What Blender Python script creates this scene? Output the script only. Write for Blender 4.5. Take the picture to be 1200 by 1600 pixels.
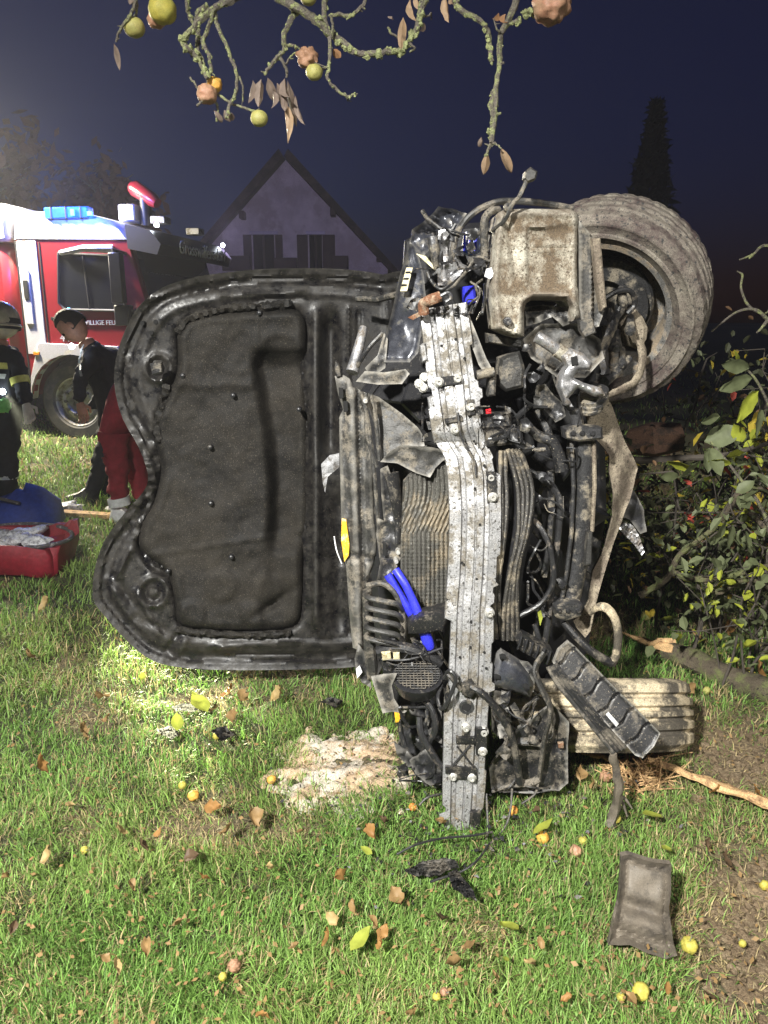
import bpy, bmesh, math, random
import numpy as np
from math import sin, cos, pi, radians
from mathutils import Vector as V, Matrix, noise as mnoise
from mathutils.geometry import delaunay_2d_cdt

for o in list(bpy.data.objects):
    bpy.data.objects.remove(o)
S = bpy.context.scene
COL = S.collection
random.seed(7)
rng = np.random.default_rng(11)

# ------------------------------------------------------------------ camera
FPX, CAMH, PITCH = 1200.0, 1.42, radians(14.0)
cam = bpy.data.cameras.new('camera')
cam.sensor_fit = 'HORIZONTAL'
cam.sensor_width = 36.0
cam.lens = 36.0
cam.clip_start, cam.clip_end = 0.05, 1500
camo = bpy.data.objects.new('camera', cam)
camo.location = (0, 0, CAMH)
camo.rotation_euler = (pi / 2 - PITCH, 0, 0)
COL.objects.link(camo)
S.camera = camo
S.render.resolution_x, S.render.resolution_y = 768, 1024

# ------------------------------------------------------------------ night sky, moonlight, exposure
W = bpy.data.worlds.new('World')
S.world = W
W.use_nodes = True
wn = W.node_tree
bg = wn.nodes['Background']
sky = wn.nodes.new('ShaderNodeTexSky')
sky.sky_type = 'NISHITA'
sky.sun_disc = False
sky.sun_elevation = radians(-2.2)
sky.sun_rotation = radians(-70)
sky.altitude = 300
sky.dust_density = 0.3
sky.ozone_density = 5.0
hs = wn.nodes.new('ShaderNodeHueSaturation')
hs.inputs['Saturation'].default_value = 1.0
wn.links.new(sky.outputs[0], hs.inputs['Color'])
wn.links.new(hs.outputs[0], bg.inputs[0])
bg.inputs[1].default_value = 0.15
S.view_settings.view_transform = 'Standard'
S.view_settings.look = 'None'
S.view_settings.exposure = 0.7
S.view_settings.gamma = 1.0
S.render.engine = 'CYCLES'
S.cycles.use_denoising = True
S.cycles.max_bounces = 6
S.cycles.transparent_max_bounces = 8
S.cycles.sample_clamp_indirect = 4.0
S.cycles.sample_clamp_direct = 0.0

sun = bpy.data.lights.new('moon', 'SUN')
sun.energy = 0.02
sun.angle = radians(0.5)
sun.color = (0.75, 0.85, 1.0)
suno = bpy.data.objects.new('moon', sun)
suno.rotation_euler = (radians(50), 0, radians(-60))
COL.objects.link(suno)


def spot(name, loc, target, energy, color, size_deg=90, blend=0.6, radius=0.12):
    l = bpy.data.lights.new(name, 'SPOT')
    l.energy, l.color = energy, color
    l.spot_size, l.spot_blend, l.shadow_soft_size = radians(size_deg), blend, radius
    o = bpy.data.objects.new(name, l)
    o.location = loc
    o.rotation_euler = (V(target) - V(loc)).to_track_quat('-Z', 'Y').to_euler()
    COL.objects.link(o)
    return o


# work floodlights of the fire crew, on stands behind the photographer
spot('floodlight_lamp', (-1.6, -1.7, 3.6), (0.0, 1.9, 0.1), 1950, (1.0, 0.98, 0.92), 68, 1.0, 0.12)
spot('floodlight_lamp', (1.7, -1.2, 3.0), (0.2, 1.7, 0.0), 260, (1.0, 0.96, 0.88), 80, 0.9, 0.10)
# floodlight on the truck's mast, just outside the left edge, over the lawn
spot('mast_floodlight_lamp', (-5.1, 9.35, 3.5), (-3.6, 6.4, 0.0), 2000, (1.0, 0.90, 0.66), 165, 0.5, 0.12)


# ------------------------------------------------------------------ helpers
def P(px, py, d):
    a, b = (px - 600) / FPX, (800 - py) / FPX
    dy, dz = cos(PITCH) + b * sin(PITCH), -sin(PITCH) + b * cos(PITCH)
    t = d / dy
    return V((t * a, d, CAMH + t * dz))


def G(px, py, z=0.0):
    a, b = (px - 600) / FPX, (800 - py) / FPX
    dy, dz = cos(PITCH) + b * sin(PITCH), -sin(PITCH) + b * cos(PITCH)
    t = (z - CAMH) / dz
    return V((t * a, t * dy, z))


def NZ(x, y=0.0, z=0.0):
    return mnoise.noise(V((x, y, z)))


def sstep(a, b, x):
    t = np.clip((x - a) / (b - a), 0, 1)
    return t * t * (3 - 2 * t)


def spl(pts, k=6):
    """Catmull-Rom through the points (tuples or Vectors of any size)"""
    p = [V(q) for q in pts]
    p = [p[0] * 2 - p[1]] + p + [p[-1] * 2 - p[-2]]
    out = []
    for i in range(1, len(p) - 2):
        for j in range(k):
            t = j / k
            out.append(0.5 * ((2 * p[i]) + (p[i + 1] - p[i - 1]) * t + (2 * p[i - 1] - 5 * p[i] + 4 * p[i + 1] - p[i + 2]) * t * t
                              + (3 * p[i] - p[i - 1] - 3 * p[i + 1] + p[i + 2]) * t ** 3))
    out.append(p[-2])
    return out


def PP(pts):
    return [P(*q) for q in pts]


class MB:
    def __init__(s):
        s.v, s.f = [], []
        s.dense = False

    def add(s, vs, fs):
        o = len(s.v)
        s.v += [tuple(q) for q in vs]
        s.f += [tuple(i + o for i in f) for f in fs]
        return s

    def tube(s, pts, r, n=8, cap=True, flat=1.0, wob=0.0):
        pts = [V(p) for p in pts]
        m = len(pts)
        rs = [r] * m if not isinstance(r, (list, tuple)) else list(np.interp(np.linspace(0, 1, m), np.linspace(0, 1, len(r)), r))
        t0 = (pts[1] - pts[0]).normalized()
        up = t0.orthogonal().normalized()
        vs, fs = [], []
        for i in range(m):
            t = (pts[min(i + 1, m - 1)] - pts[max(i - 1, 0)])
            t = t.normalized() if t.length > 1e-9 else t0
            up = (up - t * up.dot(t))
            up = up.normalized() if up.length > 1e-6 else t.orthogonal().normalized()
            b = t.cross(up)
            for j in range(n):
                a = 2 * pi * j / n
                rr = rs[i] * (1 + (wob * NZ(pts[i].x * 60 + j, pts[i].y * 60, pts[i].z * 60) if wob else 0))
                vs.append(pts[i] + up * (cos(a) * rr) + b * (sin(a) * rr * flat))
        for i in range(m - 1):
            for j in range(n):
                k = (j + 1) % n
                fs.append((i * n + j, i * n + k, (i + 1) * n + k, (i + 1) * n + j))
        if cap:
            fs.append(tuple(range(n))[::-1])
            fs.append(tuple((m - 1) * n + j for j in range(n)))
        return s.add(vs, fs)

    def prism(s, poly, d, thick, bev=0.004):
        """polygon in picture coordinates standing at distance d, with real thickness"""
        df = d if callable(d) else (lambda x, y: d)
        n = len(poly)
        ar = sum(poly[i][0] * poly[(i + 1) % n][1] - poly[(i + 1) % n][0] * poly[i][1] for i in range(n))
        if ar < 0:
            poly = poly[::-1]
        ins = []
        bp = bev * 450
        for i in range(n):
            a, b, c = V(poly[i - 1][:2]), V(poly[i][:2]), V(poly[(i + 1) % n][:2])
            e1, e2 = (b - a), (c - b)
            e1 = e1.normalized() if e1.length else V((1, 0))
            e2 = e2.normalized() if e2.length else V((1, 0))
            n1, n2 = V((-e1.y, e1.x)), V((-e2.y, e2.x))
            nn = n1 + n2
            nn = nn / max(0.5, nn.length_squared / 2) if nn.length > 0.2 else n1
            ins.append(b + nn * bp)
        vs = [P(q.x, q.y, df(q.x, q.y)) for q in ins]
        vs += [P(q[0], q[1], df(q[0], q[1]) + bev) for q in poly]
        vs += [P(q[0], q[1], df(q[0], q[1]) + bev) + V((0, thick, 0)) for q in poly]
        fs = [tuple(range(n))[::-1], tuple(range(2 * n, 3 * n))]
        for i in range(n):
            k = (i + 1) % n
            fs += [(i, k, n + k, n + i), (n + i, n + k, 2 * n + k, 2 * n + i)]
        return s.add(vs, fs)

    def sheet(s, poly, d, step=6, relief=None, thick=0.004, crumple=0.0, cs=0.03):
        """sheet metal / moulding: polygon in picture coordinates, triangulated and embossed"""
        s.dense = True
        df = d if callable(d) else (lambda x, y: d)
        pts, n = [], len(poly)
        for i in range(n):
            a, b = V(poly[i]), V(poly[(i + 1) % n])
            k = max(1, int((b - a).length / step))
            pts += [a + (b - a) * (j / k) for j in range(k)]
        nb = len(pts)
        edges = [(i, (i + 1) % nb) for i in range(nb)]
        xs, ys = [p[0] for p in poly], [p[1] for p in poly]
        A = np.array([[p.x, p.y] for p in pts])
        gx, gy = np.meshgrid(np.arange(min(xs), max(xs), step), np.arange(min(ys), max(ys), step))
        g = np.stack([gx.ravel(), gy.ravel()], 1).astype(float)
        g[:, 0] += np.where(((g[:, 1] - min(ys)) / step).astype(int) % 2, step * 0.5, 0)
        dist, ins = sdf(g, A)
        g = g[ins & (dist > step * 0.55)]
        allp = pts + [V((q[0], q[1])) for q in g]
        co, _, fa = delaunay_2d_cdt(allp, edges, [], 1, 1e-5)[:3]
        cn = np.array([[c.x, c.y] for c in co])
        bd, _ = sdf(cn, A)
        rel = relief(cn[:, 0], cn[:, 1], bd) if relief else np.zeros(len(cn))
        vs = []
        for i, c in enumerate(co):
            q = P(c.x, c.y, df(c.x, c.y) + rel[i])
            if crumple:
                q = q + V((0, crumple * (NZ(q.x / cs, q.z / cs, 3.1) + 0.5 * NZ(q.x / cs * 2.3, q.z / cs * 2.3, 7.7)), 0))
            vs.append(q)
        fs = []
        for f in fa:
            a, b, c = (cn[f[0]], cn[f[1]], cn[f[2]])
            f = tuple(f)
            if (b[0] - a[0]) * (c[1] - a[1]) - (b[1] - a[1]) * (c[0] - a[0]) > 0:
                f = f[::-1]
            fs.append(f)
        m = len(vs)
        cnt = {}
        for f in fs:
            for i in range(len(f)):
                cnt[(f[i], f[(i + 1) % len(f)])] = 1
        bnd = [e for e in cnt if (e[1], e[0]) not in cnt]
        back = [v + V((0, thick, 0)) for v in vs]
        fs2 = [tuple(i + m for i in f[::-1]) for f in fs]
        side = [(b, a, a + m, b + m) for a, b in bnd]
        return s.add(vs + back, fs + fs2 + side)

    def box(s, c, size, M=None):
        c = V(c)
        x, y, z = size[0] / 2, size[1] / 2, size[2] / 2
        q = min(x, y, z) * 0.18
        vs, fs = [], []
        bm = bmesh.new()
        bmesh.ops.create_cube(bm, size=1)
        for v in bm.verts:
            v.co = V((v.co.x * size[0], v.co.y * size[1], v.co.z * size[2]))
        bmesh.ops.bevel(bm, geom=list(bm.edges), offset=q, segments=1, affect='EDGES')
        bm.verts.index_update()
        vs = [(M @ v.co if M else v.co) + c for v in bm.verts]
        fs = [tuple(v.index for v in f.verts) for f in bm.faces]
        bm.free()
        return s.add(vs, fs)

    def lathe(s, prof, o, axis, n=32, mod=None, up=None, arc=None):
        """prof: (radius, height along axis); mod(i, j, r, h) -> (r, h)"""
        o, axis = V(o), V(axis).normalized()
        e1 = (V(up) - axis * V(up).dot(axis)).normalized() if up is not None else axis.orthogonal().normalized()
        e2 = axis.cross(e1)
        vs, fs, m = [], [], len(prof)
        for j in range(n):
            a = 2 * pi * j / n
            for i, (r, h) in enumerate(prof):
                if mod:
                    r, h = mod(i, j, r, h)
                vs.append(o + axis * h + (e1 * cos(a) + e2 * sin(a)) * r)
        for j in range(n):
            k = (j + 1) % n
            for i in range(m - 1):
                fs.append((j * m + i, j * m + i + 1, k * m + i + 1, k * m + i))
        return s.add(vs, fs)

    def ball(s, c, r, n=12, m=8, squash=(1, 1, 1), M=None, wr=0.0, dent=0.0, seed=0):
        c = V(c)
        vs, fs = [], []
        for i in range(m + 1):
            t = pi * i / m
            for j in range(n):
                a = 2 * pi * j / n
                q = V((sin(t) * cos(a), sin(t) * sin(a), cos(t)))
                k = 1 + (wr * NZ(q.x * 2.5 + seed, q.y * 2.5, q.z * 2.5) if wr else 0)
                if dent:
                    k *= 1 - dent * math.exp(-(sin(t) / 0.35) ** 2) * (1.0 if cos(t) > 0 else 0.55)
                q = V((q.x * squash[0], q.y * squash[1], q.z * squash[2])) * (r * k)
                vs.append((M @ q if M else q) + c)
        for i in range(m):
            for j in range(n):
                k = (j + 1) % n
                fs.append((i * n + j, (i + 1) * n + j, (i + 1) * n + k, i * n + k))
        return s.add(vs, fs)

    def loft(s, rings, cap=True):
        n = len(rings[0])
        vs = [q for r in rings for q in r]
        fs = []
        for i in range(len(rings) - 1):
            for j in range(n):
                k = (j + 1) % n
                fs.append((i * n + j, i * n + k, (i + 1) * n + k, (i + 1) * n + j))
        if cap:
            fs.append(tuple(range(n))[::-1])
            fs.append(tuple((len(rings) - 1) * n + j for j in range(n)))
        return s.add(vs, fs)

    def build(s, name, mat, parent=None, smooth=True, ang=38, **tags):
        me = bpy.data.meshes.new(name)
        me.from_pydata(s.v, [], s.f)
        bm = bmesh.new()
        bm.from_mesh(me)
        bmesh.ops.recalc_face_normals(bm, faces=bm.faces)
        bm.to_mesh(me)
        bm.free()
        me.materials.append(mat)
        if smooth:
            me.shade_smooth()
            me.set_sharp_from_angle(angle=radians(ang))
        return link(name, me, parent, **tags)


def sdf(q, A):
    """distance to the polygon A and inside test, for points q (numpy)"""
    B = np.roll(A, -1, 0)
    dist = np.full(len(q), 1e9)
    ins = np.zeros(len(q), bool)
    for a, b in zip(A, B):
        e = b - a
        w = q - a
        t = np.clip((w @ e) / max(1e-9, e @ e), 0, 1)
        dist = np.minimum(dist, np.hypot(w[:, 0] - t * e[0], w[:, 1] - t * e[1]))
        c = (a[1] > q[:, 1]) != (b[1] > q[:, 1])
        with np.errstate(divide='ignore', invalid='ignore'):
            xx = (b[0] - a[0]) * (q[:, 1] - a[1]) / (b[1] - a[1] if b[1] != a[1] else 1e-12) + a[0]
        ins ^= c & (q[:, 0] < xx)
    return dist, ins


def link(name, me, parent=None, **tags):
    o = bpy.data.objects.new(name, me)
    COL.objects.link(o)
    if parent is not None:
        o.parent = parent
        M = Matrix.Identity(4)
        q = parent
        chain = []
        while q is not None:
            chain.append(q)
            q = q.parent
        W_ = Matrix.Identity(4)
        for q in reversed(chain):
            W_ = W_ @ q.matrix_parent_inverse @ q.matrix_basis
        o.matrix_parent_inverse = W_.inverted()
    for k, v in tags.items():
        o[k] = v
    return o


def thing(name, loc, label, category, group=None):
    o = bpy.data.objects.new(name, None)
    o.location = loc
    o.empty_display_size = 0.1
    COL.objects.link(o)
    o['label'], o['category'] = label, category
    if group:
        o['group'] = group
    return o


def tg(label, category, group=None):
    d = dict(label=label, category=category)
    if group:
        d['group'] = group
    return d


# ------------------------------------------------------------------ materials
REG = {}


def mat(name, base, *a_, **k_):
    if k_.get('edge'):
        REG[name] = (base, a_, k_)
    return mat_(name, base, *a_, **k_)


def mat_(name, base, rough=0.6, metal=0.0, dirt=None, amt=0.0, sc=14.0, spk=None, spk_amt=0.0, spk_sc=160.0, bump=0.15, bsc=60.0, var=0.25, spec=0.5, soft=0.05, grit=None, edge=0.0, det=6.0, trans=0.0, emit=None, estr=0.0, coat=0.0):
    m = bpy.data.materials.new(name)
    m.use_nodes = True
    nt = m.node_tree
    N, L = nt.nodes, nt.links
    pb = N['Principled BSDF']
    tc = N.new('ShaderNodeTexCoord')

    def noise(scale, detail=5.0, rgh=0.6, off=0.0):
        n = N.new('ShaderNodeTexNoise')
        n.inputs['Scale'].default_value = scale
        n.inputs['Detail'].default_value = detail
        n.inputs['Roughness'].default_value = rgh
        if off:
            mp = N.new('ShaderNodeMapping')
            mp.inputs['Location'].default_value = (off, off * 0.7, -off)
            L.new(tc.outputs['Object'], mp.inputs['Vector'])
            L.new(mp.outputs[0], n.inputs['Vector'])
        else:
            L.new(tc.outputs['Object'], n.inputs['Vector'])
        return n

    def ramp(src, lo, hi):
        r = N.new('ShaderNodeMapRange')
        r.inputs['From Min'].default_value, r.inputs['From Max'].default_value = lo, hi
        L.new(src, r.inputs['Value'])
        return r.outputs[0]

    def mix(fac, a, b):
        x = N.new('ShaderNodeMix')
        x.data_type = 'RGBA'
        L.new(fac, x.inputs[0])
        for i, c in ((6, a), (7, b)):
            if isinstance(c, tuple):
                x.inputs[i].default_value = (*c, 1)
            else:
                L.new(c, x.inputs[i])
        return x.outputs[2]
    n1 = noise(sc, det, 0.65)
    col = mix(ramp(n1.outputs['Fac'], 0.3, 0.7), tuple(c * (1 - var) for c in base), tuple(min(1, c * (1 + var)) for c in base))
    rsrc = None
    if dirt is not None and amt > 0:
        n2 = noise(sc * 0.8, 8.0, 0.72, 3.7)
        t = 0.5 + (0.5 - amt) * 0.45
        f = ramp(n2.outputs['Fac'], t - soft, t + soft)
        col = mix(f, col, dirt)
        rsrc = f
    if spk is not None and spk_amt > 0:
        n3 = noise(spk_sc, 3.0, 0.6, 9.1)
        t = 0.5 + (0.5 - spk_amt) * 0.5
        f3 = ramp(n3.outputs['Fac'], t - 0.04, t + 0.04)
        col = mix(f3, col, spk)
    if grit is None:
        grit = 0.28 if dirt is not None else 0.0
    if grit:
        n4 = noise(330, 2.0, 0.5, 2.3)
        r4 = N.new('ShaderNodeMapRange')
        r4.inputs['From Min'].default_value, r4.inputs['From Max'].default_value = 0.36, 0.64
        r4.inputs['To Min'].default_value, r4.inputs['To Max'].default_value = 1 - grit, 1 + grit * 1.1
        L.new(n4.outputs['Fac'], r4.inputs['Value'])
        x4 = N.new('ShaderNodeMix')
        x4.data_type = 'RGBA'
        x4.blend_type = 'MULTIPLY'
        x4.inputs[0].default_value = 1.0
        L.new(col, x4.inputs[6])
        L.new(r4.outputs[0], x4.inputs[7])
        col = x4.outputs[2]
    if edge:
        ge = N.new('ShaderNodeNewGeometry')
        fe = ramp(ge.outputs['Pointiness'], 0.515, 0.60)
        mm = N.new('ShaderNodeMath')
        mm.operation = 'MULTIPLY'
        mm.inputs[1].default_value = edge
        L.new(fe, mm.inputs[0])
        col = mix(mm.outputs[0], col, (0.42, 0.40, 0.36))  # pale convex edges: highlights painted into the colour, along with scuff wear
    L.new(col, pb.inputs['Base Color'])
    if rsrc is not None:
        r = N.new('ShaderNodeMapRange')
        r.inputs['To Min'].default_value, r.inputs['To Max'].default_value = rough, max(rough, 0.85)
        L.new(rsrc, r.inputs['Value'])
        L.new(r.outputs[0], pb.inputs['Roughness'])
    else:
        pb.inputs['Roughness'].default_value = rough
    if metal:
        if rsrc is not None:
            r = N.new('ShaderNodeMapRange')
            r.inputs['To Min'].default_value, r.inputs['To Max'].default_value = metal, metal * 0.15
            L.new(rsrc, r.inputs['Value'])
            L.new(r.outputs[0], pb.inputs['Metallic'])
        else:
            pb.inputs['Metallic'].default_value = metal
    pb.inputs['Specular IOR Level'].default_value = spec
    if coat:
        pb.inputs['Coat Weight'].default_value = coat
        pb.inputs['Coat Roughness'].default_value = 0.15
    if bump:
        nb = noise(bsc, 6.0, 0.7, 5.5)
        b = N.new('ShaderNodeBump')
        b.inputs['Strength'].default_value = bump
        b.inputs['Distance'].default_value = 0.01
        L.new(nb.outputs['Fac'], b.inputs['Height'])
        L.new(b.outputs[0], pb.inputs['Normal'])
    if trans:
        pb.inputs['Transmission Weight'].default_value = trans
    if emit:
        pb.inputs['Emission Color'].default_value = (*emit, 1)
        pb.inputs['Emission Strength'].default_value = estr
    return m


def leafmat(name, attr=None, base=(0.1, 0.15, 0.05), rough=0.55, tr=0.35):
    m = bpy.data.materials.new(name)
    m.use_nodes = True
    nt = m.node_tree
    N, L = nt.nodes, nt.links
    pb = N['Principled BSDF']
    out = N['Material Output']
    if attr:
        a = N.new('ShaderNodeAttribute')
        a.attribute_name = attr
        c = a.outputs['Color']
    else:
        tc = N.new('ShaderNodeTexCoord')
        n = N.new('ShaderNodeTexNoise')
        n.inputs['Scale'].default_value = 45
        n.inputs['Detail'].default_value = 6
        L.new(tc.outputs['Object'], n.inputs['Vector'])
        x = N.new('ShaderNodeMix')
        x.data_type = 'RGBA'
        L.new(n.outputs['Fac'], x.inputs[0])
        x.inputs[6].default_value = (*[q * 0.55 for q in base], 1)
        x.inputs[7].default_value = (*[min(1, q * 1.45) for q in base], 1)
        c = x.outputs[2]
    L.new(c, pb.inputs['Base Color'])
    pb.inputs['Roughness'].default_value = rough
    pb.inputs['Specular IOR Level'].default_value = 0.3
    t = N.new('ShaderNodeBsdfTranslucent')
    L.new(c, t.inputs['Color'])
    mx = N.new('ShaderNodeMixShader')
    mx.inputs[0].default_value = tr
    L.new(pb.outputs[0], mx.inputs[1])
    L.new(t.outputs[0], mx.inputs[2])
    L.new(mx.outputs[0], out.inputs['Surface'])
    return m


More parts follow.
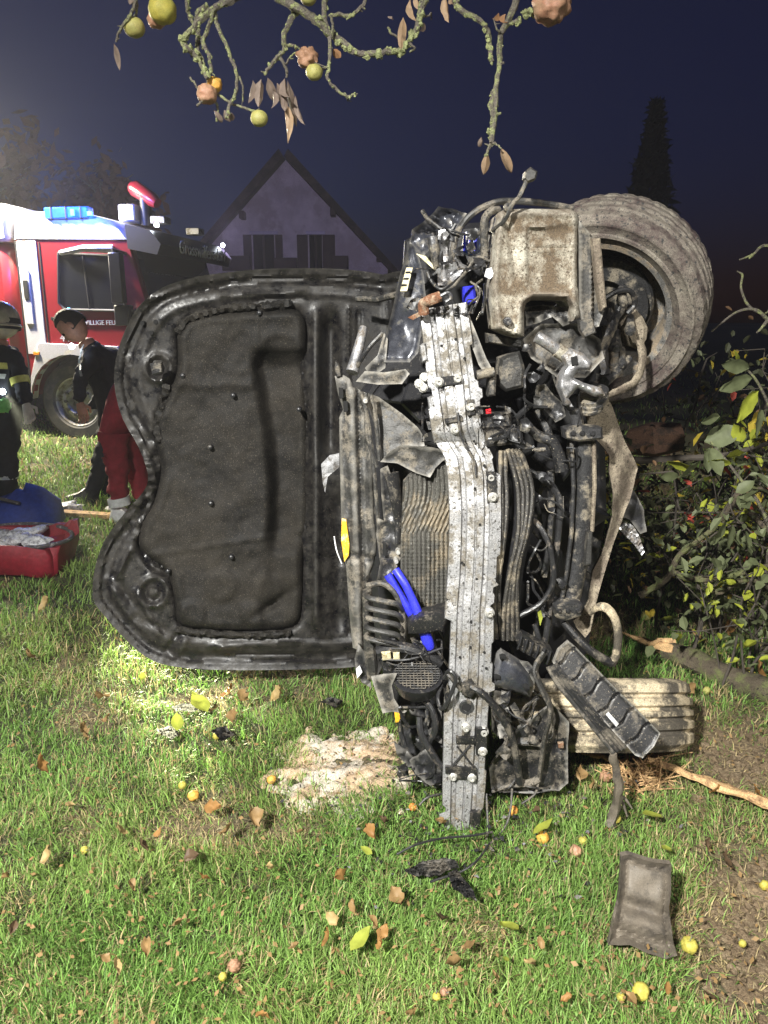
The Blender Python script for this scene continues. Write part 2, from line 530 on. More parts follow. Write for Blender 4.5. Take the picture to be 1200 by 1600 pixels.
DUST = (0.30, 0.25, 0.18)
MUD = (0.36, 0.29, 0.20)
M = {
    'gloss_black': mat('black_paint_inner', (0.0045, 0.0045, 0.006), 0.27, 0, (0.021, 0.018, 0.014), 0.44, 26, (0.085, 0.074, 0.058), 0.19, 240, 0.08, 90, spec=0.5, edge=0.05, soft=0.16),
    'pad': mat('insulation_felt', (0.006, 0.0058, 0.0056), 0.6, 0, (0.027, 0.0235, 0.019), 0.42, 5, (0.10, 0.088, 0.068), 0.22, 330, 0.22, 300, spec=0.22, soft=0.16),
    'black_plastic': mat('black_plastic', (0.015, 0.015, 0.016), 0.4, 0, (0.11, 0.096, 0.075), 0.36, 22, (0.3, 0.26, 0.2), 0.16, 240, 0.15, 90, edge=0.5),
    'dusty_plastic': mat('dusty_grey_plastic', (0.035, 0.034, 0.032), 0.45, 0, (0.15, 0.132, 0.105), 0.43, 22, (0.015, 0.015, 0.015), 0.25, 180, 0.25, 120, edge=0.6),
    'clean_black': mat('soft_black_plastic', (0.018, 0.018, 0.02), 0.35, 0, (0.1, 0.09, 0.07), 0.22, 26, (0.25, 0.22, 0.18), 0.08, 220, 0.1, 60, edge=0.3),
    'alu': mat('dirty_aluminium', (0.36, 0.36, 0.365), 0.38, 0.5, (0.15, 0.135, 0.11), 0.45, 18, (0.06, 0.055, 0.048), 0.27, 130, 0.25, 150, var=0.15),
    'bright_alu': mat('bright_aluminium', (0.42, 0.42, 0.43), 0.35, 0.8, (0.14, 0.12, 0.1), 0.42, 30, None, 0, 1, 0.1, 90),
    'steel': mat('dark_steel', (0.07, 0.07, 0.073), 0.32, 0.6, (0.19, 0.165, 0.125), 0.40, 24, (0.015, 0.015, 0.015), 0.2, 180, 0.2, 90, edge=0.6),
    'rust': mat('rusty_iron', (0.16, 0.07, 0.035), 0.85, 0.1, (0.3, 0.22, 0.15), 0.4, 40, None, 0, 1, 0.5, 120),
    'tank': mat('dirty_white_tank', (0.42, 0.40, 0.33), 0.45, 0, (0.11, 0.08, 0.05), 0.57, 11, (0.08, 0.06, 0.04), 0.32, 130, 0.2, 90, soft=0.09, edge=0.3),
    'mud_metal': mat('mud_covered_metal', (0.235, 0.20, 0.15), 0.8, 0, (0.135, 0.11, 0.085), 0.45, 14, (0.05, 0.045, 0.035), 0.25, 130, 0.35, 70, spec=0.2),
    'tyre': mat('muddy_rubber', (0.185, 0.165, 0.135), 0.65, 0, (0.05, 0.033, 0.032), 0.46, 12, (0.03, 0.03, 0.03), 0.27, 100, 0.5, 110, spec=0.35, soft=0.12),
    'tyre_tan': mat('clay_caked_rubber', (0.50, 0.42, 0.29), 0.85, 0, (0.085, 0.075, 0.06), 0.50, 9, (0.12, 0.1, 0.08), 0.22, 110, 0.4, 90, spec=0.2),
    'shrub_stem': mat('dark_shrub_stem', (0.06, 0.05, 0.04), 0.9, 0, None, 0, 30, bump=0.4),
    'rim': mat('dusty_rim', (0.26, 0.255, 0.245), 0.4, 0.6, (0.26, 0.21, 0.15), 0.5, 14, (0.04, 0.04, 0.04), 0.2, 100, 0.15, 60),
    'radiator': mat('muddy_radiator_fins', (0.15, 0.145, 0.13), 0.5, 0.3, (0.27, 0.225, 0.16), 0.42, 6, (0.04, 0.04, 0.035), 0.28, 210, 0.3, 200),
    'dark_fin': mat('dark_cooling_fins', (0.05, 0.047, 0.043), 0.5, 0.3, (0.25, 0.21, 0.15), 0.4, 9, (0.4, 0.36, 0.28), 0.2, 230, 0.3, 200),
    'blue': mat('blue_pipe_plastic', (0.03, 0.035, 0.55), 0.38, 0, (0.05, 0.05, 0.2), 0.2, 30, None, 0, 1, 0.05, 60),
    'coolant': mat('blue_white_container', (0.30, 0.36, 0.55), 0.35, 0, (0.02, 0.08, 0.5), 0.4, 18, None, 0, 1, 0.1, 60),
    'paint_grey': mat('grey_car_paint', (0.045, 0.048, 0.06), 0.28, 0.3, (0.12, 0.11, 0.09), 0.34, 18, (0.02, 0.02, 0.02), 0.12, 150, 0.1, 60, coat=0.4, edge=0.5),
    'sticker': mat('printed_sticker', (0.62, 0.56, 0.36), 0.6, 0, (0.25, 0.2, 0.1), 0.3, 60, None, 0, 1, 0),
    'white_sticker': mat('white_sticker', (0.7, 0.7, 0.72), 0.5, 0, (0.3, 0.3, 0.3), 0.25, 120, None, 0, 1, 0),
    'yellow_sticker': mat('yellow_sticker', (0.85, 0.45, 0.03), 0.5, 0, (0.75, 0.65, 0.45), 0.35, 30, None, 0, 1, 0),
    'red_plastic': mat('red_plastic', (0.6, 0.02, 0.03), 0.4),
    'rubber': mat('black_hose_rubber', (0.02, 0.02, 0.021), 0.34, 0, (0.12, 0.1, 0.08), 0.25, 40, None, 0, 1, 0.1, 100),
    'bolt': mat('pale_bolt', (0.5, 0.49, 0.46), 0.4, 0.4, (0.2, 0.18, 0.14), 0.3, 90),
    'hole': mat('black_inside', (0.006, 0.006, 0.006), 0.9, bump=0),
    'glass': mat('dark_glass', (0.01, 0.011, 0.014), 0.06, bump=0, var=0.0),
    'red_paint': mat('fire_red_paint', (0.20, 0.012, 0.02), 0.3, 0, None, 0, 3, bump=0, var=0.08, coat=0.3),
    'white_paint': mat('white_paint', (0.46, 0.46, 0.52), 0.4, 0, (0.5, 0.48, 0.44), 0.25, 5, bump=0, var=0.05),
    'truck_black': mat('truck_black_plastic', (0.014, 0.014, 0.016), 0.45, bump=0.05),
    'truck_tyre': mat('truck_tyre', (0.03, 0.03, 0.032), 0.8, 0, (0.07, 0.065, 0.055), 0.4, 6),
    'truck_rim': mat('truck_rim', (0.34, 0.34, 0.35), 0.45, 0.5, (0.15, 0.13, 0.1), 0.4, 12),
    'beacon': mat('blue_beacon_lens', (0.02, 0.1, 0.6), 0.2, emit=(0.03, 0.14, 1.0), estr=0.5, bump=0),
    'beacon_core': mat('blue_beacon_lit', (0.05, 0.3, 0.9), 0.2, emit=(0.05, 0.42, 1.0), estr=7.0, bump=0),
    'lamp_white': mat('lit_white_lamp', (0.9, 0.9, 0.9), 0.3, emit=(0.85, 0.92, 1.0), estr=22.0, bump=0),
    'bark': mat('bark', (0.13, 0.115, 0.095), 0.9, 0, (0.24, 0.26, 0.12), 0.42, 40, (0.05, 0.045, 0.04), 0.25, 160, 0.6, 90, spec=0.2),
    'lichen': mat('lichen', (0.33, 0.36, 0.17), 0.95, 0, (0.16, 0.17, 0.09), 0.4, 120, None, 0, 1, 0.7, 200, spec=0.1),
    'wood_split': mat('split_raw_wood', (0.52, 0.34, 0.17), 0.8, 0, (0.22, 0.13, 0.07), 0.38, 30, None, 0, 1, 0.4, 120, spec=0.2),
    'log': mat('log_bark', (0.085, 0.07, 0.05), 0.9, 0, (0.11, 0.12, 0.05), 0.45, 12, (0.03, 0.025, 0.02), 0.25, 80, 0.6, 60, spec=0.2),
    'plaster': mat('house_plaster', (0.55, 0.53, 0.52), 0.9, 0, (0.45, 0.42, 0.4), 0.4, 1.5, bump=0.1, bsc=8),
    'roof': mat('roof_tiles', (0.06, 0.045, 0.04), 0.85, 0, (0.03, 0.025, 0.022), 0.5, 3, bump=0.3, bsc=6),
    'dark_wood': mat('dark_brown_wood', (0.045, 0.03, 0.025), 0.7, 0, None, 0, 4, bump=0.1),
    'skin': mat('skin', (0.42, 0.22, 0.15), 0.55, 0, None, 0, 20, bump=0.05),
    'hair': mat('short_dark_hair', (0.03, 0.022, 0.016), 0.7, 0, None, 0, 60, bump=0.6, bsc=200),
    'dark_cloth': mat('dark_navy_cloth', (0.016, 0.018, 0.028), 0.85, 0, None, 0, 20, bump=0.3, bsc=40),
    'red_cloth': mat('red_trouser_cloth', (0.20, 0.012, 0.022), 0.85, 0, None, 0, 20, bump=0.35, bsc=30),
    'fire_jacket': mat('dark_fire_jacket', (0.018, 0.02, 0.026), 0.85, 0, None, 0, 20, bump=0.3, bsc=40),
    'reflect': mat('reflective_band', (0.62, 0.66, 0.66), 0.35, 0.3, None, 0, 40, bump=0.1),
    'reflect_y': mat('yellow_reflective_band', (0.62, 0.62, 0.16), 0.45, 0, None, 0, 40, bump=0.1),
    'helmet': mat('pale_helmet', (0.62, 0.58, 0.44), 0.25, bump=0),
    'glove': mat('pale_work_glove', (0.6, 0.55, 0.5), 0.75, bump=0.2),
    'green_glove': mat('green_rag', (0.25, 0.7, 0.2), 0.7, bump=0.3),
    'bare_panel': mat('scraped_light_panel', (0.30, 0.30, 0.31), 0.4, 0, (0.1, 0.09, 0.08), 0.4, 30),
    'clod': mat('earth_clod', (0.13, 0.095, 0.06), 0.95, 0, (0.2, 0.155, 0.1), 0.4, 50, bump=0.6, bsc=120, spec=0.1),
    'white_cloth': mat('white_cloth', (0.68, 0.68, 0.7), 0.8, 0, None, 0, 20, bump=0.3),
    'red_bag': mat('red_bag_fabric', (0.22, 0.010, 0.022), 0.6, 0, None, 0, 30, bump=0.25, bsc=60),
    'blue_bag': mat('blue_bag_fabric', (0.02, 0.045, 0.26), 0.65, 0, None, 0, 30, bump=0.25, bsc=40),
    'letter_white': mat('white_lettering', (0.93, 0.93, 0.93), 0.5, bump=0, var=0.0),
    'pack': mat('clear_wrapping', (0.55, 0.56, 0.58), 0.3, 0, (0.2, 0.2, 0.22), 0.4, 40, bump=0.5, bsc=60),
    'dark_pack': mat('dark_pouch', (0.06, 0.055, 0.06), 0.6, 0, (0.3, 0.28, 0.28), 0.3, 40, bump=0.4),
    'plate': mat('dust_covered_plastic', (0.135, 0.115, 0.09), 0.55, 0, (0.05, 0.043, 0.036), 0.36, 17, (0.05, 0.045, 0.04), 0.10, 120, 0.12, 60, spec=0.35, grit=0.12, soft=0.08),
    'sawdust': mat('sawdust', (0.52, 0.38, 0.25), 0.95, 0, (0.60, 0.54, 0.45), 0.46, 10, (0.12, 0.09, 0.06), 0.22, 70, 0.8, 160, spec=0.1, det=9),
    'leaf_green': leafmat('yellow_green_leaf', base=(0.38, 0.42, 0.07)),
    'leaf_brown': leafmat('dry_brown_leaf', base=(0.30, 0.165, 0.085), tr=0.2),
    'leaf_tan': leafmat('hanging_tan_leaf', base=(0.40, 0.28, 0.18), tr=0.3),
    'leaf_grey': leafmat('hanging_grey_leaf', base=(0.22, 0.17, 0.14), tr=0.25),
}

for k_ in [q for q in M if M[q].name in REG]:
    b_, a__, kk_ = REG[M[k_].name]
    M[k_ + '_plain'] = mat_(M[k_].name + '_plain', b_, *a__, **{**kk_, 'edge': 0.0})


# ------------------------------------------------------------------ ground and lawn
def vnoise(x, y, seed=0):
    xi, yi = np.floor(x).astype(np.int64), np.floor(y).astype(np.int64)
    fx, fy = x - xi, y - yi
    fx, fy = fx * fx * (3 - 2 * fx), fy * fy * (3 - 2 * fy)

    def h(a, b):
        n = (a * 374761393 + b * 668265263 + seed * 1442695041) & 0x7fffffff
        n = ((n ^ (n >> 13)) * 1274126177) & 0x7fffffff
        return ((n ^ (n >> 16)) & 0xffff) / 65535.0
    return (h(xi, yi) * (1 - fx) + h(xi + 1, yi) * fx) * (1 - fy) + (h(xi, yi + 1) * (1 - fx) + h(xi + 1, yi + 1) * fx) * fy


def fbm(x, y, s, seed=0, o=3):
    t, a, w = 0, 1.0, 0
    for i in range(o):
        t = t + a * vnoise(x * s * 2 ** i, y * s * 2 ** i, seed + i)
        w += a
        a *= 0.55
    return t / w


def gh(x, y):
    r = np.hypot(x, y)
    k = np.clip(1 - (r - 14) / 20, 0, 1)
    return ((fbm(x, y, 2.2, 3) - 0.5) * 0.05 + (fbm(x, y, 9, 8, 2) - 0.5) * 0.022) * k - 0.012


def ghs(x, y):
    return float(gh(np.array([x]), np.array([y]))[0])


c1 = G(1160, 1430)
c2 = G(1180, 1200)


def dryness(x, y):
    d = 0.7 * sstep(0.55, 0.80, fbm(x, y, 2.6, 21))
    d = np.maximum(d, 1.0 * np.exp(-(((x - c1.x - 0.12) / 0.20) ** 2 + ((y - c1.y + 0.02) / 0.42) ** 2)) * (0.5 + 0.9 * fbm(x, y, 6, 5)))
    d = np.maximum(d, 0.9 * np.exp(-(((x - c2.x) / 0.35) ** 2 + ((y - c2.y - 0.1) / 0.35) ** 2)))
    return np.clip(d, 0, 1)


def axis_lines(a, b, fine, far):
    q = list(np.arange(a, b + 1e-6, fine))
    st = fine
    hi = b
    while hi < far:
        st *= 1.35
        hi += st
        q.append(hi)
    st, lo = fine, a
    while lo > -far:
        st *= 1.35
        lo -= st
        q.insert(0, lo)
    return np.array(q)


gx, gy = axis_lines(-3.2, 3.2, 0.035, 400), axis_lines(0.6, 6.5, 0.035, 400)
X, Y = np.meshgrid(gx, gy)
Z = gh(X.ravel(), Y.ravel())
nx, ny = len(gx), len(gy)
me = bpy.data.meshes.new('lawn_ground')
ii = (np.arange(ny - 1)[:, None] * nx + np.arange(nx - 1)[None, :]).ravel()
faces = np.stack([ii, ii + 1, ii + nx + 1, ii + nx], 1)
me.from_pydata(np.stack([X.ravel(), Y.ravel(), Z], 1).tolist(), [], faces.tolist())
ca = me.color_attributes.new('tint', 'FLOAT_COLOR', 'POINT')
dr = dryness(X.ravel(), Y.ravel())
k = fbm(X.ravel(), Y.ravel(), 14, 40)
base = np.array([0.05, 0.055, 0.02])[None] * (0.6 + 0.8 * k[:, None])
brn = np.array([0.20, 0.145, 0.085])[None] * (0.55 + 0.9 * k[:, None])
cc = np.ones((len(dr), 4), np.float32)
cc[:, :3] = base * (1 - dr[:, None]) + brn * dr[:, None]
ca.data.foreach_set('color', cc.ravel())
gm = bpy.data.materials.new('soil_and_thatch')
gm.use_nodes = True
N, L = gm.node_tree.nodes, gm.node_tree.links
at = N.new('ShaderNodeAttribute')
at.attribute_name = 'tint'
nz = N.new('ShaderNodeTexNoise')
nz.inputs['Scale'].default_value = 90
nz.inputs['Detail'].default_value = 8
tc = N.new('ShaderNodeTexCoord')
L.new(tc.outputs['Object'], nz.inputs['Vector'])
mx = N.new('ShaderNodeMix')
mx.data_type = 'RGBA'
mx.blend_type = 'MULTIPLY'
mx.inputs[0].default_value = 0.8
rp = N.new('ShaderNodeMapRange')
rp.inputs['From Min'].default_value, rp.inputs['From Max'].default_value = 0.3, 0.7
rp.inputs['To Min'].default_value, rp.inputs['To Max'].default_value = 0.35, 1.5
L.new(nz.outputs['Fac'], rp.inputs['Value'])
L.new(at.outputs['Color'], mx.inputs[6])
L.new(rp.outputs[0], mx.inputs[7])
L.new(mx.outputs[2], N['Principled BSDF'].inputs['Base Color'])
N['Principled BSDF'].inputs['Roughness'].default_value = 0.95
bp = N.new('ShaderNodeBump')
bp.inputs['Distance'].default_value = 0.02
bp.inputs['Strength'].default_value = 0.8
L.new(nz.outputs['Fac'], bp.inputs['Height'])
L.new(bp.outputs[0], N['Principled BSDF'].inputs['Normal'])
me.materials.append(gm)
me.shade_smooth()
link('ground', me, None, kind='structure')

SAW = [(425, 1218), (440, 1180), (458, 1150), (490, 1132), (530, 1142), (560, 1138), (600, 1150), (640, 1160), (660, 1200), (630, 1240), (600, 1262), (560, 1278), (520, 1282), (490, 1272), (480, 1250), (455, 1240)]
SAWG = np.array([[G(*q).x, G(*q).y] for q in SAW])


def make_blades(px, py, seed, lmin, lmax, wid, straw_k=1.0, flat=1.0):
    r = np.random.default_rng(seed)
    a, b = (px - 600) / FPX, (800 - py) / FPX
    dy, dz = cos(PITCH) + b * sin(PITCH), -sin(PITCH) + b * cos(PITCH)
    t = -CAMH / dz
    x, y = t * a, t * dy
    dr = dryness(x, y)
    dens = fbm(x, y, 5.0, 77)
    clump = fbm(x, y, 13.0, 99, 2)
    sd, si = sdf(np.stack([x, y], 1), SAWG)
    ex1 = np.exp(-(((px - 1175) / 75.0) ** 2 + ((py - 1480) / 130.0) ** 2)) + 0.9 * np.exp(-(((px - 1160) / 60.0) ** 2 + ((py - 1190) / 40.0) ** 2))
    bare = np.clip(1.5 * ex1 * (0.45 + 1.1 * fbm(x, y, 7, 61)), 0, 1)
    dr = np.maximum(dr, bare)
    keep = (r.random(len(x)) > bare * 0.72) & (r.random(len(x)) < np.clip(0.25 + 1.5 * (clump - 0.2), 0.2, 1) * (1 - 0.45 * dr)) & ~(si & (r.random(len(x)) < np.clip(sd / 0.16, 0, 0.85)))
    x, y, dr, dens, clump = x[keep], y[keep], dr[keep], dens[keep], clump[keep]
    n = len(x)
    z = gh(x, y) - 0.004
    dist = np.hypot(x, y)
    sc = np.clip(dist / 2.6, 0.9, 4.0)
    ln = (lmin + (lmax - lmin) * r.random(n) ** 1.3) * (0.55 + 0.9 * dens) * (1 - 0.35 * dr) * np.clip(sc, 1, 1.3)
    ang = (fbm(x, y, 4.0, 55) * 4 * pi + r.normal(0, 1.5, n))
    lean = np.clip(r.normal(0.85, 0.40, n) + 0.35 * dr, 0.05, 1.5) * flat
    ux, uy = np.cos(ang), np.sin(ang)
    w = wid * (0.6 + 0.8 * r.random(n)) * sc
    sa = ang + pi / 2 + r.normal(0, 0.6, n)
    sx, sy = np.cos(sa) * w / 2, np.sin(sa) * w / 2
    l1, l2 = lean * 0.55, lean * 1.25
    p0 = np.stack([x, y, z], 1)
    p1 = p0 + np.stack([ux * np.sin(l1), uy * np.sin(l1), np.cos(l1)], 1) * (ln * 0.55)[:, None]
    p2 = p1 + np.stack([ux * np.sin(l2), uy * np.sin(l2), np.cos(l2)], 1) * (ln * 0.5)[:, None]
    s = np.stack([sx, sy, np.zeros(n)], 1)
    vs = np.stack([p0 - s, p0 + s, p1 - s * 0.8, p1 + s * 0.8, p2], 1).reshape(-1, 3)
    st = (r.random(n) < (0.11 + 0.62 * dr + 0.14 * (fbm(x, y, 3.1, 66) > 0.55)) * straw_k)
    hue = fbm(x, y, 1.6, 31)[:, None]
    g1, g2 = np.array([0.125, 0.285, 0.055]), np.array([0.27, 0.37, 0.095])
    col = (g1 * (1 - hue) + g2 * hue) * (0.55 + 0.95 * r.random((n, 1)))
    sw = np.array([0.46, 0.37, 0.19]) * (0.45 + 0.8 * r.random((n, 1)))
    col = np.where(st[:, None], sw, col)
    cv = np.repeat(col[:, None, :], 5, 1)
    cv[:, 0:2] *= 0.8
    return vs, cv.reshape(-1, 3), n


def blades_object(name, parts, label):
    vs = np.concatenate([p[0] for p in parts])
    cs = np.concatenate([p[1] for p in parts])
    n = sum(p[2] for p in parts)
    me = bpy.data.meshes.new(name)
    me.vertices.add(len(vs))
    me.vertices.foreach_set('co', vs.astype(np.float32).ravel())
    o5 = np.arange(n) * 5
    tri = np.stack([o5, o5 + 1, o5 + 3, o5, o5 + 3, o5 + 2, o5 + 2, o5 + 3, o5 + 4], 1).reshape(-1)
    me.loops.add(len(tri))
    me.loops.foreach_set('vertex_index', tri.astype(np.int32))
    me.polygons.add(len(tri) // 3)
    me.polygons.foreach_set('loop_start', np.arange(0, len(tri), 3, dtype=np.int32))
    me.update(calc_edges=True)
    ca = me.color_attributes.new('tint', 'FLOAT_COLOR', 'POINT')
    c4 = np.ones((len(vs), 4), np.float32)
    c4[:, :3] = cs
    ca.data.foreach_set('color', c4.ravel())
    me.materials.append(leafmat('grass_blades', attr='tint', rough=0.5, tr=0.3))
    link(name, me, None, label=label, category='grass', kind='stuff')


NB = 260000
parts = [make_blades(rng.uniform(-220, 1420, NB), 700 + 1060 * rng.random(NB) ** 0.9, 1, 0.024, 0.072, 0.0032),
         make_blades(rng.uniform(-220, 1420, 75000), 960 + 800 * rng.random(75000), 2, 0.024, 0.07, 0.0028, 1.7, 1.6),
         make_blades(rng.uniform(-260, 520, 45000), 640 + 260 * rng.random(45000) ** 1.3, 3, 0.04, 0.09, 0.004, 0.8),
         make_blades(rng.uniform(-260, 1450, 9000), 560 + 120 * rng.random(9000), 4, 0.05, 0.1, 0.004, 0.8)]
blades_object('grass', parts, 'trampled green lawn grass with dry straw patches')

# ------------------------------------------------------------------ house with gable
HD = 27.0
house = thing('gabled_house', P(455, 640, HD) * 1.0, 'plastered house with steep dark gable roof beyond the open bonnet', 'house')
house.location.z = 0
ap, le, re = P(446, 250, HD), P(296, 418, HD), P(606, 424, HD)
le.z = re.z = (le.z + re.z) / 2
ap.x = (le.x + re.x) / 2
HL = 9.0
w = MB()
ring = [V((le.x, HD, -0.1)), V((re.x, HD, -0.1)), re, ap, le]
w.loft([ring, [q + V((0, HL, 0)) for q in ring]])
w.build('wall', M['plaster'], house, smooth=False)


def roofslab(e, a, out):
    dv = (e - a).normalized()
    nrm = V((-dv.z, 0, dv.x))
    if nrm.z < 0:
        nrm = -nrm
    e2 = e + dv * out
    th = 0.20
    r0 = [e2 + nrm * 0.02, a + nrm * 0.02, a + nrm * th + V((0, 0, 0.1)), e2 + nrm * th]
    return MB().loft([[q + V((0, -0.55, 0)) for q in r0], [q + V((0, HL + 0.5, 0)) for q in r0]])


for e, o_ in ((le, 0.55), (re, 0.55)):
    rf = roofslab(e, ap, o_).build('roof', M['roof'], house, smooth=False)
for (x, y) in ((381, 338), (521, 334), (592, 404), (319, 412)):
    q = P(x, y, HD)
    MB().box((q.x, HD - 0.25, q.z), (0.16, 0.5, 0.24)).build('purlin_end', M['dark_wood'], house, smooth=False)
for i, (x0, x1, s0, s1) in enumerate(((395, 430, (379, 396), (429, 444)), (483, 504, (463, 483), (503, 525)))):
    a, b = P(x0, 366, HD - 0.03), P(x1, 425, HD - 0.03)
    wdw = MB().box(((a.x + b.x) / 2, HD - 0.02, (a.z + b.z) / 2), (b.x - a.x, 0.06, a.z - b.z)).build('window', M['glass'], house, smooth=False)
    MB().box(((a.x + b.x) / 2, HD - 0.06, (a.z + b.z) / 2), (0.06, 0.05, a.z - b.z - 0.02)).build('mullion', M['dark_wood'], wdw, smooth=False)
    l0, l1 = P(x0 - 5, 362, HD), P(x1 + 5, 366, HD)
    MB().box(((l0.x + l1.x) / 2, HD - 0.07, l0.z - 0.05), (l1.x - l0.x, 0.16, 0.11)).build('lintel', M['white_paint'], wdw, smooth=False)
    for (q0, q1) in (s0, s1):
        a, b = P(q0, 367, HD), P(q1, 425, HD)
        sh = MB().box(((a.x + b.x) / 2, HD - 0.05, (a.z + b.z) / 2), (b.x - a.x - 0.04, 0.07, a.z - b.z)).build('shutter', M['dark_wood'], house, smooth=False)
for (x0, x1, y0, y1) in ((350, 394, 401, 424), (430, 466, 404, 424), (520, 544, 401, 424)):
    a, b = P(x0, y0, HD), P(x1, y1, HD)
    MB().box(((a.x + b.x) / 2, HD - 0.35, (a.z + b.z) / 2), (b.x - a.x, 0.1, a.z - b.z)).build('balcony_panel', M['dark_wood'], house, smooth=False)

# ------------------------------------------------------------------ fire engine
TH = radians(10)
TO = G(256, 688)
TM = Matrix.Translation(TO) @ Matrix.Rotation(-TH, 4, 'Z') @ Matrix.Scale(0.89, 4)     # local: x forward, y away from the lawn, z up
truck = thing('fire_engine', TO, 'red and white fire engine with blue roof beacon parked on the lawn edge', 'fire engine')


def T(x, y, z):
    return TM @ V((x, y, z))


def tprism(poly, y0, y1, bev=0.03):
    """side profile (x, z) extruded across the truck, edges eased"""
    c = V((sum(p[0] for p in poly) / len(poly), sum(p[1] for p in poly) / len(poly)))
    ins = [(V(p) - (V(p) - c).normalized() * bev) for p in poly]
    rings = [[T(p.x, y0, p.y) for p in ins], [T(p[0], y0 + bev, p[1]) for p in poly], [T(p[0], y1 - bev, p[1]) for p in poly], [T(p.x, y1, p.y) for p in ins]]
    return MB().loft(rings)


def tbox(x0, x1, y0, y1, z0, z1, name, m, par=None):
    m_ = MB().box((0, 0, 0), (x1 - x0, y1 - y0, z1 - z0))
    m_.v = [tuple(T((x0 + x1) / 2 + q[0], (y0 + y1) / 2 + q[1], (z0 + z1) / 2 + q[2])) for q in m_.v]
    return m_.build(name, m, par or truck)


WXc, WZ, WR = -1.26, 0.50, 0.50
arch = [(WXc + 0.66 * cos(a), WZ + 0.66 * sin(a)) for a in np.linspace(0.12, pi - 0.12, 12)]
cab = [(-0.02, 0.62), (0.0, 1.25), (-0.04, 1.62), (-0.30, 2.62), (-1.92, 2.66), (-1.95, 0.62)] + [q for q in arch[::-1]]
tprism(cab, 0.0, 2.45).build('cab_body', M['red_paint'], truck, ang=30)
rooff = [(-0.26, 2.60), (-0.36, 2.74), (-0.55, 2.86), (-0.95, 2.97), (-1.90, 3.00), (-1.96, 2.64)]
tprism(rooff, -0.015, 2.465, 0.06).build('cab_roof', M['white_paint'], truck, ang=30)
wb = MB()
for (xa, za, xb, zb) in ((-0.05, 1.66, -0.305, 2.66),):
    ring0 = [T(xa + 0.05, 0.10, za), T(xb + 0.06, 0.16, zb), T(xb + 0.06, 2.29, zb), T(xa + 0.05, 2.35, za)]
    ring1 = [T(xa - 0.06, 0.04, za), T(xb - 0.04, 0.10, zb), T(xb - 0.04, 2.35, zb), T(xa - 0.06, 2.41, za)]
    wb.loft([ring1, ring0])
ws = wb.build('windscreen', M['glass'], truck, smooth=False)
vis = MB()
ring = [(0.10, 2.42), (0.16, 2.55), (0.02, 2.72), (-0.32, 2.80), (-0.30, 2.50)]
vis.loft([[T(x, -0.03, z) for x, z in ring], [T(x + 0.05, 0.4, z) for x, z in ring], [T(x + 0.05, 2.05, z) for x, z in ring], [T(x, 2.48, z) for x, z in ring]])
visor = vis.build('sun_visor', M['truck_black'], truck, ang=30)
tbox(-0.03, 0.09, 0.0, 2.45, 0.45, 1.5, 'front_grille', M['truck_black'])
# door with its window, seams, handle, mirrors
sw = [(-0.40, 1.72), (-0.52, 2.42), (-1.30, 2.46), (-1.36, 1.82), (-1.28, 1.74)]
tprism(sw, -0.014, 0.03, 0.01).build('side_window', M['glass'], truck, smooth=False)
for (x0, x1, z0, z1) in ((-1.585, -1.57, 1.25, 2.6), (-1.57, -0.28, 1.245, 1.26), (-0.285, -0.27, 1.25, 1.75)):
    tbox(x0, x1, -0.008, 0.02, z0, z1, 'door_seam', M['truck_black'])
tbox(-1.50, -1.30, -0.03, 0.02, 1.60, 1.64, 'door_handle', M['truck_black'])
tbox(-1.90, -1.62, -0.012, 0.02, 1.15, 2.62, 'white_stripe', M['white_paint'])
tbox(-1.87, -1.76, -0.03, 0.0, 1.55, 2.25, 'grab_rail_recess', M['white_paint'])
tbox(-1.85, -1.78, -0.04, -0.02, 1.88, 2.12, 'grab_rail', M['truck_black'])
fender = [(WXc + 0.66 * cos(a), WZ + 0.66 * sin(a)) for a in np.linspace(0.25, pi - 0.05, 12)] + [(-1.88, 0.85), (-1.72, 1.30), (-0.55, 1.26), (-0.40, 1.0)]
tprism(fender, -0.045, 0.12, 0.012).build('wheel_arch', M['white_paint'], truck, ang=25)
mir = MB()
for c, sz in (((-0.33, -0.30, 2.12), (0.16, 0.12, 0.62)), ((-0.30, -0.26, 1.66), (0.2, 0.16, 0.26)), ((-0.18, -0.2, 1.62), (0.16, 0.14, 0.22))):
    b = MB().box((0, 0, 0), sz)
    mir.add([T(c[0] + q[0], c[1] + q[1], c[2] + q[2]) for q in b.v], b.f)
mir.tube([T(-0.34, -0.02, 2.44), T(-0.36, -0.3, 2.46), T(-0.34, -0.3, 2.3)], 0.022)
mir.build('side_mirror', M['truck_black'], truck)
mg = MB()
mg.tube([T(-0.5, -0.04, 2.50), T(-0.85, -0.16, 2.50), T(-1.25, -0.04, 2.46)], [0.05, 0.03])
mg.build('drip_rail', M['white_paint'], truck)


def text_mesh(txt, size, org, ex, ey, name, m, par, off=0.0, extrude=0.004):
    cu = bpy.data.curves.new(name, 'FONT')
    cu.body, cu.size, cu.extrude = txt, size, extrude
    o = bpy.data.objects.new(name, cu)
    COL.objects.link(o)
    dg = bpy.context.evaluated_depsgraph_get()
    me = bpy.data.meshes.new_from_object(o.evaluated_get(dg))
    bpy.data.objects.remove(o)
    ex, ey = V(ex).normalized(), V(ey).normalized()
    ez = ex.cross(ey)
    for v in me.vertices:
        q = v.co.copy()
        v.co = V(org) + ex * q.x + ey * q.y + ez * q.z
    me.materials.clear()
    me.materials.append(m)
    me.name = name
    return link(name, me, par)


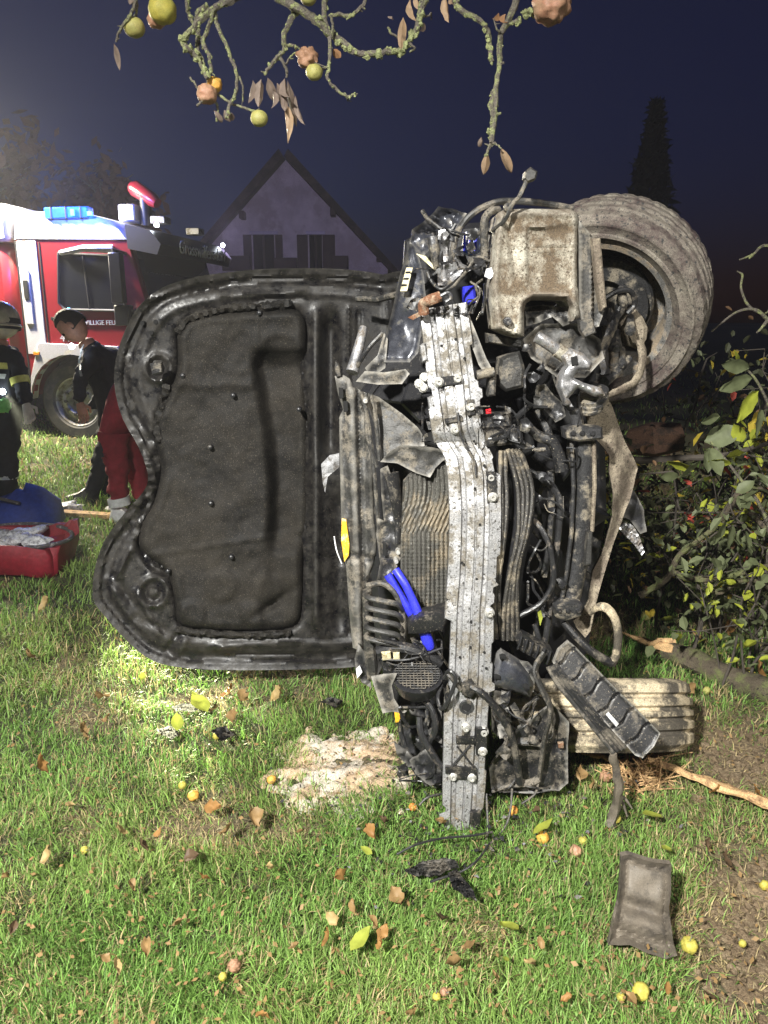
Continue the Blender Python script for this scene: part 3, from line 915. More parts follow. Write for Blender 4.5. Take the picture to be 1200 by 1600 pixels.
exs = T(1, 0, 0) - T(0, 0, 0)
text_mesh('440', 0.13, T(-1.40, -0.012, 1.32), exs, (0, 0, 1), 'model_number', M['white_paint'], truck)
text_mesh('FREIWILLIGE FEUERWEHR', 0.075, T(-1.20, -0.012, 1.54), exs, (0, 0, 1), 'door_lettering', M['white_paint'], truck)
eyv = T(0, 1, 0) - T(0, 0, 0)
text_mesh('Grosswilfersdorf', 0.215, T(0.235, 0.35, 2.47), eyv, T(0.08, 0, 1) - T(0, 0, 0), 'town_lettering', M['letter_white'], truck)
# roof: beacons, white box, water cannon, marker lamps
def tb2(c, sz, name, m, par=None):
    return tbox(c[0] - sz[0] / 2, c[0] + sz[0] / 2, c[1] - sz[1] / 2, c[1] + sz[1] / 2, c[2] - sz[2] / 2, c[2] + sz[2] / 2, name, m, par)


bc = tb2((-1.12, 0.03, 2.955), (0.62, 0.16, 0.14), 'roof_beacon', M['beacon'])
tb2((-1.02, -0.055, 2.955), (0.05, 0.02, 0.08), 'lit_core', M['beacon_core'], bc)
tb2((-0.78, -0.055, 2.935), (0.06, 0.02, 0.05), 'lit_core', M['beacon_core'], bc)
bl = bpy.data.lights.new('beacon_lamp', 'POINT')
bl.energy, bl.color, bl.shadow_soft_size = 95, (0.10, 0.20, 1.0), 0.06
blo = bpy.data.objects.new('beacon_lamp', bl)
blo.location = T(-0.9, -0.5, 3.25)
COL.objects.link(blo)
b2 = bpy.data.lights.new('front_beacon_lamp', 'SPOT')
b2.energy, b2.color, b2.spot_size, b2.shadow_soft_size = 800, (0.72, 0.60, 1.0), radians(70), 0.08
b2o = bpy.data.objects.new('front_beacon_lamp', b2)
b2o.location = T(0.4, 1.9, 2.9)
b2o.rotation_euler = (P(330, 400, HD) - b2o.location).to_track_quat('-Z', 'Y').to_euler()
COL.objects.link(b2o)
tb2((-0.52, 0.55, 3.00), (0.24, 0.26, 0.22), 'pump_box', M['white_paint'])
mon = MB()
mon.tube([T(-0.50, 0.6, 3.34), T(-0.44, 0.58, 3.32), T(-0.16, 0.50, 3.16), T(-0.09, 0.48, 3.11)], [0.07, 0.095, 0.085, 0.06], 14)
cann = mon.build('water_cannon', M['red_paint'], truck)
MB().tube([T(-0.28, 0.52, 3.20), T(-0.29, 0.55, 2.85)], 0.07, 10).build('cannon_mount', M['truck_black'], cann)
for i, c in enumerate(((0.0, 0.35, 2.88), (0.05, 1.35, 2.84))):
    tb2(c, (0.2, 0.2, 0.09), 'spotlight_housing', M['truck_rim'])
for c in ((0.05, 0.12, 2.80), (0.10, 2.28, 2.74)):
    MB().ball(T(*c), 0.028).build('marker_lamp', M['lamp_white'], truck)
for c in ((-1.22, -0.03, 1.74), (-1.22, -0.03, 1.56)):
    MB().ball(T(*c), 0.020, squash=(1, 0.6, 1)).build('side_strobe', M['beacon_core'], truck)
for k, (x, y) in enumerate(((WXc, 0.02), (WXc, 2.12), (-5.6, 0.02), (-5.6, 2.12))):
    ax = TM.to_3x3() @ V((0, 1, 0))
    prof = [(0.29, 0.05), (0.33, 0.0), (0.44, 0.0), (0.485, 0.04), (0.50, 0.09), (0.50, 0.26), (0.47, 0.31), (0.3, 0.31), (0.29, 0.25)]
    wr = thing('tmp', T(x, y, WZ), '', '') if False else None
    wh = MB().lathe(prof, T(x, y, WZ), ax, 40).build('wheel', M['truck_tyre'], truck)
    MB().lathe([(0.0, 0.16), (0.13, 0.16), (0.15, 0.05), (0.16, 0.03), (0.215, 0.04), (0.24, 0.10), (0.265, 0.10), (0.285, 0.03), (0.30, 0.02)], T(x, y, WZ), ax, 36).build('rim', M['truck_rim'], wh)
    if k == 0:
        for j in range(10):
            a = 2 * pi * j / 10
            MB().lathe([(0.0, -0.012), (0.018, -0.008), (0.02, 0.04)], T(x + 0.19 * cos(a), y + 0.03, WZ + 0.19 * sin(a)), ax, 8).build('wheel_nut', M['truck_black'], wh)
for (x0, x1, z0, z1) in ((-1.93, -1.91, 0.7, 2.62), (-0.31, -0.30, 1.26, 1.70)):
    tbox(x0, x1, -0.010, 0.02, z0, z1, 'panel_gap', M['truck_black'])
fr_ = [(-0.40, 1.72), (-0.52, 2.42), (-1.30, 2.46), (-1.36, 1.82), (-1.28, 1.74), (-0.40, 1.72)]
MB().tube([T(x, -0.018, z) for x, z in fr_], 0.018, 6).build('window_frame', M['truck_black'], truck)
MB().tube([T(-0.92, -0.02, 1.74), T(-0.95, -0.02, 2.44)], 0.012, 6).build('window_divider', M['truck_black'], truck)
for x in (-1.33, -1.12, -0.91):
    tb2((x, -0.03, 2.955), (0.02, 0.05, 0.15), 'lens_divider', M['truck_black'], bc)
am = mat('amber_marker', (0.7, 0.25, 0.02), 0.3, bump=0)
for x in (-1.75, -0.45):
    tb2((x, -0.05, 1.16), (0.09, 0.02, 0.04), 'side_marker', am)
for z in (0.42, 0.72):
    tb2((-0.42, 0.0, z), (0.42, 0.16, 0.05), 'cab_step', M['truck_rim'])
for y_ in (0.9, 1.7):
    MB().tube([T(0.075, y_, 1.72), T(-0.02, y_ + 0.45, 2.05)], 0.012, 5).build('wiper', M['truck_black'], truck)
# mudguard cavity, chassis and rear superstructure
tbox(-1.85, -0.3, 0.35, 2.1, 0.5, 1.2, 'chassis_front', M['truck_black'])
tbox(-7.3, -1.7, 0.5, 1.95, 0.55, 0.95, 'chassis', M['truck_black'])
tbox(-7.5, -2.02, 0.0, 2.45, 0.9, 2.62, 'equipment_body', M['red_paint'])
tbox(-7.5, -2.02, -0.02, 2.47, 2.62, 3.10, 'roof_gallery', M['white_paint'])
tbox(-7.2, -2.3, -0.02, 0.02, 1.15, 2.5, 'roller_shutter', M['truck_rim'])


# ------------------------------------------------------------------ background trees
def tree(name, base, h, rx, n, mt, label, seed, group=None, conifer=False, leaf=0.16):
    r = random.Random(seed)
    t = thing(name, base, label, 'tree', group)
    b = V(base)
    tr = MB().tube([b, b + V((0.1, 0, h * 0.5)), b + V((0, 0, h * 0.92))], [0.16, 0.1, 0.03], 8)
    for i in range(14):
        z = h * r.uniform(0.25, 0.85)
        a = r.uniform(0, 2 * pi)
        L_ = rx * r.uniform(0.5, 0.95) * (1 - 0.75 * (z / h) if conifer else 1)
        tr.tube([b + V((0.05, 0, z)), b + V((cos(a) * L_ * 0.5, sin(a) * L_ * 0.5, z + 0.25 * L_)), b + V((cos(a) * L_, sin(a) * L_, z + 0.5 * L_))], [0.05, 0.012], 5)
    tr.build('trunk', M['bark'], t)
    cr = MB()
    cents = [(r.gauss(0, 0.5), r.gauss(0, 0.5), r.random()) for _ in range(26)]
    for i in range(n):
        if conifer:
            z = r.uniform(0.08, 1.0)
            rr = rx * (1.05 - z) * r.random() ** 0.5
            a = r.uniform(0, 2 * pi)
            q = b + V((rr * cos(a), rr * sin(a), z * h - rr * 0.25))
        else:
            c = r.choice(cents)
            q = b + V((rx * c[0] + r.gauss(0, rx * 0.17), rx * c[1] + r.gauss(0, rx * 0.17), h * (0.35 + 0.6 * c[2]) + r.gauss(0, h * 0.05)))
        s = leaf * r.uniform(0.6, 1.4)
        u = V((r.gauss(0, 1), r.gauss(0, 1), r.gauss(0, 1))).normalized()
        v = u.orthogonal().normalized()
        cr.add([q - u * s, q + v * s * 0.45, q + u * s, q - v * s * 0.45], [(0, 1, 2, 3)])
    cr.build('crown', mt, t, smooth=False)
    return t


lm_dark = leafmat('background_foliage', base=(0.075, 0.07, 0.035), tr=0.2)
lm_brown = leafmat('autumn_background_foliage', base=(0.16, 0.11, 0.06), tr=0.2)
tree('birch_tree', (-9.6, 19.0, 0), 5.6, 1.9, 2600, lm_brown, 'autumn tree with thin brown crown behind the fire engine cab', 1)
tree('birch_tree', (-7.2, 21.0, 0), 5.3, 1.3, 1500, lm_brown, 'smaller thin brown tree between the fire engine roof and the sky', 2)
tree('spruce_tree', (11.0, 34.0, 0), 10.0, 2.3, 2400, lm_dark, 'tall dark narrow spruce against the night sky on the right', 3, conifer=True, leaf=0.3)


# ------------------------------------------------------------------ the wrecked car, lying on its right side, front towards us
car = thing('wrecked_car', (0.35, 2.6, 0), 'wrecked black car lying on its side with torn-off front and open bonnet', 'car')


def part(mb, name, m, par=None, ang=38, **k):
    if isinstance(m, str):
        m = M[m] if mb.dense else M.get(m + '_plain', M[m])
    return mb.build(name, m, par or car, ang=ang, **k)


# --- body shell behind the engine bay (car up = -x, car left = +z)
def csec(y, pts, cz=0.80):
    up = [(h, w) for h, w in pts]
    full = [V((1.0 - h, y, cz + w)) for h, w in up] + [V((1.0 - h, y, cz - w)) for h, w in up[::-1]]
    for q in full:
        q.z = max(q.z, 0.005)
    return full


lowA = [(0.20, 0.62), (0.26, 0.74), (0.45, 0.79), (0.70, 0.80), (0.90, 0.77)]
rings = [csec(2.78, lowA + [(0.95, 0.66), (0.96, 0.40), (0.96, 0.1)]),
         csec(3.05, lowA + [(0.97, 0.68), (0.99, 0.45), (1.0, 0.1)]),
         csec(3.75, lowA + [(1.30, 0.57), (1.36, 0.45), (1.40, 0.1)]),
         csec(4.5, lowA + [(1.36, 0.56), (1.42, 0.45), (1.45, 0.1)]),
         csec(5.4, lowA + [(1.30, 0.55), (1.37, 0.44), (1.40, 0.1)]),
         csec(6.0, [(0.24, 0.6), (0.3, 0.7), (0.45, 0.75), (0.70, 0.76), (0.95, 0.7), (1.05, 0.6), (1.10, 0.4), (1.12, 0.1)]),
         csec(6.15, [(0.34, 0.5), (0.4, 0.6), (0.5, 0.66), (0.70, 0.66), (0.85, 0.6), (0.9, 0.5), (0.95, 0.36), (0.95, 0.1)])]
part(MB().loft(rings), 'body_shell', 'paint_grey', ang=25)
gl = MB()
for s_ in (1, -1):
    a = [V((1 - 0.98, 3.25, 0.80 + s_ * 0.757)), V((1 - 0.98, 5.3, 0.80 + s_ * 0.757)), V((1 - 1.28, 5.2, 0.80 + s_ * 0.60)), V((1 - 1.26, 3.8, 0.80 + s_ * 0.61))]
    if s_ > 0:
        part(MB().loft([a, [q + V((0, 0, 0.02)) for q in a]]), 'side_window', 'glass', ang=5)
a = [V((1 - 1.0, 3.08, 0.80 - 0.6)), V((1 - 1.0, 3.08, 0.80 + 0.6)), V((1 - 1.36, 3.70, 0.80 + 0.5)), V((1 - 1.36, 3.70, 0.80 - 0.5))]
part(MB().loft([a, [q + V((-0.02, -0.012, 0)) for q in a]]), 'windscreen', 'glass', ang=5)


def tyre_prof(R, wd, rimr):
    h = wd / 2
    p = [(rimr, -h * 0.72), (rimr + 0.015, -h * 0.86), (rimr + 0.03, -h * 0.98), (rimr + 0.034, -h * 1.03), (rimr + 0.042, -h * 1.03), (rimr + 0.046, -h * 1.0), (rimr + (R - rimr) * 0.62, -h * 1.03), (rimr + (R - rimr) * 0.66, -h * 1.06), (rimr + (R - rimr) * 0.71, -h * 1.06), (rimr + (R - rimr) * 0.74, -h * 1.01), (R - 0.024, -h * 0.97), (R - 0.014, -h * 0.92)]
    xs = np.linspace(-0.86, 0.86, 29)
    for x in xs:
        g = min(abs(x - c) for c in (-0.52, -0.18, 0.18, 0.52))
        p.append((R - 0.010 * x * x - (0.012 if g < 0.06 else 0), h * x))
    p += [(R - 0.018, h * 0.92), (R - 0.035, h * 0.98), (rimr + (R - rimr) * 0.5, h * 1.02), (rimr + 0.015, h * 0.86), (rimr, h * 0.72)]
    return p


def tyre(c, ax, R, wd, rimr, m, par, n=160, up=None, depth=0.006):
    pr = tyre_prof(R, wd, rimr)
    k0, k1 = 12, 40

    def mod(i, j, r, h):
        if 10 <= i <= 42 and abs(h) > wd * 0.27 and (j % 4 == 0):
            return r - depth, h
        if k0 <= i <= k1 and abs(h) < wd * 0.25 and (j + int(h * 60)) % 4 == 0:
            return r - depth * 0.6, h
        return r, h
    return part(MB().lathe(pr, c, ax, n, mod, up), 'tyre', m, par, ang=30)


# --- left front wheel, wrenched round and pointing its inner side at us
AX = V((0.44, 0.80, 0.40)).normalized()
WC = P(932, 494, 2.46) + AX * 0.10
rim = part(MB().lathe([(0.205, -0.085), (0.222, -0.092), (0.228, -0.082), (0.212, -0.07), (0.196, -0.05), (0.186, 0.0), (0.182, 0.07), (0.12, 0.085), (0.0, 0.085)], WC, AX, 64), 'wheel', 'rim')
tyre(WC, AX, 0.318, 0.225, 0.213, 'tyre', rim, depth=0.0035)
e1 = (V((0, 0, 1)) - AX * AX.z).normalized()
e2 = AX.cross(e1)
part(MB().lathe([(0.0, 0.03), (0.07, 0.03), (0.075, 0.0), (0.145, 0.0), (0.15, 0.012), (0.145, 0.024), (0.08, 0.03)], WC, AX, 40), 'brake_disc', 'steel', rim)
sh = MB()
ring = [WC + e1 * (0.14 * cos(t)) + e2 * (0.14 * sin(t)) - AX * 0.018 for t in np.linspace(1.2, 3.4, 12)]
for i in range(len(ring) - 1):
    a, b = ring[i], ring[i + 1]
    ca_, cb_ = WC + (a - WC) * 0.5, WC + (b - WC) * 0.5
    sh.add([a, b, cb_, ca_, a - AX * 0.006, b - AX * 0.006, cb_ - AX * 0.006, ca_ - AX * 0.006], [(0, 1, 2, 3), (7, 6, 5, 4), (0, 4, 5, 1), (3, 2, 6, 7)])
part(sh, 'splash_shield', 'steel', rim)
# caliper, knuckle, arms
kn = MB()
kn.prism([(962, 500), (975, 484), (992, 482), (1004, 495), (1012, 512), (1010, 530), (1000, 545), (985, 540), (978, 525), (968, 520)], 2.38, 0.06, 0.012)
part(kn, 'brake_caliper', 'mud_metal', rim)
kn = MB().tube(spl(PP([(1000, 535, 2.36), (1004, 555, 2.34), (1001, 580, 2.33), (990, 598, 2.32), (968, 610, 2.31), (950, 618, 2.30)])), [0.022, 0.012], 10, flat=0.5, wob=0.3)
part(kn, 'steering_knuckle', 'mud_metal')
part(MB().tube(spl(PP([(945, 596, 2.30), (962, 582, 2.33), (984, 560, 2.36)])), [0.017, 0.012], 8), 'tie_rod', 'steel')
part(MB().tube(spl(PP([(946, 585, 2.28), (942, 555, 2.29), (950, 525, 2.30), (962, 500, 2.32), (978, 470, 2.33)])), [0.022, 0.014], 10, flat=0.5, wob=0.6), 'control_arm', 'steel')
part(MB().tube(spl(PP([(940, 470, 2.30), (965, 455, 2.31), (985, 455, 2.32), (992, 475, 2.34), (980, 490, 2.34)])), 0.008, 8), 'brake_hose', 'rubber')
for (x, y, r) in ((962, 540, 0.019), (985, 515, 0.016), (972, 470, 0.017), (955, 496, 0.014), (972, 566, 0.012)):
    part(MB().lathe([(0, -0.022), (r * 0.5, -0.022), (r * 0.55, -0.012), (r * 0.95, -0.010), (r, 0.0), (r * 0.8, 0.03), (r * 0.8, 0.07)], P(x, y, 2.33), (0.2, 0.8, 0.5), 8), 'hub_bolt', 'steel')
# --- right front wheel, lying under the wreck, tread towards us
ray = (P(926, 1115, 2.4) - V((0, 0, CAMH))).normalized()
AX2 = V((0, sin(radians(27)), cos(radians(27))))
WC2 = V((0, 0, CAMH)) + (P(926, 1112, 2.40) - V((0, 0, CAMH)))
rim2 = part(MB().lathe([(0.212, -0.085), (0.2, -0.05), (0.186, 0.0), (0.182, 0.07), (0.12, 0.085), (0.0, 0.085)], WC2, AX2, 48), 'wheel', 'rim', label='clay-caked lower wheel lying on the grass')
tyre(WC2, AX2, 0.325, 0.215, 0.215, 'tyre_tan', rim2, depth=0.0025)
for (y, s_) in ((5.1, 1), (5.1, -1)):
    c = V((0.70, y, 0.80 + s_ * 0.70))
    rr = part(MB().lathe([(0.212, -0.08), (0.19, 0.0), (0.16, 0.06), (0.0, 0.07)], c, (0, 0, s_), 32), 'wheel', 'rim')
    tyre(c, V((0, 0, s_)), 0.32, 0.2, 0.215, 'tyre', rr, n=60)

# --- bonnet, thrown open: underside towards us
HOOD = [(290, 437), (320, 430), (400, 421), (480, 419), (540, 421), (598, 429), (640, 446), (640, 700), (600, 1036), (556, 1042), (480, 1046), (350, 1047), (282, 1043), (238, 1032), (203, 1006), (163, 962), (145, 934), (149, 884), (165, 842), (196, 800), (224, 768), (231, 742), (217, 700), (192, 655), (180, 612), (179, 575), (189, 532), (214, 482), (252, 450)]
HOOD = [tuple(q[:]) for q in spl([(*q, 0) for q in HOOD + HOOD[:1]], 3)][:-1]
HOOD = [(q[0], q[1]) for q in HOOD]
PAD = [(277, 525), (290, 504), (319, 492), (365, 487), (407, 485), (457, 483), (473, 496), (477, 525), (474, 575), (480, 650), (482, 754), (480, 812), (473, 858), (471, 950), (457, 979), (407, 985), (307, 983), (278, 971), (273, 937), (261, 892), (230, 868), (217, 850), (223, 817), (240, 787), (252, 733), (242, 683), (248, 646), (265, 608), (277, 579)]
PADS = [(q[0], q[1]) for q in spl([(*q, 0) for q in PAD + PAD[:1]], 3)][:-1]


def hood_d(x, y):
    return 2.71 + (x - 145) / 480 * 0.14 + 0.05 * (1 - ((y - 740) / 320) ** 2) * (1 - (x - 145) / 480) - 0.03 * (y - 740) / 320


def ringh(x, y, cx, cy, r, w_, h):
    q = np.hypot(x - cx, y - cy)
    return h * np.exp(-((q - r) / w_) ** 2)


_pa = np.array(PADS)


def hood_rel(x, y, bd):
    r = -0.006 * (1 - sstep(2, 5, bd)) + 0.016 * (sstep(11, 14, bd) - sstep(24, 27.5, bd)) - 0.006 * (sstep(33, 36, bd) - sstep(44, 47, bd))
    pd, pi_ = sdf(np.stack([x, y], 1), _pa)
    r = r + np.where(pi_, 0.03 + 0.09 * sstep(4, 14, pd), 0.012 * np.exp(-(pd / 6.0) ** 2))
    # inner frame beam to the right of the pad, with its deep slot
    r += -0.022 * np.exp(-((x - 494) / 7) ** 2) * sstep(470, 500, y) * (1 - sstep(960, 990, y))
    r += 0.055 * np.exp(-((x - 516) / 13) ** 2) * sstep(470, 520, y) * (1 - sstep(690, 730, y))
    r += 0.03 * np.exp(-((x - 530) / 16) ** 2) * sstep(740, 800, y) * (1 - sstep(960, 1010, y))
    # stamped rings at the buffer seats, lower corner panel
    for (cx, cy, rr) in ((240, 925, 22), (247, 575, 20)):
        r += ringh(x, y, cx, cy, rr, 4, -0.012) + ringh(x, y, cx, cy, rr * 0.55, 4, 0.012) + ringh(x, y, cx, cy, 5, 4, -0.010)
    r += ringh(x, y, 270, 845, 50, 6, 0.028) * (x < 262) * (y > 840)
    for (x0, y0, x1, y1, w_, h) in ((212, 925, 250, 990, 4, -0.014), (215, 965, 255, 985, 5, 0.012), (325, 1010, 470, 1003, 3, -0.006), (323, 1031, 460, 1026, 2.5, -0.006), (345, 1012, 375, 1012, 5, -0.008), (345, 462, 480, 456, 4, -0.008), (400, 470, 470, 464, 4, 0.010), (392, 440, 540, 438, 3, -0.006), (178, 900, 215, 960, 5, 0.010), (168, 905, 200, 965, 4, -0.010), (275, 995, 262, 1015, 5, 0.012), (290, 1000, 280, 1022, 5, -0.010), (545, 480, 545, 690, 2.5, -0.010), (560, 490, 560, 560, 3, 0.012), (575, 740, 570, 960, 2.5, -0.010), (500, 870, 540, 880, 3, 0.010), (545, 900, 545, 990, 3, 0.012), (200, 560, 206, 640, 3, -0.010), (225, 470, 290, 452, 3, -0.010), (300, 458, 350, 448, 4, 0.010), (205, 860, 180, 905, 3, -0.008), (500, 1000, 550, 998, 3, 0.008), (480, 440, 590, 446, 3, 0.008)):
        ex, ey = x1 - x0, y1 - y0
        t = np.clip(((x - x0) * ex + (y - y0) * ey) / (ex * ex + ey * ey), 0, 1)
        r += h * np.exp(-(np.hypot(x - x0 - t * ex, y - y0 - t * ey) / w_) ** 2)
    # crushed leading edge at the dent
    k = np.exp(-(((x - 228) / 34) ** 2 + ((y - 765) / 75) ** 2))
    nzv = np.array([NZ(a / 13.0, b / 9.0, 1.3) for a, b in zip(x, y)])
    nz2 = np.array([NZ(a / 70.0, b / 70.0, 4.3) for a, b in zip(x, y)])
    return r + k * (0.030 * nzv - 0.02) + 0.007 * nz2


hb = MB().sheet(HOOD, hood_d, 4.0, hood_rel, 0.035)
hood = part(hb, 'bonnet', 'gloss_black', ang=60, label='black bonnet thrown open, its felt-lined underside showing')


def pad_rel(x, y, bd):
    r = 0.022 * np.exp(-(bd / 4.0) ** 2) - 0.004 * np.exp(-((bd - 12) / 4) ** 2)
    xe = 396 + 12 * np.sin((y - 600) / 90.0) + (y - 560) * 0.045
    st = sstep(-4, 22, x - xe) * sstep(540, 575, y) * (1 - sstep(835, 870, y) * 0.75)
    r += 0.075 * st * (1 - 0.45 * sstep(10, 80, x - xe))
    q = np.hypot((x - 436), (y - 572) * 0.9)
    r += 0.016 * (1 - sstep(34, 44, q)) + ringh(x, y, 436, 572, 38, 3, -0.006)
    r += -0.012 * sstep(402, 410, x) * (1 - sstep(545, 552, y)) * (y > 488)
    # upper fold and lower scalloped panel
    r += -0.010 * np.exp(-((y - (600 + (x - 270) * 0.02)) / 9) ** 2) * (x < 395)
    yl = 862 - (x - 270) * 0.16
    r += -0.008 * np.exp(-((y - yl) / 3) ** 2)
    for (cx, cy, rr) in ((345, 915, 26), (300, 960, 22), (392, 958, 18), (420, 920, 22)):
        q = np.hypot(x - cx, y - cy)
        r += -0.010 * (1 - sstep(rr - 5, rr + 3, q))
    dd = np.abs((x - 425) * 0.55 + (y - 945) * 0.83)
    r += 0.03 * np.exp(-(dd / 6) ** 2) * np.exp(-(((x - 425) / 26) ** 2))
    nz2 = np.array([NZ(a / 45.0, b / 45.0, 9.3) + 0.4 * NZ(a / 14.0, b / 14.0, 2.0) for a, b in zip(x, y)])
    return r + 0.011 * nz2


pad = part(MB().sheet(PADS, lambda x, y: hood_d(x, y) - 0.022, 4.5, pad_rel, 0.02), 'insulation_pad', 'pad', hood, ang=75)
for (x, y) in ((328, 699), (329, 787), (364, 618), (285, 587), (467, 640), (361, 871), (405, 489), (262, 893)):
    c = P(x, y, hood_d(x, y) - 0.04)
    MB().lathe([(0.0, -0.006), (0.004, -0.0055), (0.008, -0.003), (0.009, 0.002), (0.009, 0.03)], c, (0, 1, 0), 12).build('trim_clip', M['clean_black_plain'], hood)
for (x0, y0, x1, y1, x2, y2) in ((557, 466, 590, 468, 625, 459),):
    part(MB().tube(PP([(x0, y0, 2.72), (x1, y1, 2.69), (x2, y2, 2.60)]), 0.011, 8), 'hinge_arm', 'dusty_plastic', hood)
for (x, y) in ((222, 505), (243, 503), (236, 520)):
    MB().lathe([(0.0, 0.0), (0.008, 0.0), (0.009, 0.02)], P(x, y, hood_d(x, y) - 0.012), (0, 1, 0), 12).build('drain_hole', M['hole'], hood)
part(MB().prism([(234, 568), (252, 566), (254, 582), (238, 586)], 2.69, 0.02, 0.004), 'bonnet_latch', 'steel', hood)

for pts in ([(279, 520), (292, 500), (320, 489), (365, 481), (405, 478), (455, 474)], [(262, 600), (254, 630), (246, 665), (250, 690)], [(275, 985), (340, 990), (410, 992), (455, 988)]):
    part(MB().tube(spl([P(x, y, hood_d(x, y) - 0.012) for x, y in pts], 14), 0.013, 8, wob=0.9), 'sealant_bead', 'pad', hood)
# --- dark engine bay behind everything
bay = MB()
BAYP = [(640, 380), (700, 350), (800, 345), (905, 360), (940, 450), (950, 600), (945, 700), (948, 800), (930, 900), (905, 1000), (900, 1150), (850, 1215), (700, 1215), (630, 1180), (600, 1060), (585, 980), (575, 800), (560, 620), (600, 560)]
part(MB().prism(BAYP, 2.55, 0.28, 0.02), 'engine_bulkhead', 'clean_black')
r = random.Random(5)
eng = []
for i in range(46):
    x, y = r.uniform(625, 930), r.uniform(400, 1150)
    w_, h_ = r.uniform(18, 55), r.uniform(18, 60)
    a = r.uniform(-0.5, 0.5)
    k = r.choice((4, 5, 6))
    poly = [(x + w_ * cos(a + 2 * pi * j / k) * r.uniform(0.8, 1.1), y + h_ * sin(a + 2 * pi * j / k) * r.uniform(0.8, 1.1)) for j in range(k)]
    d = r.uniform(2.32, 2.5)
    part(MB().prism(poly, d, 0.1, 0.008), 'engine_block' if i < 4 else 'engine_part', r.choice(('clean_black', 'hole', 'clean_black', 'hole', 'clean_black')))
for i in range(26):
    x, y = r.uniform(640, 920), r.uniform(420, 1150)
    p = [(x, y, r.uniform(2.25, 2.45))]
    for j in range(4):
        p.append((p[-1][0] + r.uniform(-35, 35), p[-1][1] + r.uniform(15, 45), r.uniform(2.25, 2.45)))
    p = [(min(925, max(635, q[0])), min(1180, q[1]), q[2]) for q in p]
    part(MB().tube(spl(PP(p)), r.uniform(0.004, 0.012), 7), 'hose', r.choice(('rubber', 'rubber', 'steel')))

# --- vertical plastic cross-member at the left of the front
CM = [(523, 588), (536, 586), (546, 592), (552, 604), (563, 610), (568, 640), (577, 664), (584, 716), (583, 760), (585, 816), (590, 842), (588, 866), (582, 888), (571, 914), (566, 960), (569, 1011), (560, 1016), (551, 1012), (546, 960), (541, 888), (535, 850), (533, 810), (531, 716), (530, 652), (536, 640), (528, 615)]


def cm_rel(x, y, bd):
    cx = 540 + (y - 588) * 0.03
    r = -0.020 * np.exp(-((x - cx - 8) / 12) ** 2) + 0.014 * np.exp(-((x - cx - 18) / 3.0) ** 2) + 0.012 * np.exp(-(bd / 2.5) ** 2)
    r += 0.012 * np.exp(-((y - (866 + (x - 540) * 0.15)) / 6) ** 2) + 0.004 * np.sin(y / 11.0)
    r += 0.004 * np.exp(-((x - cx + 3 - 2 * np.sin(y / 40)) / 1.6) ** 2)
    return r


part(MB().sheet(CM, 2.20, 3.5, cm_rel, 0.012, 0.004, 0.05), 'radiator_crossmember', 'dusty_plastic', ang=50)
part(MB().prism([(524, 562), (530, 570), (534, 588), (526, 590), (522, 575)], 2.19, 0.02, 0.003), 'broken_tab', 'black_plastic')
for (x, y) in ((533, 615), (590, 880), (540, 636)):
    part(MB().prism([(x - 4, y - 9), (x + 3, y - 9), (x + 4, y + 7), (x - 3, y + 8)], 2.168, 0.01, 0.001), 'slot', 'hole')
for xs in ([(565, 612), (575, 660), (583, 720), (588, 780), (592, 830)], [(580, 616), (588, 660), (593, 720)], [(572, 614), (574, 680), (589, 730)]):
    part(MB().tube(spl(PP([(x, y, 2.17) for x, y in xs])), 0.006, 6), 'rail', 'dusty_plastic')
part(MB().sheet([(566, 612), (591, 620), (630, 648), (653, 668), (664, 685), (664, 697), (637, 697), (612, 708), (596, 722), (588, 700), (584, 660)], 2.20, 4, lambda x, y, bd: -0.008 * np.exp(-(bd / 3) ** 2) + 0.015 * np.sin((x + y) / 37), 0.006, 0.006, 0.05), 'bracket_panel', 'dusty_plastic', ang=50)
part(MB().sheet([(594, 722), (610, 705), (625, 696), (675, 699), (698, 704), (702, 712), (690, 722), (680, 732), (672, 746), (652, 740), (620, 724)], 2.15, 4, lambda x, y, bd: -0.008 * np.exp(-(bd / 3) ** 2), 0.006, 0.006, 0.04), 'bracket_panel', 'dusty_plastic', ang=50)
part(MB().sheet([(594, 734), (606, 728), (618, 760), (622, 800), (621, 850), (631, 852), (630, 862), (620, 886), (602, 919), (587, 917), (594, 880), (588, 836), (590, 810), (600, 815), (596, 775)], 2.16, 4, lambda x, y, bd: -0.012 * np.exp(-(bd / 4) ** 2), 0.008, 0.008, 0.03), 'latch_bracket', 'steel', ang=45)
part(MB().prism([(598, 850), (604, 850), (604, 868), (598, 868)], 2.135, 0.01, 0.001), 'slot', 'hole')
for (x, y) in ((622, 862), (619, 876), (571, 626)):
    part(MB().lathe([(0, -0.012), (0.006, -0.012), (0.008, 0.0), (0.008, 0.02)], P(x, y, 2.14), (0, 1, 0), 10), 'bolt', 'bolt')
part(MB().prism([(534, 810), (541, 812), (546, 850), (545, 868), (538, 878), (533, 845)], 2.185, 0.006, 0.001), 'sticker', 'yellow_sticker')
part(MB().tube(spl(PP([(522, 838, 2.19), (526, 860, 2.18), (534, 881, 2.18)])), 0.002, 6), 'trim_strip', 'white_sticker')
part(MB().sheet([(502, 725), (515, 712), (530, 708), (530, 730), (512, 745), (508, 770), (504, 752)], 2.55, 4, None, 0.006, 0.012, 0.03), 'torn_panel', 'bare_panel')

# --- radiator with its corrugated tubes
RADP = [(630, 754), (644, 738), (668, 744), (684, 732), (697, 726), (704, 736), (709, 841), (709, 904), (706, 952), (690, 956), (669, 955), (648, 930), (626, 904), (626, 860), (628, 810)]


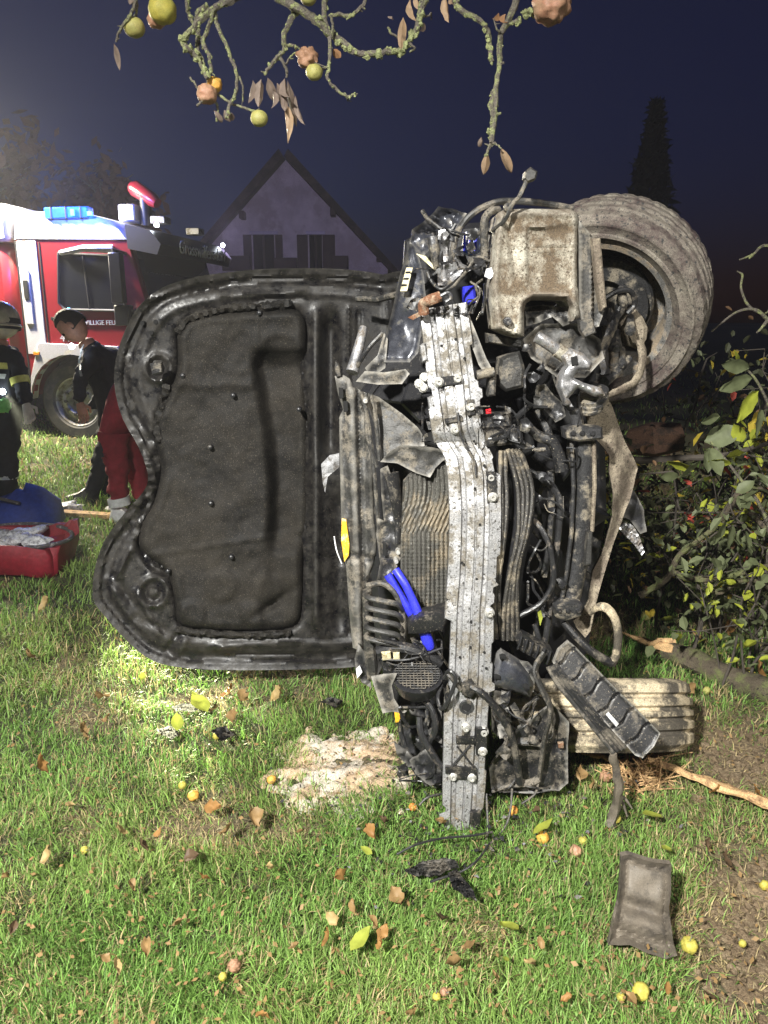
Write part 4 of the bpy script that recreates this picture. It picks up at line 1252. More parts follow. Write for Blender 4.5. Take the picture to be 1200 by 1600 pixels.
def rad_rel(x, y, bd):
    lean = np.where(y < 830, (830 - y) * 0.16 + 6 * np.sin((y - 740) / 22.0), 0)
    r = 0.0065 * np.sin(2 * pi * (x - lean) / 7.0)
    r += 0.0025 * np.sin(2 * pi * y / 6.0) * (y > 840)
    r += 0.030 * np.exp(-(((x - 672) / 10) ** 2 + ((y - 770) / 40) ** 2)) - 0.02 * np.exp(-(((x - 655) / 18) ** 2 + ((y - 860) / 40) ** 2))
    return r


part(MB().sheet(RADP, lambda x, y: 2.14 + 0.02 * sin(y / 50), 2.2, rad_rel, 0.03), 'radiator', 'radiator', ang=60)
part(MB().prism([(628, 760), (622, 800), (624, 860), (618, 905), (606, 920), (604, 860), (608, 780), (615, 735)], 2.22, 0.06, 0.01), 'radiator_tank', 'clean_black')
part(MB().tube(spl(PP([(612, 740, 2.15), (618, 775, 2.15), (624, 815, 2.16), (622, 850, 2.15)])), [0.026, 0.012], 10, flat=0.6), 'air_duct', 'black_plastic')

# --- blue pipes
part(MB().tube(spl(PP([(606, 898, 2.11), (622, 925, 2.10), (640, 955, 2.09), (650, 972, 2.10)])), 0.0125, 14), 'blue_pipe', 'blue')
part(MB().tube(spl(PP([(618, 890, 2.10), (634, 915, 2.08), (650, 950, 2.07), (662, 985, 2.06), (672, 1013, 2.06)])), [0.0125, 0.012, 0.012, 0.012, 0.012, 0.012, 0.012, 0.012, 0.012, 0.012, 0.0125, 0.013, 0.0135, 0.014, 0.014, 0.015, 0.015, 0.015, 0.016, 0.016, 0.016, 0.017, 0.017, 0.016, 0.013], 14), 'blue_pipe', 'blue')
part(MB().prism([(640, 974), (655, 963), (700, 952), (702, 962), (692, 984), (660, 990), (638, 990)], 2.02, 0.06, 0.006), 'black_bracket', 'black_plastic')
# --- grille slats
for i in range(5):
    y = 928 + i * 16
    part(MB().tube(spl(PP([(577, y - 4, 2.12), (572, y + 1, 2.10), (576, y + 6, 2.07), (598, y + 11, 2.055), (620, y + 16, 2.06), (628, y + 24, 2.08)]), 5), 0.0085, 8, flat=0.75), 'grille_slat', 'dusty_plastic')
part(MB().tube(spl(PP([(574, 915, 2.12), (600, 912, 2.10), (622, 935, 2.09), (630, 975, 2.09), (628, 1020, 2.1)])), 0.009, 8), 'grille_frame', 'dusty_plastic')
part(MB().prism([(566, 930), (580, 925), (584, 990), (590, 1050), (588, 1062), (574, 1062), (568, 1010)], 2.14, 0.05, 0.008), 'side_support', 'dusty_plastic')
part(MB().sheet([(560, 1005), (570, 1020), (578, 1050), (580, 1075), (566, 1066), (557, 1050), (554, 1030)], 2.16, 4, None, 0.008, 0.01, 0.03), 'torn_flap', 'clean_black')
part(MB().sheet([(556, 1046), (562, 1040), (566, 1050), (558, 1060)], 2.14, 3, None, 0.004, 0.004, 0.02), 'paint_shard', 'white_sticker')
# --- horn / fog lamp bowl with mesh face
fo = P(652, 1056, 2.02)
bowl = MB().lathe([(0.0, 0.075), (0.035, 0.068), (0.058, 0.045), (0.070, 0.012), (0.074, 0.0), (0.068, -0.002), (0.0, 0.004)], fo, (0.02, 0.25, -0.97), 36)
fog = part(bowl, 'fog_lamp', 'clean_black')
gm_ = MB()
for i in range(-6, 7):
    u = i * 0.0105
    s_ = math.sqrt(max(0, 0.066 ** 2 - u * u))
    for (a, b) in (((u, -s_), (u, s_)), ((-s_, u), (s_, u))):
        pa, pb = fo + V((a[0], a[1] * 0.97, a[1] * 0.25 + 0.008)), fo + V((b[0], b[1] * 0.97, b[1] * 0.25 + 0.008))
        gm_.tube([pa, pb], 0.0016, 5)
part(gm_, 'lamp_mesh', 'dusty_plastic', fog)
part(MB().sheet([(580, 1058), (600, 1054), (620, 1053), (612, 1072), (616, 1092), (626, 1108), (642, 1106), (632, 1114), (612, 1112), (598, 1115), (590, 1090)], 1.99, 4, lambda x, y, bd: -0.012 * np.exp(-((x - 600) / 14) ** 2), 0.006, 0.004, 0.04), 'lamp_shell', 'dusty_plastic', ang=50)
# lower left: black crumpled plastic
r = random.Random(12)
for poly, d in (([(622, 1112), (650, 1105), (690, 1100), (692, 1180), (686, 1232), (668, 1230), (645, 1205), (620, 1170), (628, 1140)], 2.10), ([(616, 1160), (640, 1178), (652, 1195), (640, 1200), (622, 1182)], 2.03), ([(640, 1190), (668, 1170), (690, 1195), (690, 1225), (672, 1226), (650, 1210)], 2.0), ([(664, 1110), (690, 1110), (690, 1160), (670, 1150)], 2.02)):
    part(MB().sheet(poly, d, 4.5, None, 0.01, 0.022, 0.035), 'crumpled_liner', 'clean_black', ang=50)
for pts, rr in (([(660, 1090, 2.02), (676, 1110, 1.99), (680, 1140, 1.98), (668, 1158, 1.99), (655, 1150, 2.0)], 0.009), ([(690, 1070, 2.0), (684, 1090, 1.97), (690, 1108, 1.95), (700, 1095, 1.93), (712, 1062, 1.93), (702, 1048, 1.94), (694, 1060, 1.96)], 0.0055), ([(630, 1110, 2.0), (626, 1140, 2.0), (632, 1165, 1.99)], 0.008), ([(655, 1120, 2.0), (660, 1150, 1.98), (690, 1200, 1.97)], 0.010), ([(590, 1018, 2.08), (620, 1010, 2.07), (655, 1018, 2.06), (690, 1035, 2.06)], 0.016), ([(596, 1030, 2.06), (640, 1030, 2.05), (692, 1012, 2.03)], 0.004)):
    part(MB().tube(spl(PP(pts)), rr, 8), 'hose', 'rubber')
for poly in ([(596, 1020), (610, 1018), (611, 1030), (598, 1032)], [(614, 1021), (624, 1020), (625, 1031), (615, 1031)]):
    part(MB().prism(poly, 2.05, 0.03, 0.004), 'connector', 'sticker')
part(MB().prism([(616, 1112), (624, 1111), (626, 1128), (618, 1129)], 1.99, 0.005, 0.001), 'sticker', 'yellow_sticker')

# --- the bumper beam: bare aluminium, bent, standing upright in front
BEAM = [(478, 692, 38, 2.11), (520, 698, 38, 2.10), (560, 703, 39, 2.095), (600, 708, 40, 2.085), (640, 713, 38, 2.075), (672, 716, 36, 2.07), (690, 722, 38, 2.085), (715, 736, 36, 2.07), (745, 741, 37, 2.035), (800, 743, 36, 2.02), (850, 742, 36, 2.01), (900, 740, 36, 2.0), (950, 736, 36, 1.985), (1000, 735, 37, 1.975), (1050, 733, 37, 1.965), (1090, 731, 37, 1.96), (1130, 729, 36, 1.95), (1180, 727, 35, 1.94), (1230, 725, 34, 1.93), (1270, 723, 32, 1.92), (1297, 721, 30, 1.915)]
by = np.array([b[0] for b in BEAM], float)
bprof = [(-1, 0.030), (-0.97, 0.004), (-0.62, 0.0), (-0.56, 0.010), (-0.40, 0.012), (-0.34, 0.001), (-0.03, 0.0), (0.0, 0.006), (0.05, 0.006), (0.08, 0.0), (0.36, 0.001), (0.42, 0.013), (0.58, 0.012), (0.64, 0.001), (0.97, 0.004), (1, 0.030)]
rb = random.Random(3)
steps = {}
rows, ylist = [], list(np.arange(478, 1298, 4.0)) + [1297.0]
el, er = 0.0, 0.0
for i, y in enumerate(ylist):
    if i % 1 == 0 and rb.random() < 0.10:
        el = rb.choice((0, 0, 3, 5, -5))
    if rb.random() < 0.10:
        er = rb.choice((0, 0, -3, -5, 5))
    cx, hw, d = (np.interp(y, by, [b[k] for b in BEAM]) for k in (1, 2, 3))
    tilt = (6 if y < 690 else 0)
    row = []
    for u, dep in bprof:
        e_ = el if u <= -0.97 else er if u >= 0.97 else 0
        cr_ = 0.007 * math.exp(-((y - 688) / 14) ** 2) * sin(u * 5) + 0.0022 * NZ(u * 2.3, y / 22.0) + 0.003 * NZ(u, y / 60.0, 5)
        row.append(P(cx + u * hw + e_, y - u * tilt, d + dep * (1 if y > 700 or abs(u) > .9 else 1.1) + cr_))
    rows.append(row)
bm_ = MB()
nb_ = len(bprof)
vs = [q for rw in rows for q in rw] + [q + V((0, 0.006, 0)) for rw in rows for q in rw]
fs = []
nr = len(rows)
for i in range(nr - 1):
    for j in range(nb_ - 1):
        a = i * nb_ + j
        fs.append((a, a + nb_, a + nb_ + 1, a + 1))
        fs.append(tuple(q + nr * nb_ for q in (a, a + 1, a + nb_ + 1, a + nb_)))
o_ = nr * nb_
for i in range(nr - 1):
    for j in (0, nb_ - 1):
        a = i * nb_ + j
        fs.append((a, a + o_, a + nb_ + o_, a + nb_))
for i in (0, nr - 1):
    for j in range(nb_ - 1):
        a = i * nb_ + j
        fs.append((a, a + 1, a + 1 + o_, a + o_))
bm_.add(vs, fs)
beam = part(bm_, 'bumper_beam', 'alu', ang=32, label='bare dirt-speckled aluminium bumper beam standing upright')


def bd_at(y):
    return float(np.interp(y, by, [b[3] for b in BEAM]))


def beam_bolt(x, y, r_=0.0105, m='bolt', z=0.0):
    d = bd_at(y) - 0.004 + z
    part(MB().lathe([(0.0, -0.006), (r_ * 0.35, -0.006), (r_ * 0.4, -0.011), (r_ * 0.75, -0.011), (r_, -0.004), (r_ * 1.3, -0.002), (r_ * 1.35, 0.012)], P(x, y, d), (0, 1, 0), 14), 'bolt', m, beam)


for (x, y) in ((686, 597), (715, 592), (736, 636), (712, 671), (767, 746), (770, 777), (765, 958), (728, 1137), (756, 1144), (754, 1174), (708, 1213), (737, 1215)):
    beam_bolt(x, y)
for poly in ([(682, 590), (720, 586), (722, 600), (683, 604)], [(729, 626), (741, 624), (743, 648), (731, 650)], [(695, 655), (722, 650), (724, 658), (696, 662)], [(713, 1152), (744, 1152), (744, 1163), (713, 1163)], [(744, 1139), (761, 1139), (761, 1180), (744, 1180)], [(696, 1198), (743, 1200), (743, 1211), (696, 1209)], [(701, 1206), (744, 1210), (743, 1219), (702, 1218)], [(722, 1134), (734, 1134), (734, 1153), (722, 1153)], [(760, 738), (775, 738), (777, 786), (762, 786)], [(734, 1270), (750, 1268), (751, 1292), (736, 1292)], [(694, 1085), (700, 1070), (704, 1095), (698, 1112)]):
    my = sum(q[1] for q in poly) / 4
    part(MB().prism(poly, bd_at(my) - 0.007, 0.014, 0.0015), 'clip_bracket', 'black_plastic', beam)
for (a, b) in (((714, 1166), (741, 1200)), ((735, 1164), (706, 1198))):
    part(MB().tube([P(a[0], a[1], bd_at(a[1]) - 0.006), P(b[0], b[1], bd_at(b[1]) - 0.006)], 0.003, 6), 'strap', 'rubber', beam)
part(MB().lathe([(0.0, 0.004), (0.012, 0.004), (0.013, -0.002), (0.020, -0.003), (0.021, 0.004)], P(729, 1105, bd_at(1105) - 0.001), (0, 1, 0), 24), 'tow_eye_ring', 'steel', beam)
part(MB().lathe([(0.0, 0.0), (0.012, 0.0), (0.0125, 0.003)], P(729, 1105, bd_at(1105) - 0.0022), (0, 1, 0), 20), 'tow_eye_hole', 'hole', beam)
for (x, y) in ((741, 690), (757, 728), (742, 764), (736, 972), (735, 1012), (719, 1028), (760, 1045), (750, 820), (722, 880), (745, 905), (712, 530), (726, 560), (690, 540), (757, 1020)):
    part(MB().lathe([(0.0, 0.0), (0.0034, 0.0), (0.0042, 0.004)], P(x, y, bd_at(y) - 0.002), (0, 1, 0), 8), 'rivet_hole', 'hole', beam)
# wiring clutched at the lower beam
for pts, rr in (([(735, 1072, 1.94), (752, 1082, 1.93), (770, 1100, 1.93), (790, 1130, 1.94), (802, 1160, 1.95), (808, 1195, 1.96), (812, 1224, 1.97)], 0.0105), ([(720, 1078, 1.94), (705, 1060, 1.94), (698, 1052, 1.95)], 0.006), ([(716, 645, 2.06), (720, 680, 2.05), (740, 720, 2.04), (744, 745, 2.03)], 0.003)):
    part(MB().tube(spl(PP(pts)), rr, 8), 'wiring_loom', 'black_plastic')
part(MB().prism([(722, 1072), (738, 1066), (746, 1078), (736, 1090), (722, 1086)], 1.935, 0.025, 0.004), 'connector', 'black_plastic')

# --- top left: inner wing with sticker, crumpled sheet, hoses, coolant bottle
part(MB().sheet([(641, 377), (652, 392), (662, 430), (666, 470), (660, 510), (653, 552), (640, 566), (600, 566), (598, 540), (612, 488), (624, 432)], 2.22, 4, lambda x, y, bd: -0.014 * np.exp(-(bd / 3.5) ** 2) + 0.012 * np.exp(-(((x - 630) / 14) ** 2 + ((y - 500) / 30) ** 2)), 0.008, 0.006, 0.06), 'inner_wing', 'paint_grey', ang=45)
part(MB().prism([(635, 418), (645, 418), (636, 455), (625, 455)], 2.192, 0.004, 0.0005), 'sticker', 'sticker')
for i in range(3):
    part(MB().prism([(634 - i * 3, 424 + i * 10), (642 - i * 3, 424 + i * 10), (641 - i * 3, 427 + i * 10), (633 - i * 3, 427 + i * 10)], 2.1905, 0.002, 0.0002), 'sticker_print', 'hole')
part(MB().sheet([(641, 377), (644, 358), (660, 348), (676, 334), (684, 324), (706, 325), (730, 333), (718, 350), (708, 366), (690, 372), (676, 385), (662, 400), (652, 396)], 2.24, 4, lambda x, y, bd: -0.02 * np.exp(-(bd / 4) ** 2), 0.006, 0.028, 0.04), 'crumpled_wing_edge', 'paint_grey', ang=40)
part(MB().sheet([(690, 378), (704, 372), (712, 395), (722, 412), (740, 420), (716, 432), (700, 446), (684, 446), (684, 415)], 2.16, 4, lambda x, y, bd: -0.012 * np.exp(-(bd / 4) ** 2), 0.008, 0.014, 0.03), 'suspension_bracket', 'bright_alu', ang=40)
part(MB().sheet([(650, 396), (665, 400), (680, 418), (681, 424), (668, 412)], 2.15, 3, None, 0.003, 0.006, 0.02), 'metal_shard', 'sticker')
cb = MB().prism([(728, 362), (748, 358), (752, 392), (740, 398), (722, 392)], 2.20, 0.07, 0.012)
cbo = part(cb, 'coolant_bottle', 'coolant')
part(MB().prism([(722, 448), (742, 446), (744, 472), (726, 478)], 2.18, 0.05, 0.008), 'blue_cap', 'blue')
for i in range(3):
    part(MB().tube(PP([(726 + i * 9, 364, 2.19), (724 + i * 9, 392, 2.19)]), 0.004, 6), 'bottle_rib', 'blue', cbo)
for pts, rr, mm in (([(704, 410, 2.16), (709, 385, 2.15), (716, 362, 2.15), (736, 336, 2.15), (766, 319, 2.14), (800, 314, 2.15), (850, 318, 2.16), (895, 326, 2.18)], 0.0085, 'dusty_plastic'), ([(757, 400, 2.13), (756, 370, 2.12), (758, 342, 2.11), (768, 330, 2.11), (780, 328, 2.12)], 0.0105, 'dusty_plastic'), ([(690, 455, 2.13), (705, 450, 2.12), (728, 425, 2.12), (745, 402, 2.12), (765, 408, 2.12)], 0.004, 'dusty_plastic'), ([(770, 360, 2.09), (788, 345, 2.05), (800, 320, 2.04), (811, 308, 2.05), (818, 294, 2.05), (826, 276, 2.05)], 0.0055, 'dusty_plastic'), ([(705, 440, 2.13), (690, 452, 2.12), (675, 440, 2.14), (668, 425, 2.15)], 0.005, 'black_plastic'), ([(660, 330, 2.2), (672, 345, 2.18), (700, 362, 2.17), (712, 350, 2.17)], 0.006, 'black_plastic'), ([(684, 366, 2.17), (700, 362, 2.15), (712, 370, 2.15)], 0.008, 'steel'), ([(735, 440, 2.14), (750, 455, 2.13), (738, 490, 2.14)], 0.003, 'steel'), ([(750, 450, 2.14), (757, 470, 2.14), (745, 500, 2.15)], 0.0025, 'steel')):
    part(MB().tube(spl(PP(pts)), rr, 8, wob=0.15), 'hose', mm)
con = MB().prism([(820, 268), (829, 261), (840, 268), (837, 280), (824, 285), (819, 278)], 2.04, 0.03, 0.005)
part(con, 'cable_plug', 'dusty_plastic')
part(MB().tube(PP([(676, 372, 2.15), (680, 400, 2.14), (682, 420, 2.15)]), [0.018, 0.008], 10), 'strut_top', 'steel')
part(MB().sheet([(686, 360), (694, 358), (702, 366), (694, 376), (684, 374)], 2.13, 3, None, 0.006, 0.006, 0.02), 'metal_tab', 'bright_alu')
rs = MB().tube(spl(PP([(662, 490, 2.08), (662, 475, 2.07), (674, 468, 2.06), (688, 462, 2.06)])), 0.014, 10, wob=0.3)
part(rs, 'rusty_hinge', 'rust')
part(MB().sheet([(637, 496), (655, 487), (660, 492), (645, 500)], 2.09, 3, None, 0.003, 0.003, 0.02), 'rusty_tab', 'rust')
part(MB().tube(spl(PP([(688, 463, 2.05), (700, 458, 2.05), (704, 466, 2.05), (696, 472, 2.05)])), 0.006, 8), 'hook', 'steel')
# left of the beam top: black tray, shiny strut, bolts
part(MB().sheet([(556, 596), (570, 580), (600, 582), (634, 577), (640, 584), (628, 600), (590, 601)], 2.16, 4, None, 0.012, 0.008, 0.04), 'headlamp_tray', 'dusty_plastic', ang=50)
part(MB().tube(spl(PP([(568, 512, 2.30), (564, 530, 2.28), (556, 560, 2.26), (550, 582, 2.24)])), [0.012, 0.019], 10), 'gas_strut', 'bright_alu')
part(MB().tube(spl(PP([(556, 575, 2.24), (575, 545, 2.22), (598, 520, 2.22)])), 0.007, 8), 'strut_rod', 'black_plastic')
part(MB().sheet([(570, 575), (590, 555), (600, 520), (606, 530), (602, 575), (580, 590)], 2.21, 4, None, 0.008, 0.008, 0.03), 'side_tray', 'black_plastic')
for (x, y) in ((663, 590), (655, 600), (661, 606)):
    part(MB().lathe([(0, -0.012), (0.008, -0.012), (0.009, -0.004), (0.013, -0.003), (0.013, 0.02)], P(x, y, 2.1), (0, 1, 0), 10), 'bolt', 'bolt')
part(MB().prism([(656, 540), (664, 535), (668, 562), (660, 566)], 2.09, 0.02, 0.003), 'beam_tab', 'alu')
part(MB().prism([(668, 622), (678, 618), (684, 668), (676, 671)], 2.085, 0.02, 0.003), 'beam_tab', 'alu')
# right of the beam top: strut and towing bracket
part(MB().sheet([(722, 500), (730, 484), (760, 560), (770, 578), (756, 582), (748, 570)], 2.12, 4, None, 0.008, 0.004, 0.04), 'stay_bracket', 'dusty_plastic')
part(MB().tube(PP([(745, 586, 2.11), (772, 581, 2.11)]), 0.013, 10), 'cross_pin', 'steel')
part(MB().prism([(764, 574), (776, 580), (774, 618), (762, 620)], 2.12, 0.05, 0.006), 'crash_box', 'dusty_plastic')

# --- washer tank, dirty white
TANK = [(778, 333), (786, 328), (820, 326), (892, 327), (902, 332), (905, 342), (904, 400), (904, 450), (906, 480), (907, 496), (893, 502), (892, 480), (884, 470), (862, 468), (832, 468), (822, 474), (819, 484), (819, 526), (806, 528), (792, 524), (773, 514), (769, 475), (767, 446), (770, 400), (774, 360)]


def tank_rel(x, y, bd):
    r = 0.020 * np.exp(-(bd / 3.5) ** 2)
    pa = np.array([(826, 360), (903, 352), (903, 448), (860, 452), (838, 452), (828, 440), (826, 420)])
    pd, pin = sdf(np.stack([x, y], 1), pa)
    r += np.where(pin, 0.012, 0.012 * np.exp(-(pd / 2.5) ** 2))
    r += 0.010 * np.exp(-((x - (790 + (y - 330) * 0.16)) / 4) ** 2) * (y < 440)
    for yy in (356, 382, 392):
        r += -0.005 * np.exp(-((y - yy) / 3) ** 2) * (x > 830)
    r += 0.010 * np.exp(-(((x - 793) / 6) ** 2 + ((y - 502) / 6) ** 2))
    r += -0.008 * np.exp(-((bd - 8) / 4) ** 2)
    return r


tank = part(MB().sheet(TANK, lambda x, y: 2.06 + (x - 770) * 0.0004, 3.6, tank_rel, 0.13), 'washer_tank', 'tank', ang=55, label='mud-stained white washer fluid tank')
part(MB().lathe([(0, -0.006), (0.004, -0.007), (0.010, -0.006), (0.012, 0.004)], P(793, 502, 2.055), (0, 1, 0), 14), 'plug', 'steel', tank)
part(MB().lathe([(0, -0.006), (0.006, -0.007), (0.011, -0.003), (0.012, 0.01)], P(794, 324, 2.07), (0, 1, 0), 12), 'bolt', 'steel', tank)
part(MB().sheet([(760, 420), (768, 418), (772, 430), (766, 436), (757, 432)], 2.07, 3, None, 0.005), 'mounting_ear', 'white_sticker', tank)
part(MB().sheet([(905, 345), (920, 362), (936, 382), (942, 440), (944, 486), (936, 510), (912, 516), (906, 480)], 2.13, 4, lambda x, y, bd: -0.008 * np.exp(-(bd / 3) ** 2) + 0.02 * (x > 925), 0.01, 0.003, 0.05), 'tank_bracket', 'dusty_plastic', ang=40)
part(MB().prism([(924, 372), (938, 372), (948, 480), (940, 486), (932, 440)], 2.11, 0.03, 0.004), 'bracket_rail', 'mud_metal')
part(MB().prism([(904, 500), (926, 498), (932, 520), (914, 528), (906, 516)], 2.10, 0.02, 0.004), 'bracket_foot', 'dusty_plastic')
part(MB().sheet([(820, 480), (850, 476), (890, 482), (892, 505), (880, 510), (862, 495), (840, 505), (822, 510)], 2.17, 4, None, 0.01, 0.02, 0.03), 'pump_cover', 'black_plastic')
part(MB().sheet([(816, 530), (845, 506), (900, 505), (938, 530), (944, 560), (915, 590), (870, 590), (830, 560)], 2.2, 4, lambda x, y, bd: -0.02 * np.exp(-(bd / 5) ** 2), 0.02, 0.012, 0.06), 'liner_panel', 'dusty_plastic', label='dark mud-splashed liner panel')
# alloy shaft and engine mount
part(MB().tube(PP([(838, 526, 2.07), (852, 534, 2.07), (872, 548, 2.08)]), 0.0155, 14), 'drive_shaft', 'bright_alu')
part(MB().tube(PP([(870, 546, 2.075), (884, 556, 2.08)]), 0.019, 14), 'shaft_collar', 'tank')
mo = MB().sheet([(876, 556), (892, 544), (912, 552), (926, 566), (922, 578), (904, 578), (896, 590), (912, 598), (940, 606), (946, 618), (930, 620), (902, 606), (888, 622), (896, 636), (884, 634), (872, 606), (874, 588), (884, 572)], 2.05, 3, lambda x, y, bd: 0.012 * np.exp(-(bd / 2.5) ** 2), 0.03, 0.003, 0.03)
part(mo, 'engine_mount', 'bright_alu', ang=40)
part(MB().prism([(892, 558), (902, 556), (904, 570), (894, 572)], 2.045, 0.02, 0.002), 'mount_slot', 'hole')
for k, rr in enumerate((0.040, 0.043, 0.040, 0.036)):
    part(MB().lathe([(0, -0.008), (rr * 0.8, -0.008), (rr, -0.002), (rr, 0.006), (rr * 0.85, 0.012), (0, 0.012)], P(928 - k * 2, 612 + k * 8, 2.14), (0.25, 0.35, -0.9), 24), 'rubber_bush', 'steel')
part(MB().sheet([(838, 602), (852, 600), (866, 618), (880, 630), (884, 650), (868, 660), (850, 640), (836, 622)], 2.16, 4, lambda x, y, bd: -0.014 * np.exp(-(bd / 3) ** 2), 0.006, 0.008, 0.03), 'bent_bracket', 'steel', ang=40)
part(MB().prism([(782, 560), (812, 548), (820, 575), (818, 605), (790, 612), (778, 600)], 2.14, 0.08, 0.01), 'relay_box', 'dusty_plastic')
part(MB().prism([(760, 520), (818, 530), (816, 545), (762, 536)], 2.16, 0.05, 0.006), 'duct_edge', 'dusty_plastic')
part(MB().prism([(750, 650), (798, 646), (800, 668), (752, 672)], 2.08, 0.07, 0.008), 'cooler_tank', 'black_plastic')
part(MB().prism([(756, 674), (816, 668), (818, 694), (760, 698)], 2.06, 0.07, 0.008), 'cooler_tank', 'black_plastic')
part(MB().prism([(759, 641), (767, 639), (768, 646), (760, 647)], 2.06, 0.015, 0.002), 'red_clip', 'red_plastic')
for pts, w_ in (([(786, 704), (786, 740), (788, 778), (787, 820), (783, 860), (778, 900), (776, 950), (780, 998)], 8), ([(802, 702), (812, 730), (820, 762), (820, 800), (815, 840), (804, 885), (798, 940), (797, 1000)], 15)):
    c_ = spl([(x, y, 0) for x, y in pts], 6)
    nt_ = max(2, int(w_ / 3.2))
    fm = MB()
    for kk in range(nt_):
        u = -w_ + 2 * w_ * (kk + 0.5) / nt_
        fm.tube([P(q.x + u * (0.75 + 0.25 * sin(q.y / 37.0)), q.y, 2.045 + 0.02 * (kk % 2) * 0.3 + 0.012 * sin(q.y / 50)) for q in c_], 0.0062, 6, wob=0.2)
    part(fm, 'cooler_tubes', 'dark_fin')
    bk = [(q.x - w_, q.y) for q in c_] + [(q.x + w_, q.y) for q in c_[::-1]]
    part(MB().prism(bk[::3], 2.075, 0.05, 0.003), 'cooler_core', 'clean_black')
for pts, rr, mm in (([(829, 807, 2.10), (848, 830, 2.08), (860, 860, 2.07), (865, 902, 2.07), (858, 925, 2.07), (842, 945, 2.07), (812, 962, 2.07)], 0.0085, 'rubber'), ([(826, 735, 2.15), (850, 750, 2.14), (868, 766, 2.13), (875, 790, 2.12), (872, 840, 2.12), (866, 890, 2.12), (861, 935, 2.12), (856, 975, 2.11), (851, 1008, 2.11)], 0.0095, 'rubber'), ([(860, 735, 2.2), (861, 790, 2.19), (857, 850, 2.19), (850, 900, 2.2)], 0.011, 'steel'), ([(832, 770, 2.2), (842, 800, 2.19), (848, 850, 2.2)], 0.007, 'rubber'), ([(800, 660, 2.12), (815, 645, 2.11), (828, 633, 2.11)], 0.008, 'rubber'), ([(818, 660, 2.10), (840, 680, 2.1), (862, 690, 2.1), (872, 710, 2.1), (878, 735, 2.1)], [0.012, 0.02], 'black_plastic'), ([(840, 640, 2.18), (852, 665, 2.17), (862, 690, 2.16)], 0.012, 'black_plastic'), ([(815, 690, 2.1), (835, 702, 2.1), (852, 702, 2.1)], 0.006, 'steel'), ([(835, 975, 2.13), (843, 1000, 2.12), (850, 1030, 2.12)], 0.008, 'rubber'), ([(843, 950, 2.16), (838, 980, 2.15), (834, 1000, 2.15)], 0.006, 'steel'), ([(880, 630, 2.12), (900, 648, 2.12), (902, 668, 2.12)], 0.007, 'rubber')):
    part(MB().tube(spl(PP(pts)), rr, 9, wob=0.08), 'hose', mm)
part(MB().sheet([(840, 957), (844, 950), (848, 965), (844, 978)], 2.08, 3, None, 0.002), 'caught_leaf', M['leaf_green'])
# subframe tube with its two clamps
c_ = spl([(913, 688, 0), (914, 740, 0), (911, 800, 0), (907, 860, 0), (898, 910, 0), (890, 945, 0)], 5)
part(MB().tube([P(q.x, q.y, 2.14) for q in c_], 0.031, 12, flat=0.8, wob=0.06), 'subframe_tube', 'steel', label='long dark steel subframe tube')
part(MB().tube(PP([(893, 690, 2.11), (896, 760, 2.11), (893, 830, 2.11), (885, 900, 2.11), (876, 944, 2.11)]), 0.006, 7), 'seam_flange', 'steel')
part(MB().tube(PP([(928, 690, 2.12), (929, 760, 2.12), (925, 830, 2.12)]), 0.006, 7), 'seam_flange', 'mud_metal')
part(MB().prism([(918, 832), (926, 832), (924, 882), (914, 884)], 2.09, 0.02, 0.003), 'sensor_strip', 'dusty_plastic')
for poly, d in (([(882, 670), (905, 664), (941, 668), (942, 686), (905, 690), (884, 686)], 2.08), ([(866, 948), (890, 940), (910, 944), (908, 962), (884, 970), (868, 964)], 2.07)):
    cl = part(MB().prism(poly, d, 0.05, 0.006), 'clamp', 'steel')
    cx = sum(q[0] for q in poly) / 6
    cy = sum(q[1] for q in poly) / 6
    for dx in (-14, 0, 16):
        part(MB().lathe([(0, -0.006), (0.005, -0.006), (0.008, -0.001), (0.008, 0.01)], P(cx + dx, cy, d), (0, 1, 0), 10), 'bolt', 'rubber', cl)
part(MB().tube(PP([(898, 640, 2.12), (903, 668, 2.12)]), 0.018, 10), 'tube_end', 'steel')
# dusty sill / undershield at the right, and the pale loop
FEN = [(916, 652), (930, 636), (948, 617), (957, 637), (966, 662), (977, 690), (990, 716), (997, 732), (992, 756), (983, 785), (972, 812), (960, 846), (949, 880), (938, 918), (930, 950), (922, 985), (914, 996), (900, 980), (896, 970), (910, 955), (921, 938), (926, 892), (946, 855), (957, 806), (958, 770), (953, 738), (952, 712), (944, 700), (933, 688), (922, 676)]
part(MB().sheet(FEN, lambda x, y: 2.16 + (x - 900) * 0.0016, 4, lambda x, y, bd: -0.012 * np.exp(-(bd / 3) ** 2) - 0.022 * np.exp(-((x - (968 - np.abs(y - 740) * 0.16)) / 12) ** 2), 0.012, 0.008, 0.08), 'undershield', 'mud_metal', ang=55, label='dust-coated undershield panel')
part(MB().sheet([(984, 762), (992, 768), (1006, 796), (1010, 830), (1000, 834), (984, 812), (974, 808)], 2.36, 4, None, 0.008, 0.008, 0.04), 'torn_liner', 'clean_black')
part(MB().sheet([(968, 826), (978, 815), (990, 822), (1000, 840), (1008, 862), (1003, 868), (992, 852), (976, 836)], 2.34, 3, lambda x, y, bd: 0.004 * np.sin((x + y) * 0.9), 0.006, 0.008, 0.02), 'heat_foil', 'bright_alu')
part(MB().tube(spl(PP([(924, 956, 2.12), (936, 948, 2.09), (950, 952, 2.08), (962, 970, 2.08), (966, 996, 2.09), (963, 1022, 2.10), (956, 1036, 2.11)])), [0.012, 0.015, 0.016, 0.017, 0.019], 12, flat=0.7, wob=0.12), 'lower_arm', 'tyre_tan', label='clay-coated curved suspension arm')
